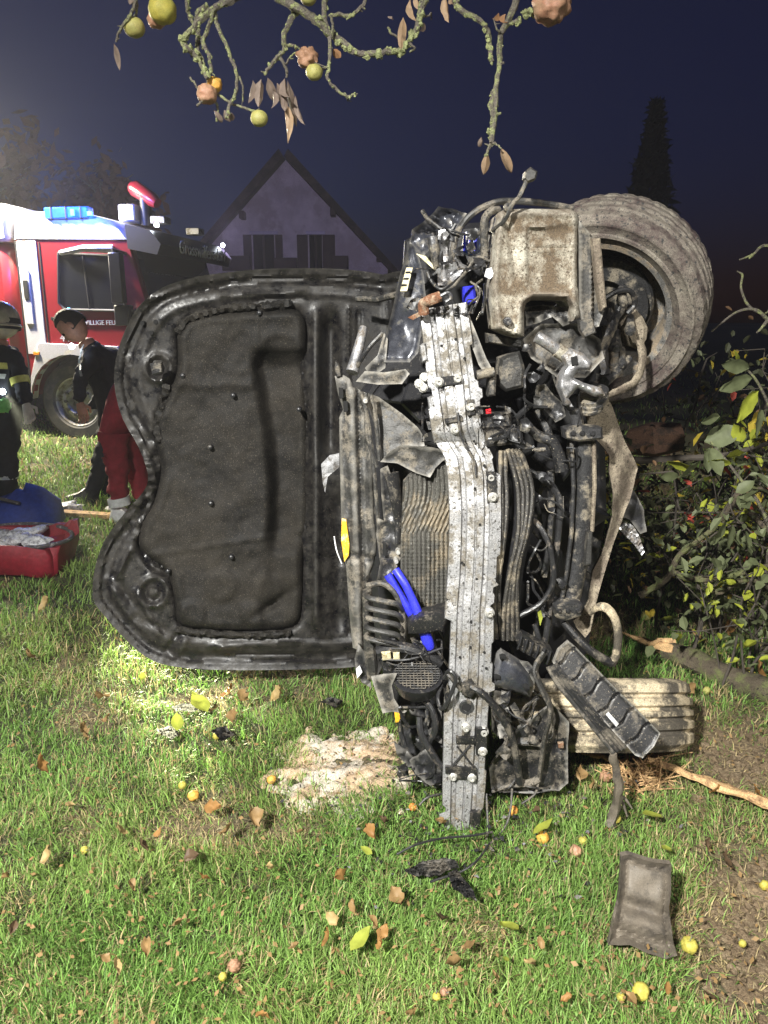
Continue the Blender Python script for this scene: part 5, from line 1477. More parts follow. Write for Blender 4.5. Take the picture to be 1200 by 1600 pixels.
part(MB().tube(spl(PP([(880, 972, 2.12), (905, 1000, 2.10), (930, 1022, 2.09), (955, 1036, 2.10)])), [0.010, 0.014], 10, wob=0.1), 'stabiliser_link', 'black_plastic')

# --- lower right: headlamp cover, frame straps, undertray, ribbed duct, liner flap
HL_ = [(776, 1024), (784, 1017), (812, 1034), (833, 1050), (836, 1074), (829, 1090), (800, 1080), (770, 1071), (768, 1052)]
hc = part(MB().sheet(HL_, lambda x, y: 1.985 + (x - 770) * 0.0004, 3.5, lambda x, y, bd: 0.018 * np.exp(-(bd / 4) ** 2) - 0.02 * np.exp(-(((x - 800) / 22) ** 2 + ((y - 1055) / 22) ** 2)), 0.02), 'headlamp_cover', 'paint_grey', ang=60)
for (x, y) in ((786, 1028), (777, 1059), (823, 1075), (830, 1050)):
    part(MB().prism([(x - 5, y - 2), (x, y - 4), (x + 5, y - 2), (x + 5, y + 3), (x - 1, y + 2), (x - 4, y + 4)], 1.972, 0.014, 0.001), 'cutout', 'hole', hc)
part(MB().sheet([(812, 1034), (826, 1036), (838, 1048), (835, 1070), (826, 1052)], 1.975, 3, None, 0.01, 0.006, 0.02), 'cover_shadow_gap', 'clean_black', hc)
TR = [(862, 1100), (889, 1128), (887, 1222), (874, 1236), (810, 1240), (768, 1236), (764, 1200), (790, 1160), (820, 1130)]
tr_ = part(MB().sheet(TR, 2.03, 4.5, lambda x, y, bd: -0.010 * np.exp(-(bd / 4) ** 2) + 0.010 * np.exp(-((x - 868) / 3) ** 2), 0.01, 0.010, 0.07), 'undertray', 'black_plastic', ang=50)
part(MB().prism([(872, 1162), (881, 1161), (881, 1169), (873, 1169)], 2.01, 0.01, 0.002), 'rusty_nut', 'rust', tr_)
for pts, rr in (([(850, 1020, 2.0), (836, 1046, 1.98), (846, 1075, 1.97), (858, 1100, 1.97), (860, 1120, 1.97), (852, 1150, 1.98), (846, 1190, 1.99), (842, 1218, 2.0)], 0.0125), ([(809, 1158, 2.0), (830, 1159, 1.99), (848, 1162, 1.99)], 0.012), ([(812, 1224, 1.99), (830, 1222, 1.99), (842, 1216, 1.99)], 0.010), ([(768, 1236, 1.99), (795, 1228, 1.98), (830, 1226, 1.98)], 0.006), ([(800, 1100, 2.03), (812, 1120, 2.02), (830, 1150, 2.02), (834, 1160, 2.02)], 0.012), ([(815, 1126, 2.03), (818, 1108, 2.01), (828, 1098, 2.0), (842, 1090, 2.0)], 0.008), ([(770, 1190, 2.02), (786, 1170, 2.0), (792, 1158, 2.0), (788, 1150, 2.0)], 0.008), ([(862, 1110, 1.99), (864, 1140, 1.99), (862, 1152, 1.99), (852, 1156, 1.99)], 0.003)):
    part(MB().tube(spl(PP(pts)), rr, 8, flat=0.55, wob=0.1), 'frame_strap', 'dusty_plastic')
for poly, d in (([(768, 1105), (792, 1095), (800, 1130), (776, 1150), (768, 1140)], 2.05), ([(770, 1192), (800, 1180), (812, 1195), (808, 1222), (776, 1226)], 2.05), ([(815, 1130), (848, 1126), (850, 1158), (824, 1158)], 2.06), ([(772, 1080), (796, 1084), (794, 1102), (770, 1100)], 2.02), ([(778, 1140), (792, 1136), (794, 1152), (780, 1152)], 2.02)):
    part(MB().sheet(poly, d, 4, None, 0.02, 0.02, 0.04), 'lamp_fragment', 'dusty_plastic', ang=45)
a0, a1 = V((812, 1002)), V((862, 1028))
part(MB().prism([(806, 1000), (816, 992), (864, 1018), (868, 1030), (856, 1040), (812, 1016)], 2.02, 0.05, 0.006), 'ribbed_duct', 'black_plastic')
for i in range(6):
    q = a0 + (a1 - a0) * (i / 5.5)
    part(MB().tube(PP([(q.x + 3, q.y - 8, 2.012), (q.x, q.y + 4, 2.008), (q.x - 3, q.y + 12, 2.014)]), 0.0035, 6), 'duct_rib', 'clean_black')
FL = [(888, 1002), (900, 1012), (960, 1074), (1032, 1146), (1022, 1166), (1004, 1185), (992, 1180), (930, 1112), (864, 1036), (872, 1016)]


def fl_rel(x, y, bd):
    s_ = ((x - 876) * 0.707 + (y - 1019) * 0.707)
    v_ = (x - 876) * 0.707 - (y - 1019) * 0.707
    ss = s_ + 2.2 * np.sin(v_ / 6.0)
    g = np.abs(((ss + 6) % 33.0) - 16.5)
    return 0.009 * np.exp(-(g / 1.15) ** 2) - 0.004 * np.exp(-(bd / 3) ** 2) + 0.02 * np.sin(v_ / 22)


flp = part(MB().sheet(FL, lambda x, y: 1.99 - (x - 864) * 0.0008, 2.2, fl_rel, 0.012), 'wheel_arch_liner', 'black_plastic', ang=40, label='ribbed black wheel-arch liner flap hanging out')
for i in range(4):
    o_ = i * 4
    part(MB().tube(spl(PP([(856 + o_, 1042 - o_ * 0.4, 1.96), (872 + o_, 1070 - o_, 1.945), (915 + o_, 1122 - o_, 1.915), (958 + o_ * 1.6, 1176 - o_ * 0.6, 1.89)])), 0.006, 7), 'liner_lip', 'dusty_plastic' if i == 0 else 'black_plastic', flp)
part(MB().prism([(947, 1117), (951, 1113), (967, 1131), (963, 1136)], 1.888, 0.004, 0.0004), 'part_label', 'white_sticker', flp)
part(MB().tube(spl(PP([(957, 1178, 1.89), (963, 1205, 1.90), (966, 1240, 1.91), (960, 1270, 1.93), (952, 1292, 1.92)])), [0.010, 0.016], 8, wob=0.5), 'muddy_stalk', 'plate')
for (dx, dy) in ((14, 30), (22, 18), (-8, 44)):
    part(MB().tube(PP([(966, 1240, 1.95), (966 + dx * 0.6, 1240 + dy * 0.6, 1.94), (966 + dx, 1240 + dy + 6, 1.93)]), [0.007, 0.002], 6), 'frayed_strip', 'plate')
for pts in ([(800, 1232, 1.97), (798, 1262, 1.94), (790, 1290, 1.91), (765, 1320, 1.87)], [(842, 1218, 2.0), (836, 1240, 1.98), (815, 1256, 1.96)], [(760, 1240, 1.95), (762, 1290, 1.9), (760, 1312, 1.87)], [(690, 1240, 1.98), (668, 1246, 1.96), (655, 1258, 1.95)]):
    part(MB().tube(spl(PP(pts)), 0.0035, 6), 'dangling_cable', 'dusty_plastic')

# fine loose wiring, shards and brackets hanging in the torn front
r = random.Random(31)
ZN = [(640, 420, 765, 490, 2.08), (820, 540, 905, 720, 2.06), (625, 1105, 690, 1220, 1.97), (770, 1080, 860, 1232, 1.95), (748, 635, 835, 700, 2.02), (590, 1000, 690, 1050, 2.02), (690, 350, 770, 420, 2.1), (825, 740, 880, 1000, 2.06), (660, 600, 700, 690, 2.12)]
for i in range(64):
    x0, y0, x1, y1, d = ZN[i % len(ZN)]
    p = [(r.uniform(x0, x1), r.uniform(y0, y1), d + r.uniform(0, 0.06))]
    a = r.uniform(0, 6.3)
    for j in range(r.randint(3, 6)):
        a += r.gauss(0, 0.7)
        L_ = r.uniform(10, 26)
        p.append((min(x1, max(x0, p[-1][0] + cos(a) * L_)), min(y1, max(y0, p[-1][1] + sin(a) * L_)), d + r.uniform(0, 0.05)))
    part(MB().tube(spl(PP(p), 4), r.choice((0.0016, 0.0022, 0.003, 0.004)), 5), 'loose_wire', r.choice(('rubber', 'rubber', 'dusty_plastic', 'black_plastic', 'steel')))
for i in range(58):
    x0, y0, x1, y1, d = ZN[i % len(ZN)]
    x, y = r.uniform(x0, x1), r.uniform(y0, y1)
    s_ = r.uniform(5, 15)
    k = r.choice((3, 4, 5))
    a = r.uniform(0, 6.3)
    poly = [(x + s_ * r.uniform(0.5, 1.2) * cos(a + 2 * pi * j / k), y + s_ * r.uniform(0.5, 1.2) * sin(a + 2 * pi * j / k)) for j in range(k)]
    part(MB().sheet(poly, d + r.uniform(0.01, 0.07), 4, None, 0.006, 0.012, 0.02), 'broken_shard', M[r.choice(('black_plastic_plain', 'dusty_plastic_plain', 'clean_black_plain', 'clean_black_plain', 'black_plastic_plain'))])


# ------------------------------------------------------------------ people
def person(name, label, joints, bones, mats, root):
    """joints: name -> (px, py, d, radius); one skinned, continuous body; bone -> material index"""
    ids = list(joints)
    pts = [P(*joints[k][:3]) for k in ids]
    t = thing(name, (pts[ids.index(root)].x, pts[ids.index(root)].y, 0), label, 'person')
    me = bpy.data.meshes.new('body')
    me.from_pydata(pts, [(ids.index(a), ids.index(b)) for a, b, _ in bones], [])
    o = bpy.data.objects.new('body', me)
    COL.objects.link(o)
    md = o.modifiers.new('s', 'SKIN')
    md.use_smooth_shade = True
    for i, k in enumerate(ids):
        r_ = joints[k][3]
        me.skin_vertices[0].data[i].radius = (r_, r_) if not isinstance(r_, tuple) else r_
        me.skin_vertices[0].data[i].use_root = (k == root)
    sb = o.modifiers.new('u', 'SUBSURF')
    sb.levels = sb.render_levels = 3
    dg = bpy.context.evaluated_depsgraph_get()
    dg.update()
    m2 = bpy.data.meshes.new_from_object(o.evaluated_get(dg))
    bpy.data.objects.remove(o)
    m2.name = 'body'
    m2.materials.clear()
    for m_ in mats:
        m2.materials.append(m_)
    segs = [(pts[ids.index(a)], pts[ids.index(b)], mi) for a, b, mi in bones]
    for v in m2.vertices:                       # cloth folds
        v.co += V((1, 1, 0.4)) * (0.016 * NZ(v.co.x * 9, v.co.y * 9, v.co.z * 15) + 0.014 * (0.5 - abs(NZ(v.co.x * 13 + v.co.z * 9, v.co.y * 13, v.co.z * 26 - v.co.x * 14))) + 0.006 * NZ(v.co.x * 40, v.co.y * 40, v.co.z * 50))
    for f in m2.polygons:
        c = f.center
        best = min(segs, key=lambda s_: dseg(c, s_[0], s_[1]))
        f.material_index = best[2]
    m2.shade_smooth()
    link('body', m2, t)
    return t


def dseg(c, a, b):
    e = b - a
    u = max(0, min(1, (c - a).dot(e) / max(1e-9, e.length_squared)))
    return (c - a - e * u).length


def hand(par, wrist, tip, m, s=1.0, side=1, name='hand'):
    """palm with five separate, slightly curled fingers"""
    wrist, tip = V(wrist), V(tip)
    ax = (tip - wrist).normalized()
    lat = ax.cross(V((0, 1, 0)))
    lat = lat.normalized() if lat.length > 0.1 else V((1, 0, 0))
    nr = ax.cross(lat)
    h = MB()
    ringp = []
    for t_, w_, th in ((0, 0.030, 0.022), (0.03, 0.036, 0.022), (0.07, 0.042, 0.018), (0.09, 0.040, 0.014)):
        c = wrist + ax * t_ * s
        ringp.append([c + lat * (w_ * s * cos(a)) + nr * (th * s * sin(a)) for a in np.linspace(0, 2 * pi, 10, endpoint=False)])
    h.loft(ringp)
    for k, (u, L_) in enumerate(((-0.030, 0.060), (-0.010, 0.075), (0.010, 0.080), (0.029, 0.070))):
        b = wrist + ax * 0.085 * s + lat * u * s
        h.tube([b, b + (ax + lat * u * 3).normalized() * L_ * 0.5 * s, b + (ax + lat * u * 2 + nr * 0.5).normalized() * L_ * s], [0.010 * s, 0.0095 * s, 0.007 * s], 7)
    b = wrist + ax * 0.03 * s + lat * 0.034 * s * side
    h.tube([b, b + (ax * 0.6 + lat * side * 0.8).normalized() * 0.035 * s, b + (ax + lat * side * 0.4).normalized() * 0.065 * s], [0.013 * s, 0.011 * s, 0.008 * s], 7)
    return h.build(name, m, par)


def band(par, a, b, r, m, w_=0.05, name='reflective_band'):
    a, b = V(a), V(b)
    ax = (b - a).normalized()
    c = (a + b) / 2
    return MB().lathe([(r, -w_ / 2), (r * 1.04, -w_ / 2), (r * 1.04, w_ / 2), (r, w_ / 2)], c, ax, 18).build(name, m, par)


def shoe(par, ankle, toe, m, name='boot'):
    ankle, toe = V(ankle), V(toe)
    f = (toe - ankle)
    f.z = 0
    f.normalize()
    l = V((-f.y, f.x, 0))
    z0 = ghs(ankle.x, ankle.y) + 0.005
    rings = []
    for t_, w_, h_ in ((-0.07, 0.030, 0.06), (-0.05, 0.042, 0.11), (0.03, 0.046, 0.11), (0.08, 0.048, 0.075), (0.15, 0.050, 0.06), (0.19, 0.040, 0.045), (0.205, 0.02, 0.03)):
        c = V((ankle.x, ankle.y, z0)) + f * t_
        rings.append([c - l * w_, c - l * w_ * 1.02 + V((0, 0, h_ * 0.5)), c - l * w_ * 0.6 + V((0, 0, h_)), c + l * w_ * 0.6 + V((0, 0, h_)), c + l * w_ * 1.02 + V((0, 0, h_ * 0.5)), c + l * w_])
    return MB().loft(rings).build(name, m, par, ang=60)


def head_mesh(c, face, up, par, m, s=1.0, hairm=None):
    """skull with brow, nose, lips, chin and ears; face = viewing direction"""
    c, face, up = V(c), V(face).normalized(), V(up).normalized()
    up = (up - face * up.dot(face)).normalized()
    lat = up.cross(face)
    h = MB()
    n, mm = 24, 18
    vs, fs = [], []
    for i in range(mm + 1):
        t_ = pi * i / mm
        for j in range(n):
            a = 2 * pi * j / n
            x, y, z = sin(t_) * cos(a), sin(t_) * sin(a), cos(t_)     # x forward, y lateral, z up
            X_, Y_, Z_ = x * 0.095, y * 0.074, z * 0.118
            if z < 0:
                Y_ *= 1 - 0.28 * (-z)
                X_ *= 1 - 0.10 * (-z)
                X_ += 0.02 * (-z)
            if x > 0:
                X_ += 0.020 * math.exp(-((y / 0.16) ** 2 + ((z + 0.16) / 0.14) ** 2))
                X_ += 0.007 * math.exp(-((y / 0.3) ** 2 + ((z + 0.48) / 0.09) ** 2))
                X_ += 0.008 * math.exp(-((y / 0.3) ** 2 + ((z + 0.85) / 0.15) ** 2))
                for sy in (-0.38, 0.38):
                    X_ -= 0.010 * math.exp(-(((y - sy) / 0.17) ** 2 + ((z - 0.03) / 0.10) ** 2))
                X_ += 0.004 * math.exp(-(((z - 0.2) / 0.08) ** 2 + (y / 0.6) ** 2))
            vs.append(c + (face * X_ + lat * Y_ + up * Z_) * s)
    for i in range(mm):
        for j in range(n):
            k = (j + 1) % n
            fs.append((i * n + j, (i + 1) * n + j, (i + 1) * n + k, i * n + k))
    h.add(vs, fs)
    for sy in (-1, 1):
        h.ball(c + (lat * (0.076 * sy) - up * 0.01) * s, 0.028 * s, 10, 6, (0.35, 0.6, 1.0), Matrix((lat, face, up)).transposed())
    hd = h.build('head', m, par, ang=80)
    for sy in (-1, 1):
        MB().ball(c + (face * 0.083 + lat * (0.03 * sy) + up * 0.006) * s, 0.011 * s, 8, 6).build('eye', M['hole'], hd)
    if hairm:
        hv, hf = [], []
        hm = MB()
        for i in range(10):
            t_ = pi * 0.62 * i / 9
            for j in range(n):
                a = 2 * pi * j / n
                x, y, z = sin(t_) * cos(a), sin(t_) * sin(a), cos(t_)
                k = 1.05 + 0.03 * NZ(x * 6, y * 6, z * 6)
                if x > 0.05 and z < 0.50:
                    k = 0.86
                hv.append(c + (face * x * 0.097 * k + lat * y * 0.078 * k + up * z * 0.120 * k) * s)
        for i in range(9):
            for j in range(n):
                k = (j + 1) % n
                hf.append((i * n + j, (i + 1) * n + j, (i + 1) * n + k, i * n + k))
        hm.add(hv, hf)
        hm.build('hair', hairm, par, ang=80)
    return hd


D1 = 6.15
J = {'pelvis': (191, 662, D1, 0.155), 'belly': (187, 622, D1, 0.155), 'chest': (167, 580, D1 - 0.05, 0.170), 'neck': (139, 542, D1 - 0.08, 0.07), 'nape': (129, 530, D1 - 0.08, 0.06),
     'sho_a': (141, 562, D1 - 0.25, 0.078), 'elb_a': (122, 600, D1 - 0.33, 0.055), 'wri_a': (125, 630, D1 - 0.42, 0.04),
     'sho_b': (167, 552, D1 + 0.2, 0.078), 'elb_b': (161, 610, D1 + 0.3, 0.055), 'wri_b': (141, 640, D1 + 0.25, 0.04),
     'kn_a': (159, 722, D1 - 0.12, 0.082), 'an_a': (141, 778, D1 - 0.06, 0.06), 'kn_b': (167, 722, D1 + 0.12, 0.082), 'an_b': (167, 780, D1 + 0.15, 0.06)}
Bn = [('pelvis', 'belly', 0), ('belly', 'chest', 0), ('chest', 'neck', 0), ('neck', 'nape', 1), ('chest', 'sho_a', 0), ('sho_a', 'elb_a', 0), ('elb_a', 'wri_a', 0), ('chest', 'sho_b', 0), ('sho_b', 'elb_b', 0), ('elb_b', 'wri_b', 0), ('pelvis', 'kn_a', 0), ('kn_a', 'an_a', 0), ('pelvis', 'kn_b', 0), ('kn_b', 'an_b', 0)]
p1 = person('person', 'person in dark navy clothes stooping to the left behind the bonnet', J, Bn, [M['dark_cloth'], M['skin']], 'pelvis')
head_mesh(P(113, 508, D1 - 0.12), (-0.55, -0.15, -0.82), (-0.8, 0, 0.6), p1, M['skin'], 1.12, M['hair'])
hand(p1, P(125, 630, D1 - 0.42), P(130, 648, D1 - 0.44), M['skin'], 1.0)
for k, (a, b) in enumerate((((128, 540), (125, 552)), ((124, 554), (122, 568)), ((123, 570), (125, 588)), ((125, 590), (126, 606)))):
    MB().tube(PP([(a[0] + 2, a[1], D1 - 0.30), ((a[0] + b[0]) / 2 + 1, (a[1] + b[1]) / 2, D1 - 0.36), (b[0] + 2, b[1], D1 - 0.36)]), 0.014, 6, flat=0.4).build('reflective_piping', M['reflect'], p1)
cl = MB().ball(P(112, 541, D1 - 0.38), 0.022, squash=(1, 0.7, 1)).build('chest_lamp', M['lamp_white'], p1)
shoe(p1, P(141, 785, D1 - 0.06), P(119, 790, D1 - 0.1), M['truck_black'])
shoe(p1, P(167, 785, D1 + 0.15), P(146, 792, D1 + 0.12), M['truck_black'])

D2 = 5.45
J = {'pelvis': (170, 624, D2, 0.152), 'belly': (198, 594, D2, 0.14), 'chest': (238, 566, D2, 0.16), 'neck': (295, 592, D2, 0.07), 'nape': (312, 600, D2, 0.06),
     'sho_a': (268, 596, D2 - 0.2, 0.075), 'elb_a': (275, 660, D2 - 0.25, 0.05), 'wri_a': (295, 712, D2 - 0.22, 0.04),
     'sho_b': (268, 592, D2 + 0.2, 0.075), 'elb_b': (275, 655, D2 + 0.25, 0.05), 'wri_b': (295, 705, D2 + 0.22, 0.04),
     'kn_a': (180, 715, D2 - 0.10, 0.086), 'an_a': (187, 782, D2 - 0.06, 0.07), 'kn_b': (207, 715, D2 + 0.12, 0.084), 'an_b': (225, 785, D2 + 0.12, 0.075)}
p2 = person('person', 'person in red trousers and jacket bending over behind the bonnet edge', J, Bn, [M['red_cloth'], M['skin']], 'pelvis')
head_mesh(P(330, 612, D2), (0.6, 0, -0.8), (0.8, 0, 0.6), p2, M['skin'], 1.05, M['hair'])
hand(p2, P(295, 712, D2 - 0.22), P(300, 735, D2 - 0.22), M['glove'])
hand(p2, P(295, 705, D2 + 0.22), P(300, 728, D2 + 0.22), M['glove'])
band(p2, P(185, 779, D2 - 0.06), P(187, 788, D2 - 0.06), 0.074, M['white_cloth'], 0.06, 'white_sock')
shoe(p2, P(187, 800, D2 - 0.06), P(215, 800, D2 - 0.1), M['white_cloth'], 'shoe')
shoe(p2, P(226, 800, D2 + 0.12), P(250, 800, D2 + 0.1), M['white_cloth'], 'shoe')

D3 = 5.75
J = {'pelvis': (-4, 672, D3, 0.15), 'belly': (-6, 630, D3, 0.155), 'chest': (-6, 580, D3, 0.165), 'neck': (-4, 536, D3, 0.07), 'nape': (-2, 526, D3, 0.06),
     'sho_a': (24, 562, D3 - 0.05, 0.075), 'elb_a': (34, 604, D3 - 0.10, 0.056), 'wri_a': (41, 632, D3 - 0.2, 0.042),
     'sho_b': (-38, 562, D3, 0.075), 'elb_b': (-50, 610, D3 - 0.1, 0.055), 'wri_b': (-20, 636, D3 - 0.35, 0.042),
     'kn_a': (8, 725, D3 - 0.02, 0.088), 'an_a': (12, 788, D3, 0.075), 'kn_b': (-26, 725, D3, 0.088), 'an_b': (-30, 790, D3, 0.075)}
p3 = person('person', 'firefighter in dark jacket with reflective bands and pale helmet at the left edge', J, Bn, [M['fire_jacket'], M['skin']], 'pelvis')
head_mesh(P(-2, 508, D3), (-0.2, -0.9, -0.4), (0, 0, 1), p3, M['skin'], 1.05, M['hair'])
hl = MB()
hc_ = P(-2, 500, D3)
hl.ball(hc_, 0.142, 20, 12, (1.0, 1.15, 0.98))
hl.lathe([(0.125, -0.03), (0.155, -0.05), (0.16, -0.042), (0.13, -0.01)], hc_, (0, 0.1, 1), 24)
hm_ = hl.build('helmet', M['helmet'], p3)
MB().lathe([(0.143, -0.07), (0.147, -0.07), (0.147, 0.01), (0.143, 0.01)], hc_, (0, 0.1, 1), 24).build('helmet_band', M['truck_black'], hm_)
hand(p3, P(41, 632, D3 - 0.2), P(47, 655, D3 - 0.25), M['glove'], 1.05, name='gloved_hand')
band(p3, P(30, 590, D3 - 0.09), P(33, 600, D3 - 0.1), 0.064, M['reflect_y'], 0.05)
band(p3, P(-6, 562, D3), P(-6, 572, D3), 0.172, M['reflect_y'], 0.045)
band(p3, P(-6, 578, D3), P(-6, 588, D3), 0.172, M['reflect'], 0.035)
band(p3, P(-6, 628, D3), P(-6, 640, D3), 0.166, M['reflect_y'], 0.05)
band(p3, P(9, 735, D3), P(10, 748, D3), 0.086, M['reflect'], 0.05)
MB().ball(P(4, 612, D3 - 0.19), 0.022, squash=(1, 0.7, 1)).build('chest_lamp', M['lamp_white'], p3)
MB().ball(P(3, 634, D3 - 0.24), 0.065, 14, 10, (1.1, 0.5, 0.8), None, 0.5, seed=4).build('green_rag', M['green_glove'], p3)
shoe(p3, P(12, 790, D3), P(30, 795, D3 - 0.1), M['truck_black'])
shoe(p3, P(-30, 790, D3), P(-20, 800, D3 - 0.15), M['truck_black'])
# spot added at the firefighter's chest lamp to make the bright grass patch
for (c, tgt, e_) in ((P(8, 612, D3 - 0.26), G(285, 1095), 4200), ):
    spot('grass_patch_spot', c, tgt, e_, (1.0, 0.97, 0.62), 10, 1.0, 0.02)

# ------------------------------------------------------------------ things lying by the crew
gb = G(30, 905)
bag = thing('rescue_bag', gb, 'open red rescue bag full of wrapped dressings on the grass', 'bag')
rg = []
for (t_, w_, d_, z_) in ((0, 0.30, 0.20, 0.0), (0.0, 0.34, 0.235, 0.04), (0, 0.35, 0.24, 0.13), (0, 0.34, 0.23, 0.17), (0, 0.31, 0.20, 0.165), (0, 0.29, 0.18, 0.09)):
    rg.append([gb + V((-0.12, 0.22, z_)) + V((w_ * math.copysign(abs(cos(a)) ** 0.5, cos(a)), d_ * math.copysign(abs(sin(a)) ** 0.5, sin(a)), 0.02 * sin(a * 3) + 0.06 * (sin(a) > 0.3) + 0.03 * NZ(cos(a) * 3, sin(a) * 3, z_ * 9) * (z_ > 0))) + V((0.05 * NZ(cos(a) * 3, sin(a) * 3, 3 + z_ * 6), 0.05 * NZ(cos(a) * 3, sin(a) * 3, 7 + z_ * 6), 0)) for a in np.linspace(0, 2 * pi, 40, endpoint=False)])
MB().loft(rg).build('bag_shell', M['red_bag'], bag, ang=60)
MB().tube([gb + V((-0.12 + 0.34 * cos(a), 0.22 + 0.232 * sin(a), 0.175 + 0.03 * max(0, sin(a)))) for a in np.linspace(0, 2 * pi, 30)], 0.012, 7).build('zip_rim', M['dark_pack'], bag)
r = random.Random(8)
for i in range(11):
    c = gb + V((-0.12 + r.uniform(-0.24, 0.24), 0.22 + r.uniform(-0.13, 0.13), 0.15 + r.uniform(0, 0.05)))
    rot = Matrix.Rotation(r.uniform(0, 3), 3, 'Z') @ Matrix.Rotation(r.uniform(-0.5, 0.5), 3, 'X')
    pk = thing('dressing_pack', c, ('%s packet in the open red rescue bag' % ('pale wrapped', 'dark')[i % 4 == 3]), 'packet', 'packets in the red bag ' + ('pale', 'dark')[i % 4 == 3])
    b = MB().ball((0, 0, 0), 0.085, 14, 8, (1.0, 0.62, 0.33), None, 0.35, seed=i)
    MB().add([c + rot @ V(q) for q in b.v], b.f).build('wrapper', M['dark_pack'] if i % 4 == 3 else M['pack'], pk)
q = G(28, 842)
bb = thing('blue_bag', q, 'blue slumped equipment bag behind the red rescue bag', 'bag')
rg = []
for (z_, w_, d_) in ((0.0, 0.40, 0.2), (0.06, 0.42, 0.22), (0.16, 0.36, 0.18), (0.24, 0.22, 0.10), (0.27, 0.1, 0.05)):
    rg.append([q + V((-0.20 + 0.12 * z_ / 0.27 + w_ * math.copysign(abs(cos(a)) ** 0.7, cos(a)), 0.15 + d_ * math.copysign(abs(sin(a)) ** 0.7, sin(a)), z_ * (1 + 0.25 * cos(a)) + 0.02 * sin(a * 4))) for a in np.linspace(0, 2 * pi, 28, endpoint=False)])
MB().loft(rg).build('bag_shell', M['blue_bag'], bb, ang=70)
MB().tube(spl([q + V((-0.4, 0.0, 0.22)), q + V((-0.2, -0.02, 0.30)), q + V((0.05, -0.02, 0.25))]), 0.012, 7).build('carry_handle', M['dark_pack'], bb)
for i, (x, y, m_, lb) in enumerate(((104, 800, 'pack', 'crumpled clear and pale blue wrapping on the grass beside the plank'), (178, 800, 'white_cloth', 'small white pad at the end of the plank'), (92, 797, 'white_cloth', 'folded white gauze at the near end of the plank'))):
    c = G(x, y)
    t = MB().ball(c + V((0, 0, 0.03)), 0.10 if i == 0 else 0.05, 16, 10, (1.2, 0.8, 0.42), None, 0.6, seed=20 + i).build(('wrapping', 'gauze_pad', 'gauze_pad')[i], M[m_], None, **tg(lb, ('wrapping', 'pad', 'pad')[i]))
a, b = G(82, 806), G(174, 812)
pl = MB()
mid = (a + b) / 2
e = (b - a)
pl.box((0, 0, 0), (e.length, 0.09, 0.028))
ang_ = math.atan2(e.y, e.x)
RZ = Matrix.Rotation(ang_, 3, 'Z')
pl.v = [tuple(RZ @ V(v_) + mid + V((0, 0, 0.03))) for v_ in pl.v]
pl.build('plank', M['wood_split'], None, **tg('narrow bare wooden plank on the lawn behind the bonnet', 'plank'))

# ------------------------------------------------------------------ sawdust spill
sx0, sx1 = SAWG[:, 0].min() - 0.06, SAWG[:, 0].max() + 0.06
sy0, sy1 = SAWG[:, 1].min() - 0.06, SAWG[:, 1].max() + 0.06
ax_, ay_ = np.arange(sx0, sx1, 0.006), np.arange(sy0, sy1, 0.006)
X, Y = np.meshgrid(ax_, ay_)
q = np.stack([X.ravel(), Y.ravel()], 1)
sd, si = sdf(q, SAWG)
sg = np.where(si, sd, -sd)
edge = sg + (fbm(q[:, 0], q[:, 1], 11, 5) - 0.5) * 0.30 + (fbm(q[:, 0], q[:, 1], 40, 9) - 0.5) * 0.10 + 0.015
hgt = gh(q[:, 0], q[:, 1]) - 0.02 + 0.034 * sstep(-0.03, 0.06, edge) + ((fbm(q[:, 0], q[:, 1], 28, 12) - 0.5) * 0.034 + (fbm(q[:, 0], q[:, 1], 11, 44, 2) - 0.5) * 0.05) * sstep(-0.02, 0.05, edge) + (fbm(q[:, 0], q[:, 1], 90, 2) - 0.5) * 0.010
nx, ny = len(ax_), len(ay_)
ii = (np.arange(ny - 1)[:, None] * nx + np.arange(nx - 1)[None, :]).ravel()
fc = np.stack([ii, ii + 1, ii + nx + 1, ii + nx], 1)
keep = (edge[fc] > -0.045).all(1)
me = bpy.data.meshes.new('sawdust')
me.from_pydata(np.stack([q[:, 0], q[:, 1], hgt], 1).tolist(), [], fc[keep].tolist())
me.materials.append(M['sawdust'])
me.shade_smooth()
link('sawdust', me, None, kind='stuff', label='pale sawdust and oil binder spilled on the grass under the wreck', category='sawdust')

# ------------------------------------------------------------------ plastic plate and other debris
PLT = [(972, 1340), (984, 1338), (1050, 1352), (1049, 1380), (1046, 1420), (1052, 1470), (1060, 1496), (1040, 1498), (985, 1478), (950, 1476), (956, 1450), (966, 1410), (970, 1370)]
pc = G(1005, 1476)


def pl_d(x, y):
    # leans back: bottom edge on the grass, top edge propped up
    z = 0.03 + 0.15 * (1480 - y) / 140.0
    return G(x, y, z).y


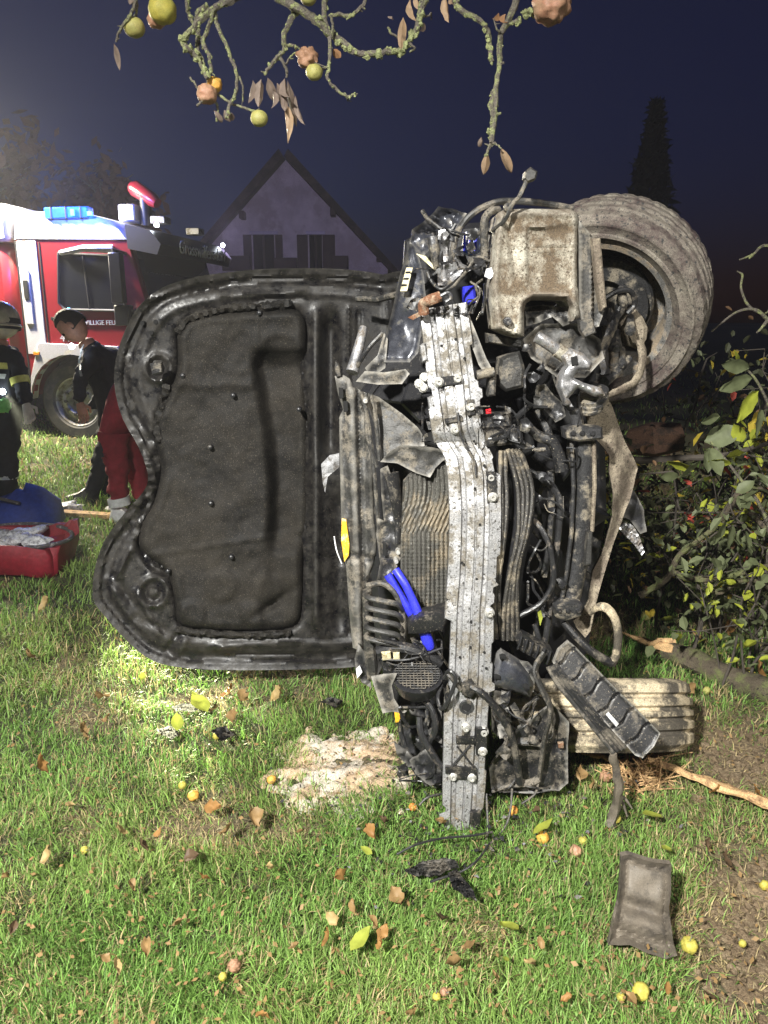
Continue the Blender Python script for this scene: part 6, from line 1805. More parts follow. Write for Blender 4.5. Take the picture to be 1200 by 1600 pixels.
pb_ = thing('plastic_cover', pc, 'dusty brown plastic cover lying alone on the grass at lower right', 'debris')
MB().sheet(PLT, pl_d, 4, lambda x, y, bd: -0.012 * np.exp(-(bd / 3) ** 2) + 0.008 * np.exp(-((bd - 9) / 2.5) ** 2) + 0.022 * np.exp(-((y - (1420 + (x - 1000) * 0.3)) / 12) ** 2) + 0.010 * np.exp(-((y - (1462 + (x - 1000) * 0.28)) / 3) ** 2) - 0.008 * np.exp(-((y - (1450 + (x - 1000) * 0.28)) / 3) ** 2), 0.014, 0.009, 0.06).build('panel', M['plate'], pb_, ang=50)
MB().prism([(1012, 1480), (1019, 1482), (1018, 1486), (1011, 1484)], lambda x, y: pl_d(x, y) - 0.006, 0.004, 0.0004).build('slot', M['hole'], pb_)
for i, (poly, lb) in enumerate((([(632, 1362), (650, 1352), (668, 1344), (690, 1342), (712, 1350), (718, 1360), (700, 1362), (680, 1366), (655, 1368)], 'thin grey curled plastic strip below the bumper beam'), ([(700, 1368), (714, 1364), (740, 1395), (745, 1408), (728, 1405), (708, 1392)], 'black torn plastic scrap at the end of the cables'), ([(246, 1140), (262, 1136), (280, 1146), (268, 1156), (252, 1150)], 'small black scrap in the grass left of the sawdust'), ([(268, 1104), (300, 1100), (330, 1104), (310, 1110), (275, 1112)], 'dark flat scrap in the lit patch under the bonnet'), ([(500, 1098), (520, 1090), (536, 1096), (525, 1106)], 'dark plastic shard beneath the bonnet corner'), ([(330, 1142), (352, 1136), (366, 1150), (345, 1158)], 'dark flat scrap beside the small sawdust heap'))):
    c = G(sum(p_[0] for p_ in poly) / len(poly), sum(p_[1] for p_ in poly) / len(poly))
    MB().sheet(poly, lambda x, y: G(x, y, 0.045).y, 4, None, 0.006, 0.02, 0.04).build('plastic_scrap', M['black_plastic'] if i else M['dusty_plastic'], None, ang=60, **tg(lb, 'debris'))
for pts, lb in (([(765, 1318, 0.04), (745, 1345, 0.05), (720, 1362, 0.04), (690, 1372, 0.04), (672, 1378, 0.04)], 'grey cable curving over the grass below the bumper beam'), ([(620, 1335, 0.03), (650, 1320, 0.05), (690, 1310, 0.05), (735, 1306, 0.05), (770, 1300, 0.05)], 'thin wire lying across the foot of the bumper beam')):
    MB().tube(spl([G(x, y, z) for x, y, z in pts]), 0.0032, 7).build('loose_cable', M['rubber'], None, **tg(lb, 'cable'))

# ------------------------------------------------------------------ broken wood on the ground
def splinter(a, b, w0, w1, m, name, label, seed, zz=0.04):
    r = random.Random(seed)
    a, b = V(a), V(b)
    e = b - a
    lat = V((-e.y, e.x, 0)).normalized()
    rings = []
    K = 16
    for i in range(K + 1):
        t_ = i / K
        w_ = (w0 + (w1 - w0) * t_) * (0.8 + 0.4 * r.random())
        c = a + e * t_ + lat * r.uniform(-0.006, 0.006) + V((0, 0, zz))
        rings.append([c + lat * (w_ * cos(q_) * r.uniform(0.8, 1.15)) + V((0, 0, w_ * 0.6 * sin(q_) * r.uniform(0.7, 1.2))) for q_ in np.linspace(0, 2 * pi, 9, endpoint=False)])
    return MB().loft(rings).build(name, m, None, ang=25, **tg(label, 'wood'))


lg = thing('broken_log', G(1120, 1060), 'mossy broken log with a pale split end right of the wreck', 'log')
a, b = G(1040, 1030), G(1260, 1120)
pts = [a + (b - a) * t_ + V((0, 0, 0.035 + 0.01 * sin(t_ * 9))) for t_ in np.linspace(0, 1, 16)]
MB().tube(pts, [0.045, 0.05, 0.052, 0.055], 14, wob=0.3).build('bark', M['log'], lg)
for k in range(6):
    rr = random.Random(k)
    s_ = a + V((rr.uniform(-0.02, 0.03), rr.uniform(-0.03, 0.03), 0.02 + 0.012 * k))
    t_ = G(972 + 8 * k, 988 + 4 * k, 0.05 + 0.006 * k)
    MB().tube([s_ + (b - a) * 0.05, s_ + (t_ - s_) * 0.5 + V((0, 0, rr.uniform(-0.01, 0.01))), t_], [0.02, 0.016, 0.004], 5, wob=0.4).build('splinter', M['wood_split'], lg)
splinter(G(1012, 1208), G(1240, 1296), 0.016, 0.024, M['wood_split'], 'split_branch', 'long pale split branch pointing to the right edge', 4, 0.05)
splinter(G(880, 1180), G(958, 1200), 0.014, 0.01, M['wood_split'], 'wood_chunk', 'pale split wood under the black undertray', 6, 0.03)
gr = MB()
for k in range(160):
    rr = random.Random(100 + k)
    c = G(1000 + rr.gauss(0, 20), 1212 + rr.gauss(0, 16), 0.0)
    u = V((rr.gauss(0, 1), rr.gauss(0, 1), abs(rr.gauss(0.6, 0.6)))).normalized()
    gr.tube([c, c + u * 0.04, c + u * 0.09 + V((rr.gauss(0, 0.02), rr.gauss(0, 0.02), -0.01))], [0.0035, 0.0012], 4)
gr.build('root_tuft', M['wood_split'], None, **tg('brown tuft of torn grass roots below the liner flap', 'roots'))


# ------------------------------------------------------------------ apples and leaves
def applemat(name, c1_, c2_, sc=30):
    return mat(name, c1_, 0.45, 0, c2_, 0.45, sc, (0.12, 0.08, 0.04), 0.10, 190, 0.15, 60, soft=0.2, grit=0.12)


AM = {'yellow': applemat('yellow_apple', (0.44, 0.36, 0.055), (0.34, 0.33, 0.07)), 'green': applemat('yellow_green_apple', (0.30, 0.31, 0.085), (0.40, 0.33, 0.11)),
      'orange': applemat('orange_apple', (0.62, 0.27, 0.05), (0.55, 0.38, 0.07)), 'red': applemat('red_yellow_apple', (0.58, 0.12, 0.04), (0.58, 0.42, 0.06), 22),
      'pink': applemat('shrivelled_pink_apple', (0.42, 0.19, 0.12), (0.34, 0.24, 0.14)), 'brown': applemat('rotten_brown_apple', (0.26, 0.14, 0.08), (0.36, 0.2, 0.12))}


def apple(c, r_, col, label, wr=0.1, group=None, stem=None, tilt=0.0):
    t = thing('apple', c, label, 'apple', group)
    rt = Matrix.Rotation(tilt, 3, 'X') @ Matrix.Rotation(tilt * 0.7, 3, 'Y')
    MB().ball(c, r_, 28, 20, (1, 1, 0.95), rt, wr, 0.22, seed=c[0] * 31).build('fruit', AM[col], t, ang=80)
    tp = V(c) + rt @ V((0, 0, r_ * 0.72))
    MB().tube([tp, tp + rt @ V((0.002, 0, r_ * 0.35)), (V(stem) if stem else tp + rt @ V((0.004, 0.002, r_ * 0.6)))], 0.0016, 5).build('stalk', M['bark'], t)


HA = [(210, 43, 14, 'green', 2.42, 'yellow-green apple hanging at the far left twig', .05, (212, 22)), (254, 16, 19, 'yellow', 2.40, 'large yellow apple at the top left, above the pinkish one', .08, (256, -12)), (245, 31, 12, 'pink', 2.44, 'pinkish apple half hidden below the large yellow one', .2, (248, 10)), (323, 147, 14, 'pink', 2.40, 'pink shrivelled apple at the tip of the left branch', .2, (323, 124)), (335, 132, 11, 'orange', 2.42, 'small brown and yellow apple leaning on the pink one', .15, (330, 114)), (405, 185, 12, 'green', 2.38, 'smooth pale yellow apple hanging lowest on the branch', .04, (398, 175)), (481, 91, 14, 'brown', 2.40, 'wrinkled orange-brown apple above the green one', .45, (493, 80)), (491, 113, 11.5, 'green', 2.38, 'yellow-green apple just under the wrinkled brown one', .08, (512, 106)), (862, 8, 25, 'pink', 2.40, 'big brownish pink apple cut by the top edge on the right', .3, (840, 20)), (482, -4, 11, 'green', 2.41, 'green apple barely showing at the top edge', .05, (484, -20))]
for (x, y, rp_, col, d, lb, wr, st) in HA:
    apple(P(x, y, d), rp_ * d / 1200 * 1.02, col, lb, wr, None, P(st[0], st[1], d))
GA = [(302, 1243, 10, 'orange', 'orange apple in the grass left of the sawdust'), (285, 1227, 7, 'yellow', 'small yellow apple just behind the orange one'), (645, 1261, 7, 'red', 'small red and orange apple left of the bumper beam foot'), (802, 1267, 9, 'red', 'red and yellow apple just right of the bumper beam foot'), (848, 1309, 11, 'orange', 'orange apple under a yellow leaf right of the beam'), (911, 1313, 8, 'yellow', 'yellow apple right of the one under the leaf'), (899, 1330, 11, 'pink', 'pinkish brown rotten apple beside the plastic cover'), (1077, 1477, 15, 'yellow', 'wrinkled yellow apple touching the plastic cover'), (1001, 1549, 17, 'yellow', 'large yellow apple near the bottom right'), (970, 1558, 8, 'yellow', 'small yellow apple left of the large yellow one'), (348, 1526, 8, 'yellow', 'yellow apple near the bottom, left of centre'), (366, 1509, 12, 'brown', 'brown rotten apple touching a yellow one near the bottom'), (682, 1557, 8, 'yellow', 'yellow apple at the bottom centre'), (694, 1550, 8, 'brown', 'small brown apple behind the yellow one at the bottom centre'), (1194, 1383, 9, 'yellow', 'yellow apple at the right edge'), (961, 1279, 10, 'yellow', 'yellow apple behind the frayed muddy strip'), (946, 1213, 10, 'brown', 'orange-brown apple under the liner flap'), (1020, 1196, 12, 'yellow', 'yellow apple beside the clay-caked tyre'), (1172, 1054, 9, 'yellow', 'yellow apple behind the broken log'), (1010, 962, 9, 'green', 'greenish apple in the dim grass beyond the suspension arm'), (338, 1150, 6, 'yellow', 'tiny yellow apple in the grass below the bonnet'), (1104, 1079, 7, 'green', 'small green apple before the mossy log'), (132, 1328, 7, 'yellow', 'yellow apple alone at the left in the lawn'), (424, 1218, 8, 'orange', 'orange-brown apple at the left rim of the sawdust'), (1160, 1474, 7, 'yellow', 'small yellow apple on the bare earth at lower right')]
for (x, y, rp_, col, lb) in GA:
    g0 = G(x, y, 0.03)
    r_ = rp_ * g0.y / 1200 * 1.02
    c = G(x, y, r_ * 0.7 + 0.008)
    apple(c, r_, col, lb, 0.25 if col in ('brown', 'pink') else 0.14, None, None, random.uniform(-1.4, 1.4))


def leaf_mesh(L_, w_, curl, fold, seed, n=6, jit=0.025):
    """ovate leaf with pointed tip, folded along its midrib and curled; grows along +x"""
    r = random.Random(seed)
    vs, fs = [], []
    for i in range(n + 1):
        t_ = i / n
        wd = w_ * (sin(pi * t_ ** 0.8) ** 0.8 if 0 < t_ < 1 else 0.04)
        a = curl * t_
        x, z = (sin(a) / curl * L_, (1 - cos(a)) / curl * L_) if abs(curl) > 0.01 else (t_ * L_, 0)
        for j, u in enumerate((-1, -0.5, 0, 0.5, 1)):
            vs.append(V((x + r.uniform(-jit, jit) * L_, u * wd / 2 * cos(fold * 0.7) * (1 + 3 * r.uniform(-jit, jit)), z + abs(u) * wd / 2 * sin(fold) + 1.3 * r.uniform(-jit, jit) * L_)))
    for i in range(n):
        for j in range(4):
            a = i * 5 + j
            fs.append((a, a + 1, a + 6, a + 5))
    return vs, fs


def place_leaf(c, L_, w_, curl, fold, rot, seed, jit=0.025):
    vs, fs = leaf_mesh(L_, w_, curl, fold, seed, 6, jit)
    return MB().add([V(c) + rot @ v_ for v_ in vs], fs)


YL = [(565, 1470, 26, 'flat yellow-green leaf at the bottom centre of the lawn'), (796, 1452, 26, 'yellow-green leaf with a ragged edge right of centre'), (1018, 1278, 25, 'yellow-green leaf behind the plastic cover'), (311, 1101, 24, 'bright green leaf in the lit patch under the bonnet'), (850, 1295, 22, 'curled yellow leaf covering an orange apple'), (1024, 1086, 12, 'small green leaf near the tyre'), (572, 1330, 12, 'small pale green leaf below the sawdust'), (1040, 1328, 14, 'yellow leaf on the bare earth behind the cover'), (276, 1130, 18, 'yellow leaf in the lit patch, in front of the green one'), (790, 1500, 10, 'small yellow leaf before the ragged yellow-green one'), (872, 1225, 14, 'pale green leaf below the undertray'), (1046, 970, 16, 'pale leaf in the dim grass beyond the log'), (222, 1058, 9, 'small pale leaf left of the lit patch')]
for i, (x, y, s_, lb) in enumerate(YL):
    c = G(x, y, 0.05)
    L_ = s_ * 2 * c.y / 1200 * 1.05
    rot = Matrix.Rotation(random.uniform(0, 6.3), 3, 'Z') @ Matrix.Rotation(random.uniform(-0.35, 0.35), 3, 'X') @ Matrix.Rotation(-0.15, 3, 'Y')
    place_leaf(c - rot @ V((L_ / 2, 0, 0)), L_, L_ * 0.6, 0.5, 0.25, rot, i).build('fallen_leaf', M['leaf_green'], None, ang=80, **tg(lb, 'leaf'))
BL = [(203, 1387), (318, 1374), (515, 1470), (831, 1510), (165, 1497), (178, 1512), (540, 1377), (553, 1416), (524, 1436), (15, 1373), (185, 1300), (250, 1302), (356, 1302), (583, 1440), (580, 1300), (596, 1456), (600, 1476), (770, 1530), (845, 1475), (710, 1515), (335, 1262), (220, 1325), (80, 1340), (420, 1360), (338, 1110), (360, 1085), (372, 1100), (365, 1120), (440, 1090), (160, 1090), (170, 1125), (110, 1260), (20, 1450), (1100, 1320), (1130, 1350), (1080, 1080), (1180, 1050), (1150, 1050), (1090, 1000), (1140, 985), (1060, 960), (1120, 1240), (1180, 1240), (985, 1560), (640, 1590), (410, 1590), (280, 1445), (230, 1480), (460, 1480), (690, 1440), (735, 1480), (885, 1560), (1110, 1560), (1040, 1545), (620, 1400), (905, 1210), (930, 1230), (840, 1270), (690, 1290), (600, 1290), (470, 1300), (395, 1280), (300, 1340), (60, 1200), (125, 1150), (40, 1030), (75, 950)]
pools = {0: leafmat('brown_fallen_leaf', base=(0.26, 0.165, 0.07), tr=0.15), 1: leafmat('rusty_leaf', base=(0.31, 0.165, 0.055), tr=0.2), 2: leafmat('pale_tan_leaf', base=(0.40, 0.29, 0.13), tr=0.2), 3: leafmat('dark_brown_leaf', base=(0.11, 0.07, 0.04), tr=0.15)}
lbl = {0: 'dry brown curled leaf lying in the grass', 1: 'rust-coloured dry leaf lying in the grass', 2: 'pale tan dry leaf lying in the grass', 3: 'dark brown shrivelled leaf lying in the grass'}
LM = [(1005, 1420, 'the dusty plastic cover'), (722, 1290, 'the foot of the bumper beam'), (540, 1200, 'the sawdust'), (300, 1240, 'the orange apple left of the sawdust'), (565, 1470, 'the flat yellow-green leaf'), (796, 1452, 'the ragged yellow-green leaf'), (350, 1520, 'the pair of yellow and brown apples'), (686, 1554, 'the pair of apples at the bottom centre'), (1000, 1550, 'the large yellow apple'), (848, 1305, 'the apple under the yellow leaf'), (132, 1328, 'the lone yellow apple in the left lawn'), (300, 1105, 'the lit patch under the bonnet'), (40, 900, 'the red rescue bag'), (1120, 1060, 'the mossy log'), (1110, 1245, 'the long split branch'), (675, 1355, 'the grey plastic strip'), (1040, 1115, 'the clay-caked tyre'), (830, 1236, 'the black undertray'), (1, 1250, 'the left edge'), (1, 1480, 'the left edge near the bottom'), (260, 1145, 'the small black scrap'), (1076, 1476, 'the apple touching the cover'), (640, 1600, 'the bottom edge'), (200, 1600, 'the bottom edge at left')]
seen_lb = set()


def leaf_label(k, x, y):
    cn = {0: 'brown', 1: 'rust-coloured', 2: 'pale tan', 3: 'dark brown'}[k]
    for (lx, ly, ph) in sorted(LM, key=lambda q: (q[0] - x) ** 2 + (2 * (q[1] - y)) ** 2):
        dx, dy = x - lx, (y - ly) * 1.6
        dirs = 'right of' if dx > abs(dy) else 'left of' if -dx > abs(dy) else 'in front of' if dy > 0 else 'behind'
        lb = cn + ' dry leaf ' + dirs + ' ' + ph
        if lb not in seen_lb:
            seen_lb.add(lb)
            return lb
    return cn + ' dry leaf in the grass'


for i, (x, y) in enumerate(BL):
    c = G(x, y, 0.045)
    L_ = random.uniform(19, 36) * c.y / 1200 * 1.1
    rot = Matrix.Rotation(random.uniform(0, 6.3), 3, 'Z') @ Matrix.Rotation(random.uniform(-0.7, 0.7), 3, 'X') @ Matrix.Rotation(-0.2, 3, 'Y')
    k = random.choice((0, 0, 1, 2, 3))
    place_leaf(c - rot @ V((L_ / 2, 0, 0)), L_, L_ * random.uniform(0.6, 1.0), random.uniform(0.3, 2.2), random.uniform(0.1, 1.1), rot, 50 + i, 0.09).build('fallen_leaf', pools[k], None, ang=80, **tg(leaf_label(k, x, y), 'leaf', 'dry leaves on the lawn'))
cr = MB()
r = random.Random(77)
for i in range(2800):
    x, y = r.uniform(-60, 1260), 700 + 900 * r.random()
    if y < 960 and 140 < x < 900:
        continue
    c = G(x, y, r.uniform(0.005, 0.04))
    s_ = r.uniform(0.003, 0.010)
    u = V((r.gauss(0, 1), r.gauss(0, 1), r.gauss(0, 0.3))).normalized()
    w_ = u.cross(V((0, 0, 1))).normalized() * s_ * 0.5 + V((0, 0, r.uniform(-.4, .4) * s_))
    cr.add([c - u * s_, c + w_, c + u * s_, c - w_], [(0, 1, 2, 3)])
cr.build('leaf_litter', pools[0], None, smooth=False, kind='stuff', label='tiny dry leaf crumbs scattered through the lawn', category='leaf litter')

r = random.Random(91)
ck = MB()
for i in range(900):
    if r.random() < 0.7:
        x, y = 1170 + r.gauss(0, 60), 1480 + r.gauss(0, 110)
    else:
        x, y = 1150 + r.gauss(0, 60), 1190 + r.gauss(0, 35)
    c = G(x, y, 0.0)
    c.z = ghs(c.x, c.y)
    ck.ball(c, abs(r.gauss(0.006, 0.005)) + 0.003, 6, 4, (r.uniform(0.7, 1.4), r.uniform(0.7, 1.4), 0.7), None, 0.9, seed=i)
ck.build('earth_clods', M['clod'], None, ang=20, kind='stuff', label='crumbly torn-up earth at the lower right of the lawn', category='earth')
fr = MB()
for i in range(420):
    x, y = 730 + r.gauss(0, 130), 1265 + r.gauss(0, 55)
    c = G(x, y, r.uniform(0.01, 0.045))
    s_ = abs(r.gauss(0.004, 0.003)) + 0.002
    u = V((r.gauss(0, 1), r.gauss(0, 1), r.gauss(0, 0.4))).normalized() * s_
    v_ = u.orthogonal().normalized() * s_ * r.uniform(0.3, 0.9)
    w_ = u.cross(v_).normalized() * 0.0012
    fr.add([c - u, c + v_, c + u * 0.8, c - v_ * 0.7, c - u + w_, c + v_ + w_, c + u * 0.8 + w_, c - v_ * 0.7 + w_], [(0, 1, 2, 3), (7, 6, 5, 4), (0, 4, 5, 1), (1, 5, 6, 2), (2, 6, 7, 3), (3, 7, 4, 0)])
fr.build('plastic_crumbs', M['black_plastic_plain'], None, smooth=False, kind='stuff', label='tiny black plastic crumbs strewn in the grass below the wreck', category='debris')

# ------------------------------------------------------------------ apple tree reaching in from above
tb = V((2.35, 3.3, 0))
apt = thing('apple_tree', tb, 'lichen-covered apple tree branch hanging into the top of the picture', 'tree')
top = P(600, -190, 2.42)
MB().tube(spl([tb + V((0, 0, -0.05)), tb + V((0.05, 0, 0.9)), tb + V((-0.05, -0.1, 1.9)), V((2.0, 3.0, 2.6)), V((1.4, 2.6, 3.05))]), [0.13, 0.07], 12, wob=0.2).build('trunk', M['bark'], apt)
limb = MB().tube(spl([V((1.45, 2.62, 3.0)), P(1050, -190, 2.45), P(800, -150, 2.42), P(560, -130, 2.42), P(330, -120, 2.42), P(180, -100, 2.42)]), [0.05, 0.012], 9, wob=0.3).build('branch', M['bark'], apt)
BR = [([(220, -100), (212, -20), (210, 8), (205, 20), (196, 34), (185, 52), (182, 66)], .006, .003, 0), ([(212, -10), (214, 8), (212, 28)], .004, .003, 0), ([(250, -100), (258, -30), (256, 0)], .006, .004, 0),
      ([(420, -120), (385, -20), (360, 0), (344, 8), (327, 18), (307, 38), (285, 62), (292, 74), (303, 84), (317, 107), (323, 123)], .012, .005, 1), ([(293, -80), (293, 0), (295, 20), (301, 38)], .006, .005, 1),
      ([(322, 10), (308, 24), (310, 50), (308, 73), (315, 93), (322, 112)], .007, .005, 1), ([(334, 14), (327, 40), (318, 60), (318, 70), (326, 86), (330, 112)], .006, .005, 1), ([(334, 14), (338, 35), (347, 57), (360, 87), (370, 118), (368, 146), (358, 164), (354, 184)], .006, .004, 1),
      ([(340, 147), (360, 160), (387, 170), (400, 176)], .004, .0035, 0), ([(298, 122), (305, 132), (310, 140)], .003, .003, 0), ([(316, 158), (308, 166)], .003, .004, 0), ([(374, 120), (380, 140), (379, 158)], .003, .002, 0), ([(335, 155), (340, 168), (338, 190)], .004, .003, 0),
      ([(400, -120), (425, -20), (443, 0), (467, 14), (493, 30), (513, 50), (537, 67), (553, 82), (575, 84), (597, 82), (620, 80), (633, 77)], .014, .006, 1), ([(633, 77), (643, 60), (653, 40), (658, 15), (663, -10), (670, -100)], .005, .012, 1),
      ([(467, 14), (452, 34), (443, 57), (444, 76), (427, 97), (412, 118)], .009, .004, 1), ([(443, 73), (456, 70), (466, 76)], .005, .003, 1), ([(437, 90), (447, 106), (448, 122)], .005, .003, 0), ([(446, 100), (455, 88), (462, 82)], .003, .002, 0), ([(505, -100), (507, 0), (507, 30), (513, 48)], .008, .007, 1), ([(513, 24), (528, 22), (545, 26), (560, 14), (572, -5), (580, -100)], .005, .005, 0),
      ([(515, 58), (515, 100), (512, 122), (530, 143), (544, 151), (555, 147)], .005, .0035, 1), ([(517, 24), (520, 45), (516, 62)], .004, .004, 0), ([(545, 151), (542, 158)], .003, .002, 0), ([(513, 104), (500, 110), (494, 106)], .004, .003, 1),
      ([(700, -120), (706, -20), (712, 4), (723, 17), (750, 32), (762, 48), (765, 70), (769, 97)], .009, .006, 1), ([(830, -140), (815, -30), (807, 0), (797, 28), (783, 54), (780, 100), (774, 147), (773, 187), (768, 222)], .011, .006, 0), ([(773, 145), (770, 165), (772, 186), (768, 212)], .011, .009, 1), ([(784, 52), (776, 46), (772, 30)], .003, .002, 0),
      ([(798, 37), (806, 34), (813, 31)], .006, .007, 1), ([(818, 22), (832, 18), (842, 22)], .008, .010, 1), ([(845, -120), (850, -30), (856, -10)], .006, .004, 0), ([(768, 222), (776, 226), (784, 232)], .003, .002, 0), ([(768, 222), (762, 236), (758, 244)], .005, .004, 0), ([(631, 62), (612, 54), (606, 42)], .004, .003, 0), ([(653, 25), (668, 26), (674, 20), (674, 30)], .003, .002, 0), ([(640, 68), (648, 76), (640, 80)], .004, .003, 0), ([(596, 82), (596, 92)], .004, .003, 1), ([(597, 82), (594, 76)], .003, .003, 1)]
r = random.Random(4)
for i, (pts, r0, r1, li) in enumerate(BR):
    d0 = 2.40 + 0.02 * sin(i * 1.7)
    c_ = spl([P(x, y, d0 + 0.01 * sin(j * 1.3 + i)) for j, (x, y) in enumerate(pts)], 5)
    tw = MB().tube([q + V((r.gauss(0, .0012), 0, r.gauss(0, .0012))) for q in c_], [r0, r1], 8, wob=0.35)
    for q in c_[2:]:
        if r.random() < 0.10:
            u = V((r.gauss(0, 1), r.gauss(0, 0.5), r.gauss(0, 1))).normalized()
            tw.tube([q, q + u * r.uniform(0.008, 0.018)], [r1 * 0.8, r1 * 0.45], 5)
    two = tw.build('twig', M['bark'], apt)
    if li:
        lc = MB()
        for q in c_:
            if r.random() < 0.75:
                u = V((r.gauss(0, 1), r.gauss(0, 1), r.gauss(0, 1))).normalized() * (r0 + r1) * 0.4
                lc.ball(q + u, (r0 + r1) * r.uniform(0.25, 0.55), 6, 5, (1, 1, r.uniform(0.6, 1.4)), None, 0.8, seed=r.random() * 99)
        lc.build('lichen_crust', M['lichen'], two, kind='stuff')
DL = [(178, 68, 184, 106, 10, 'leaf_grey'), (395, 126, 388, 158, 14, 'leaf_grey'), (408, 124, 404, 164, 16, 'leaf_grey'), (418, 122, 428, 160, 15, 'leaf_grey'), (433, 130, 430, 172, 13, 'leaf_grey'), (445, 122, 444, 170, 18, 'leaf_grey'), (450, 128, 460, 196, 17, 'leaf_grey'), (446, 160, 452, 219, 15, 'leaf_tan'), (462, 150, 470, 204, 12, 'leaf_grey'), (440, 140, 448, 180, 14, 'leaf_grey'), (426, 140, 434, 176, 12, 'leaf_grey'), (752, 214, 756, 230, 10, 'leaf_grey'), (762, 240, 757, 272, 15, 'leaf_tan'), (783, 231, 796, 275, 17, 'leaf_tan'), (641, 0, 645, 40, 15, 'leaf_tan'), (630, 28, 626, 76, 14, 'leaf_tan'), (662, 35, 658, 61, 9, 'leaf_grey'), (696, -6, 700, 34, 14, 'leaf_tan'), (708, -12, 706, 14, 14, 'leaf_tan'), (779, 20, 770, 32, 12, 'leaf_brown'), (790, 22, 784, 44, 14, 'leaf_brown'), (350, 172, 358, 190, 12, 'leaf_grey'), (334, 172, 341, 194, 12, 'leaf_grey'), (362, 176, 366, 188, 10, 'leaf_grey'), (520, 76, 532, 90, 14, 'leaf_brown'), (612, 30, 614, 22, 12, 'leaf_grey'), (650, -10, 656, 20, 12, 'leaf_tan'), (200, -12, 206, 10, 10, 'leaf_grey')]
for i, (x0, y0, x1, y1, w_, m_) in enumerate(DL):
    a, b = P(x0, y0, 2.40), P(x1, y1, 2.40)
    e = b - a
    xa = e.normalized()
    ya = V((xa.z, 0.5 * sin(i * 2.1), -xa.x)).normalized()
    za = xa.cross(ya)
    ya = za.cross(xa)
    rot = Matrix((xa, ya, za)).transposed()
    place_leaf(a, e.length * 1.08, w_ * 2.40 / 1200 * 1.15, random.uniform(-1.5, 1.5), random.uniform(0.9, 1.4), rot, 300 + i, 0.03).build('withered_leaf', M[m_], apt, ang=80)

# ------------------------------------------------------------------ shrubs to the right of the wreck
COLS = {'grey': leafmat('grey_green_shrub_leaf', base=(0.13, 0.15, 0.075), tr=0.25), 'yellow': leafmat('yellow_shrub_leaf', base=(0.42, 0.32, 0.04), tr=0.35), 'dark': leafmat('dark_shrub_leaf', base=(0.05, 0.055, 0.03), tr=0.2), 'red': leafmat('red_autumn_leaf', base=(0.55, 0.10, 0.07), tr=0.3), 'lime': leafmat('lime_shrub_leaf', base=(0.36, 0.40, 0.05), tr=0.35), 'brown': leafmat('brown_shrub_leaf', base=(0.17, 0.10, 0.055), tr=0.2)}


def shrub(name, label, stems, nleaf, cols, spread, seed, lsize=0.035, region=None):
    r = random.Random(seed)
    t = thing(name, stems[0][0], label, 'shrub')
    tips = []
    for (a, b, rr) in stems:
        a, b = V(a), V(b)
        n_ = 7
        pts = [a + (b - a) * (i / n_) + V((r.gauss(0, .03), r.gauss(0, .03), r.gauss(0, .02))) * (i / n_) * 2 for i in range(n_ + 1)]
        sm = MB().tube(spl(pts, 3), [rr * 0.6, rr * 0.25], 7, wob=0.3)
        for k in range(7):
            q = pts[r.randint(2, n_)]
            u = V((r.gauss(0, 1), r.gauss(0, 1), r.gauss(0.25, 0.7))).normalized() * r.uniform(0.10, 0.32)
            m1 = q + u * 0.5 + V((r.gauss(0, .03), r.gauss(0, .03), r.gauss(0, .03)))
            sm.tube([q, m1, q + u], [rr * 0.35, 0.0016], 5)
            tips += [m1, q + u, q + u * 0.75]
        sm.build('stem', M['shrub_stem'], t)
    for cn in set(cols):
        lf = MB()
        for i in range(int(nleaf * cols.count(cn) / len(cols))):
            q = r.choice(tips) + V((r.gauss(0, spread), r.gauss(0, spread), r.gauss(0, spread)))
            if q.z < 0.02:
                q.z = 0.02 + r.random() * 0.1
            L_ = lsize * r.uniform(0.6, 1.5)
            rot = Matrix.Rotation(r.uniform(0, 6.3), 3, 'Z') @ Matrix.Rotation(r.uniform(-1.2, 1.2), 3, 'Y') @ Matrix.Rotation(r.uniform(-0.8, 0.8), 3, 'X')
            wd = L_ * 0.55
            vs = [V((0, 0, 0)), V((L_ * .35, wd * .5, .1 * L_)), V((L_ * .75, wd * .38, .06 * L_)), V((L_, 0, -.05 * L_)), V((L_ * .75, -wd * .38, .06 * L_)), V((L_ * .35, -wd * .5, .1 * L_)), V((L_ * .5, 0, -0.02 * L_))]
            lf.add([q + rot @ v_ for v_ in vs], [(0, 6, 1), (1, 6, 2), (2, 6, 3), (3, 6, 4), (4, 6, 5), (5, 6, 0)])
        lf.build('foliage', COLS[cn], t, smooth=False, kind='stuff')
    return t


r = random.Random(21)


def stems(x0, x1, y0, y1, h0, h1, n_, rr=0.012, lx=0.3):
    out = []
    for i in range(n_):
        a = V((r.uniform(x0, x1), r.uniform(y0, y1), 0))
        out.append((a, a + V((r.gauss(0, lx), r.gauss(0, lx * 0.6), r.uniform(h0, h1))), rr * r.uniform(0.6, 1.5)))
    return out


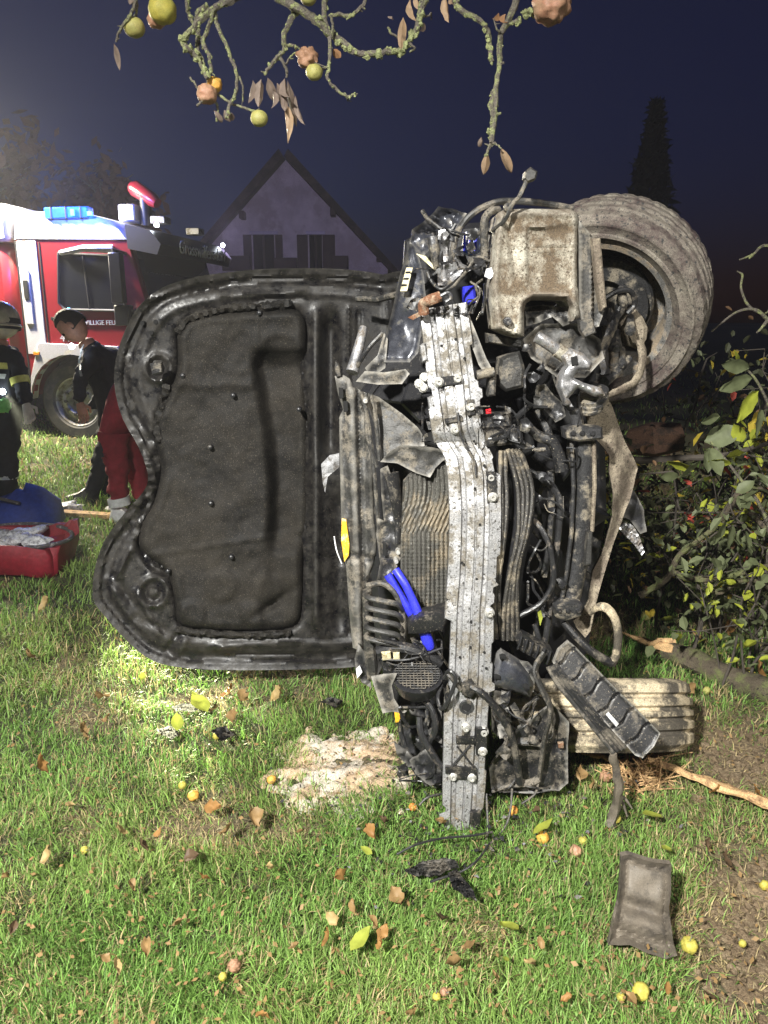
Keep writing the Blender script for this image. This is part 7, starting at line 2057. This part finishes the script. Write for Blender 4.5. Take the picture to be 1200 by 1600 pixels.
shrub('dense_shrub', 'dark tangled shrub behind the wreck with scattered yellow leaves', stems(1.25, 2.9, 3.3, 4.6, 0.6, 1.15, 26), 5200, ['dark', 'dark', 'dark', 'grey', 'dark', 'yellow', 'brown', 'dark'], 0.10, 1, 0.04)
shrub('leafy_shrub', 'shrub with oval grey-green leaves at the right edge', stems(1.28, 1.75, 2.75, 3.1, 0.5, 1.0, 11, 0.009, 0.15), 700, ['grey', 'grey', 'grey', 'lime'], 0.05, 2, 0.05)
shrub('red_shrub', 'low shrub with glowing red autumn leaves at the right edge', [(V((1.4, 3.2, 0)), P(1122, 592, 3.12), 0.006), (V((1.5, 3.2, 0)), P(1150, 612, 3.1), 0.006), (V((1.6, 3.2, 0)), P(1190, 640, 3.08), 0.006)], 30, ['red'], 0.015, 3, 0.05)
shrub('yellow_shrub', 'small bright yellow-leaved shrub top at the right edge above the red one', [(V((1.62, 3.1, 0)), V((1.50, 3.05, 1.33)), 0.008), (V((1.7, 3.1, 0)), V((1.56, 3.05, 1.38)), 0.008)], 90, ['lime', 'yellow'], 0.03, 4, 0.06)
bt = thing('bare_shrub', (1.75, 3.05, 0), 'bare thin twigs against the night sky at the right edge', 'shrub')
for pts in ([(1260, 700), (1230, 560), (1200, 500), (1170, 478), (1158, 450), (1160, 430), (1152, 424)], [(1200, 500), (1180, 484), (1150, 488), (1112, 518)], [(1260, 420), (1200, 384), (1176, 398), (1155, 406)], [(1200, 500), (1188, 515), (1182, 520)], [(1176, 398), (1170, 404)], [(1240, 520), (1215, 480), (1196, 490)]):
    MB().tube(spl([P(x, y, 3.0) for x, y in pts]), [0.007, 0.003], 6, wob=0.3).build('twig', M['bark'], bt)
fb = thing('fallen_branch', G(1060, 960), 'bent bare branch arching over the dark grass right of the wreck', 'branch')
for pts in ([(1000, 930, 2.95), (1040, 905, 2.9), (1060, 870, 2.9), (1090, 845, 2.9), (1130, 815, 2.9)], [(1050, 895, 2.9), (1090, 905, 2.85), (1140, 900, 2.8), (1210, 880, 2.8)], [(1100, 905, 2.85), (1120, 925, 2.82), (1170, 905, 2.8), (1220, 930, 2.8)], [(1120, 820, 2.9), (1170, 760, 2.8), (1230, 790, 2.8)], [(1170, 800, 2.85), (1200, 830, 2.8)], [(990, 720, 3.0), (1060, 716, 3.0), (1130, 712, 2.95), (1210, 690, 2.95)]):
    MB().tube(spl(PP(pts)), [0.015, 0.008], 8, wob=0.35).build('limb', M['shrub_stem'] if pts[0][1] < 800 else M['log'], fb)
tk = MB().tube([P(985, 690, 3.15), P(1020, 686, 3.1), P(1062, 682, 3.1)], [0.05, 0.07, 0.055], 12, wob=0.4)
tk.build('tree_stump', mat('red_brown_bark', (0.16, 0.09, 0.06), 0.85, 0, (0.07, 0.05, 0.04), 0.4, 20, bump=0.6, bsc=40), None, **tg('reddish brown torn trunk piece lying in the shrubs', 'trunk'))
BIG = [(1085, 735, 50, 2.6, .5), (1100, 690, 60, 0.3, .6), (1095, 720, 44, 3.6, .5), (1108, 700, 40, 4.6, .6), (1150, 770, 34, 0.5, .6), (1142, 725, 40, 2.8, .5), (1145, 820, 40, 4.4, .7), (1165, 830, 42, 4.8, .7), (1135, 815, 44, 4.0, .7), (1175, 590, 60, 3.4, .45), (1185, 610, 60, 4.0, .5), (1170, 575, 50, 2.9, .5), (1190, 640, 46, 4.4, .5), (1110, 700, 46, 5.0, .6), (1060, 745, 34, 3.0, .6), (1160, 690, 36, 2.0, .6), (1125, 650, 34, 3.3, .6), (1180, 740, 36, 5.5, .6)]
ls = thing('laurel_sprig', (1.5, 2.85, 0), 'sprig of big oval grey-green leaves before the dark shrub', 'shrub')
MB().tube(spl(PP([(1230, 1000, 2.8), (1200, 820, 2.75), (1150, 740, 2.7), (1110, 690, 2.68)])), [0.010, 0.003], 6).build('stem', M['bark'], ls)
MB().tube(spl(PP([(1230, 760, 2.8), (1210, 660, 2.75), (1185, 600, 2.7), (1160, 570, 2.68)])), [0.008, 0.003], 6).build('stem', M['bark'], ls)
for i, (x, y, L_, a, wr) in enumerate(BIG):
    c = P(x, y, 2.66 + 0.05 * sin(i * 2.3))
    rot = Matrix.Rotation(-a, 3, 'Y') @ Matrix.Rotation(random.uniform(0.5, 1.3), 3, 'X')
    place_leaf(c, L_ * 2.66 / 1200, L_ * wr * 2.66 / 1200, 0.5, 0.3, rot, 500 + i).build('leaf', COLS['grey'] if i % 5 else COLS['lime'], ls, ang=80)


# ------------------------------------------------------------------ mist hanging in the floodlight
hz = MB()
hx0, hx1, hy0, hy1, hz0, hz1 = -45.0, 45.0, -12.0, 60.0, -1.5, 16.0
hz.add([(hx0, hy0, hz0), (hx1, hy0, hz0), (hx1, hy1, hz0), (hx0, hy1, hz0), (hx0, hy0, hz1), (hx1, hy0, hz1), (hx1, hy1, hz1), (hx0, hy1, hz1)],
       [(0, 3, 2, 1), (4, 5, 6, 7), (0, 1, 5, 4), (1, 2, 6, 5), (2, 3, 7, 6), (3, 0, 4, 7)])
hm = bpy.data.materials.new('thin_mist')
hm.use_nodes = True
hn = hm.node_tree
hn.nodes.remove(hn.nodes['Principled BSDF'])
pv = hn.nodes.new('ShaderNodeVolumePrincipled')
pv.inputs['Color'].default_value = (0.9, 0.92, 1.0, 1)
pv.inputs['Density'].default_value = 0.0025
pv.inputs['Anisotropy'].default_value = 0.3
hn.links.new(pv.outputs[0], hn.nodes['Material Output'].inputs['Volume'])
hz.build('haze', hm, None, smooth=False, kind='stuff', label='thin mist glowing in the floodlight over the lawn', category='mist')
S.cycles.volume_bounces = 0
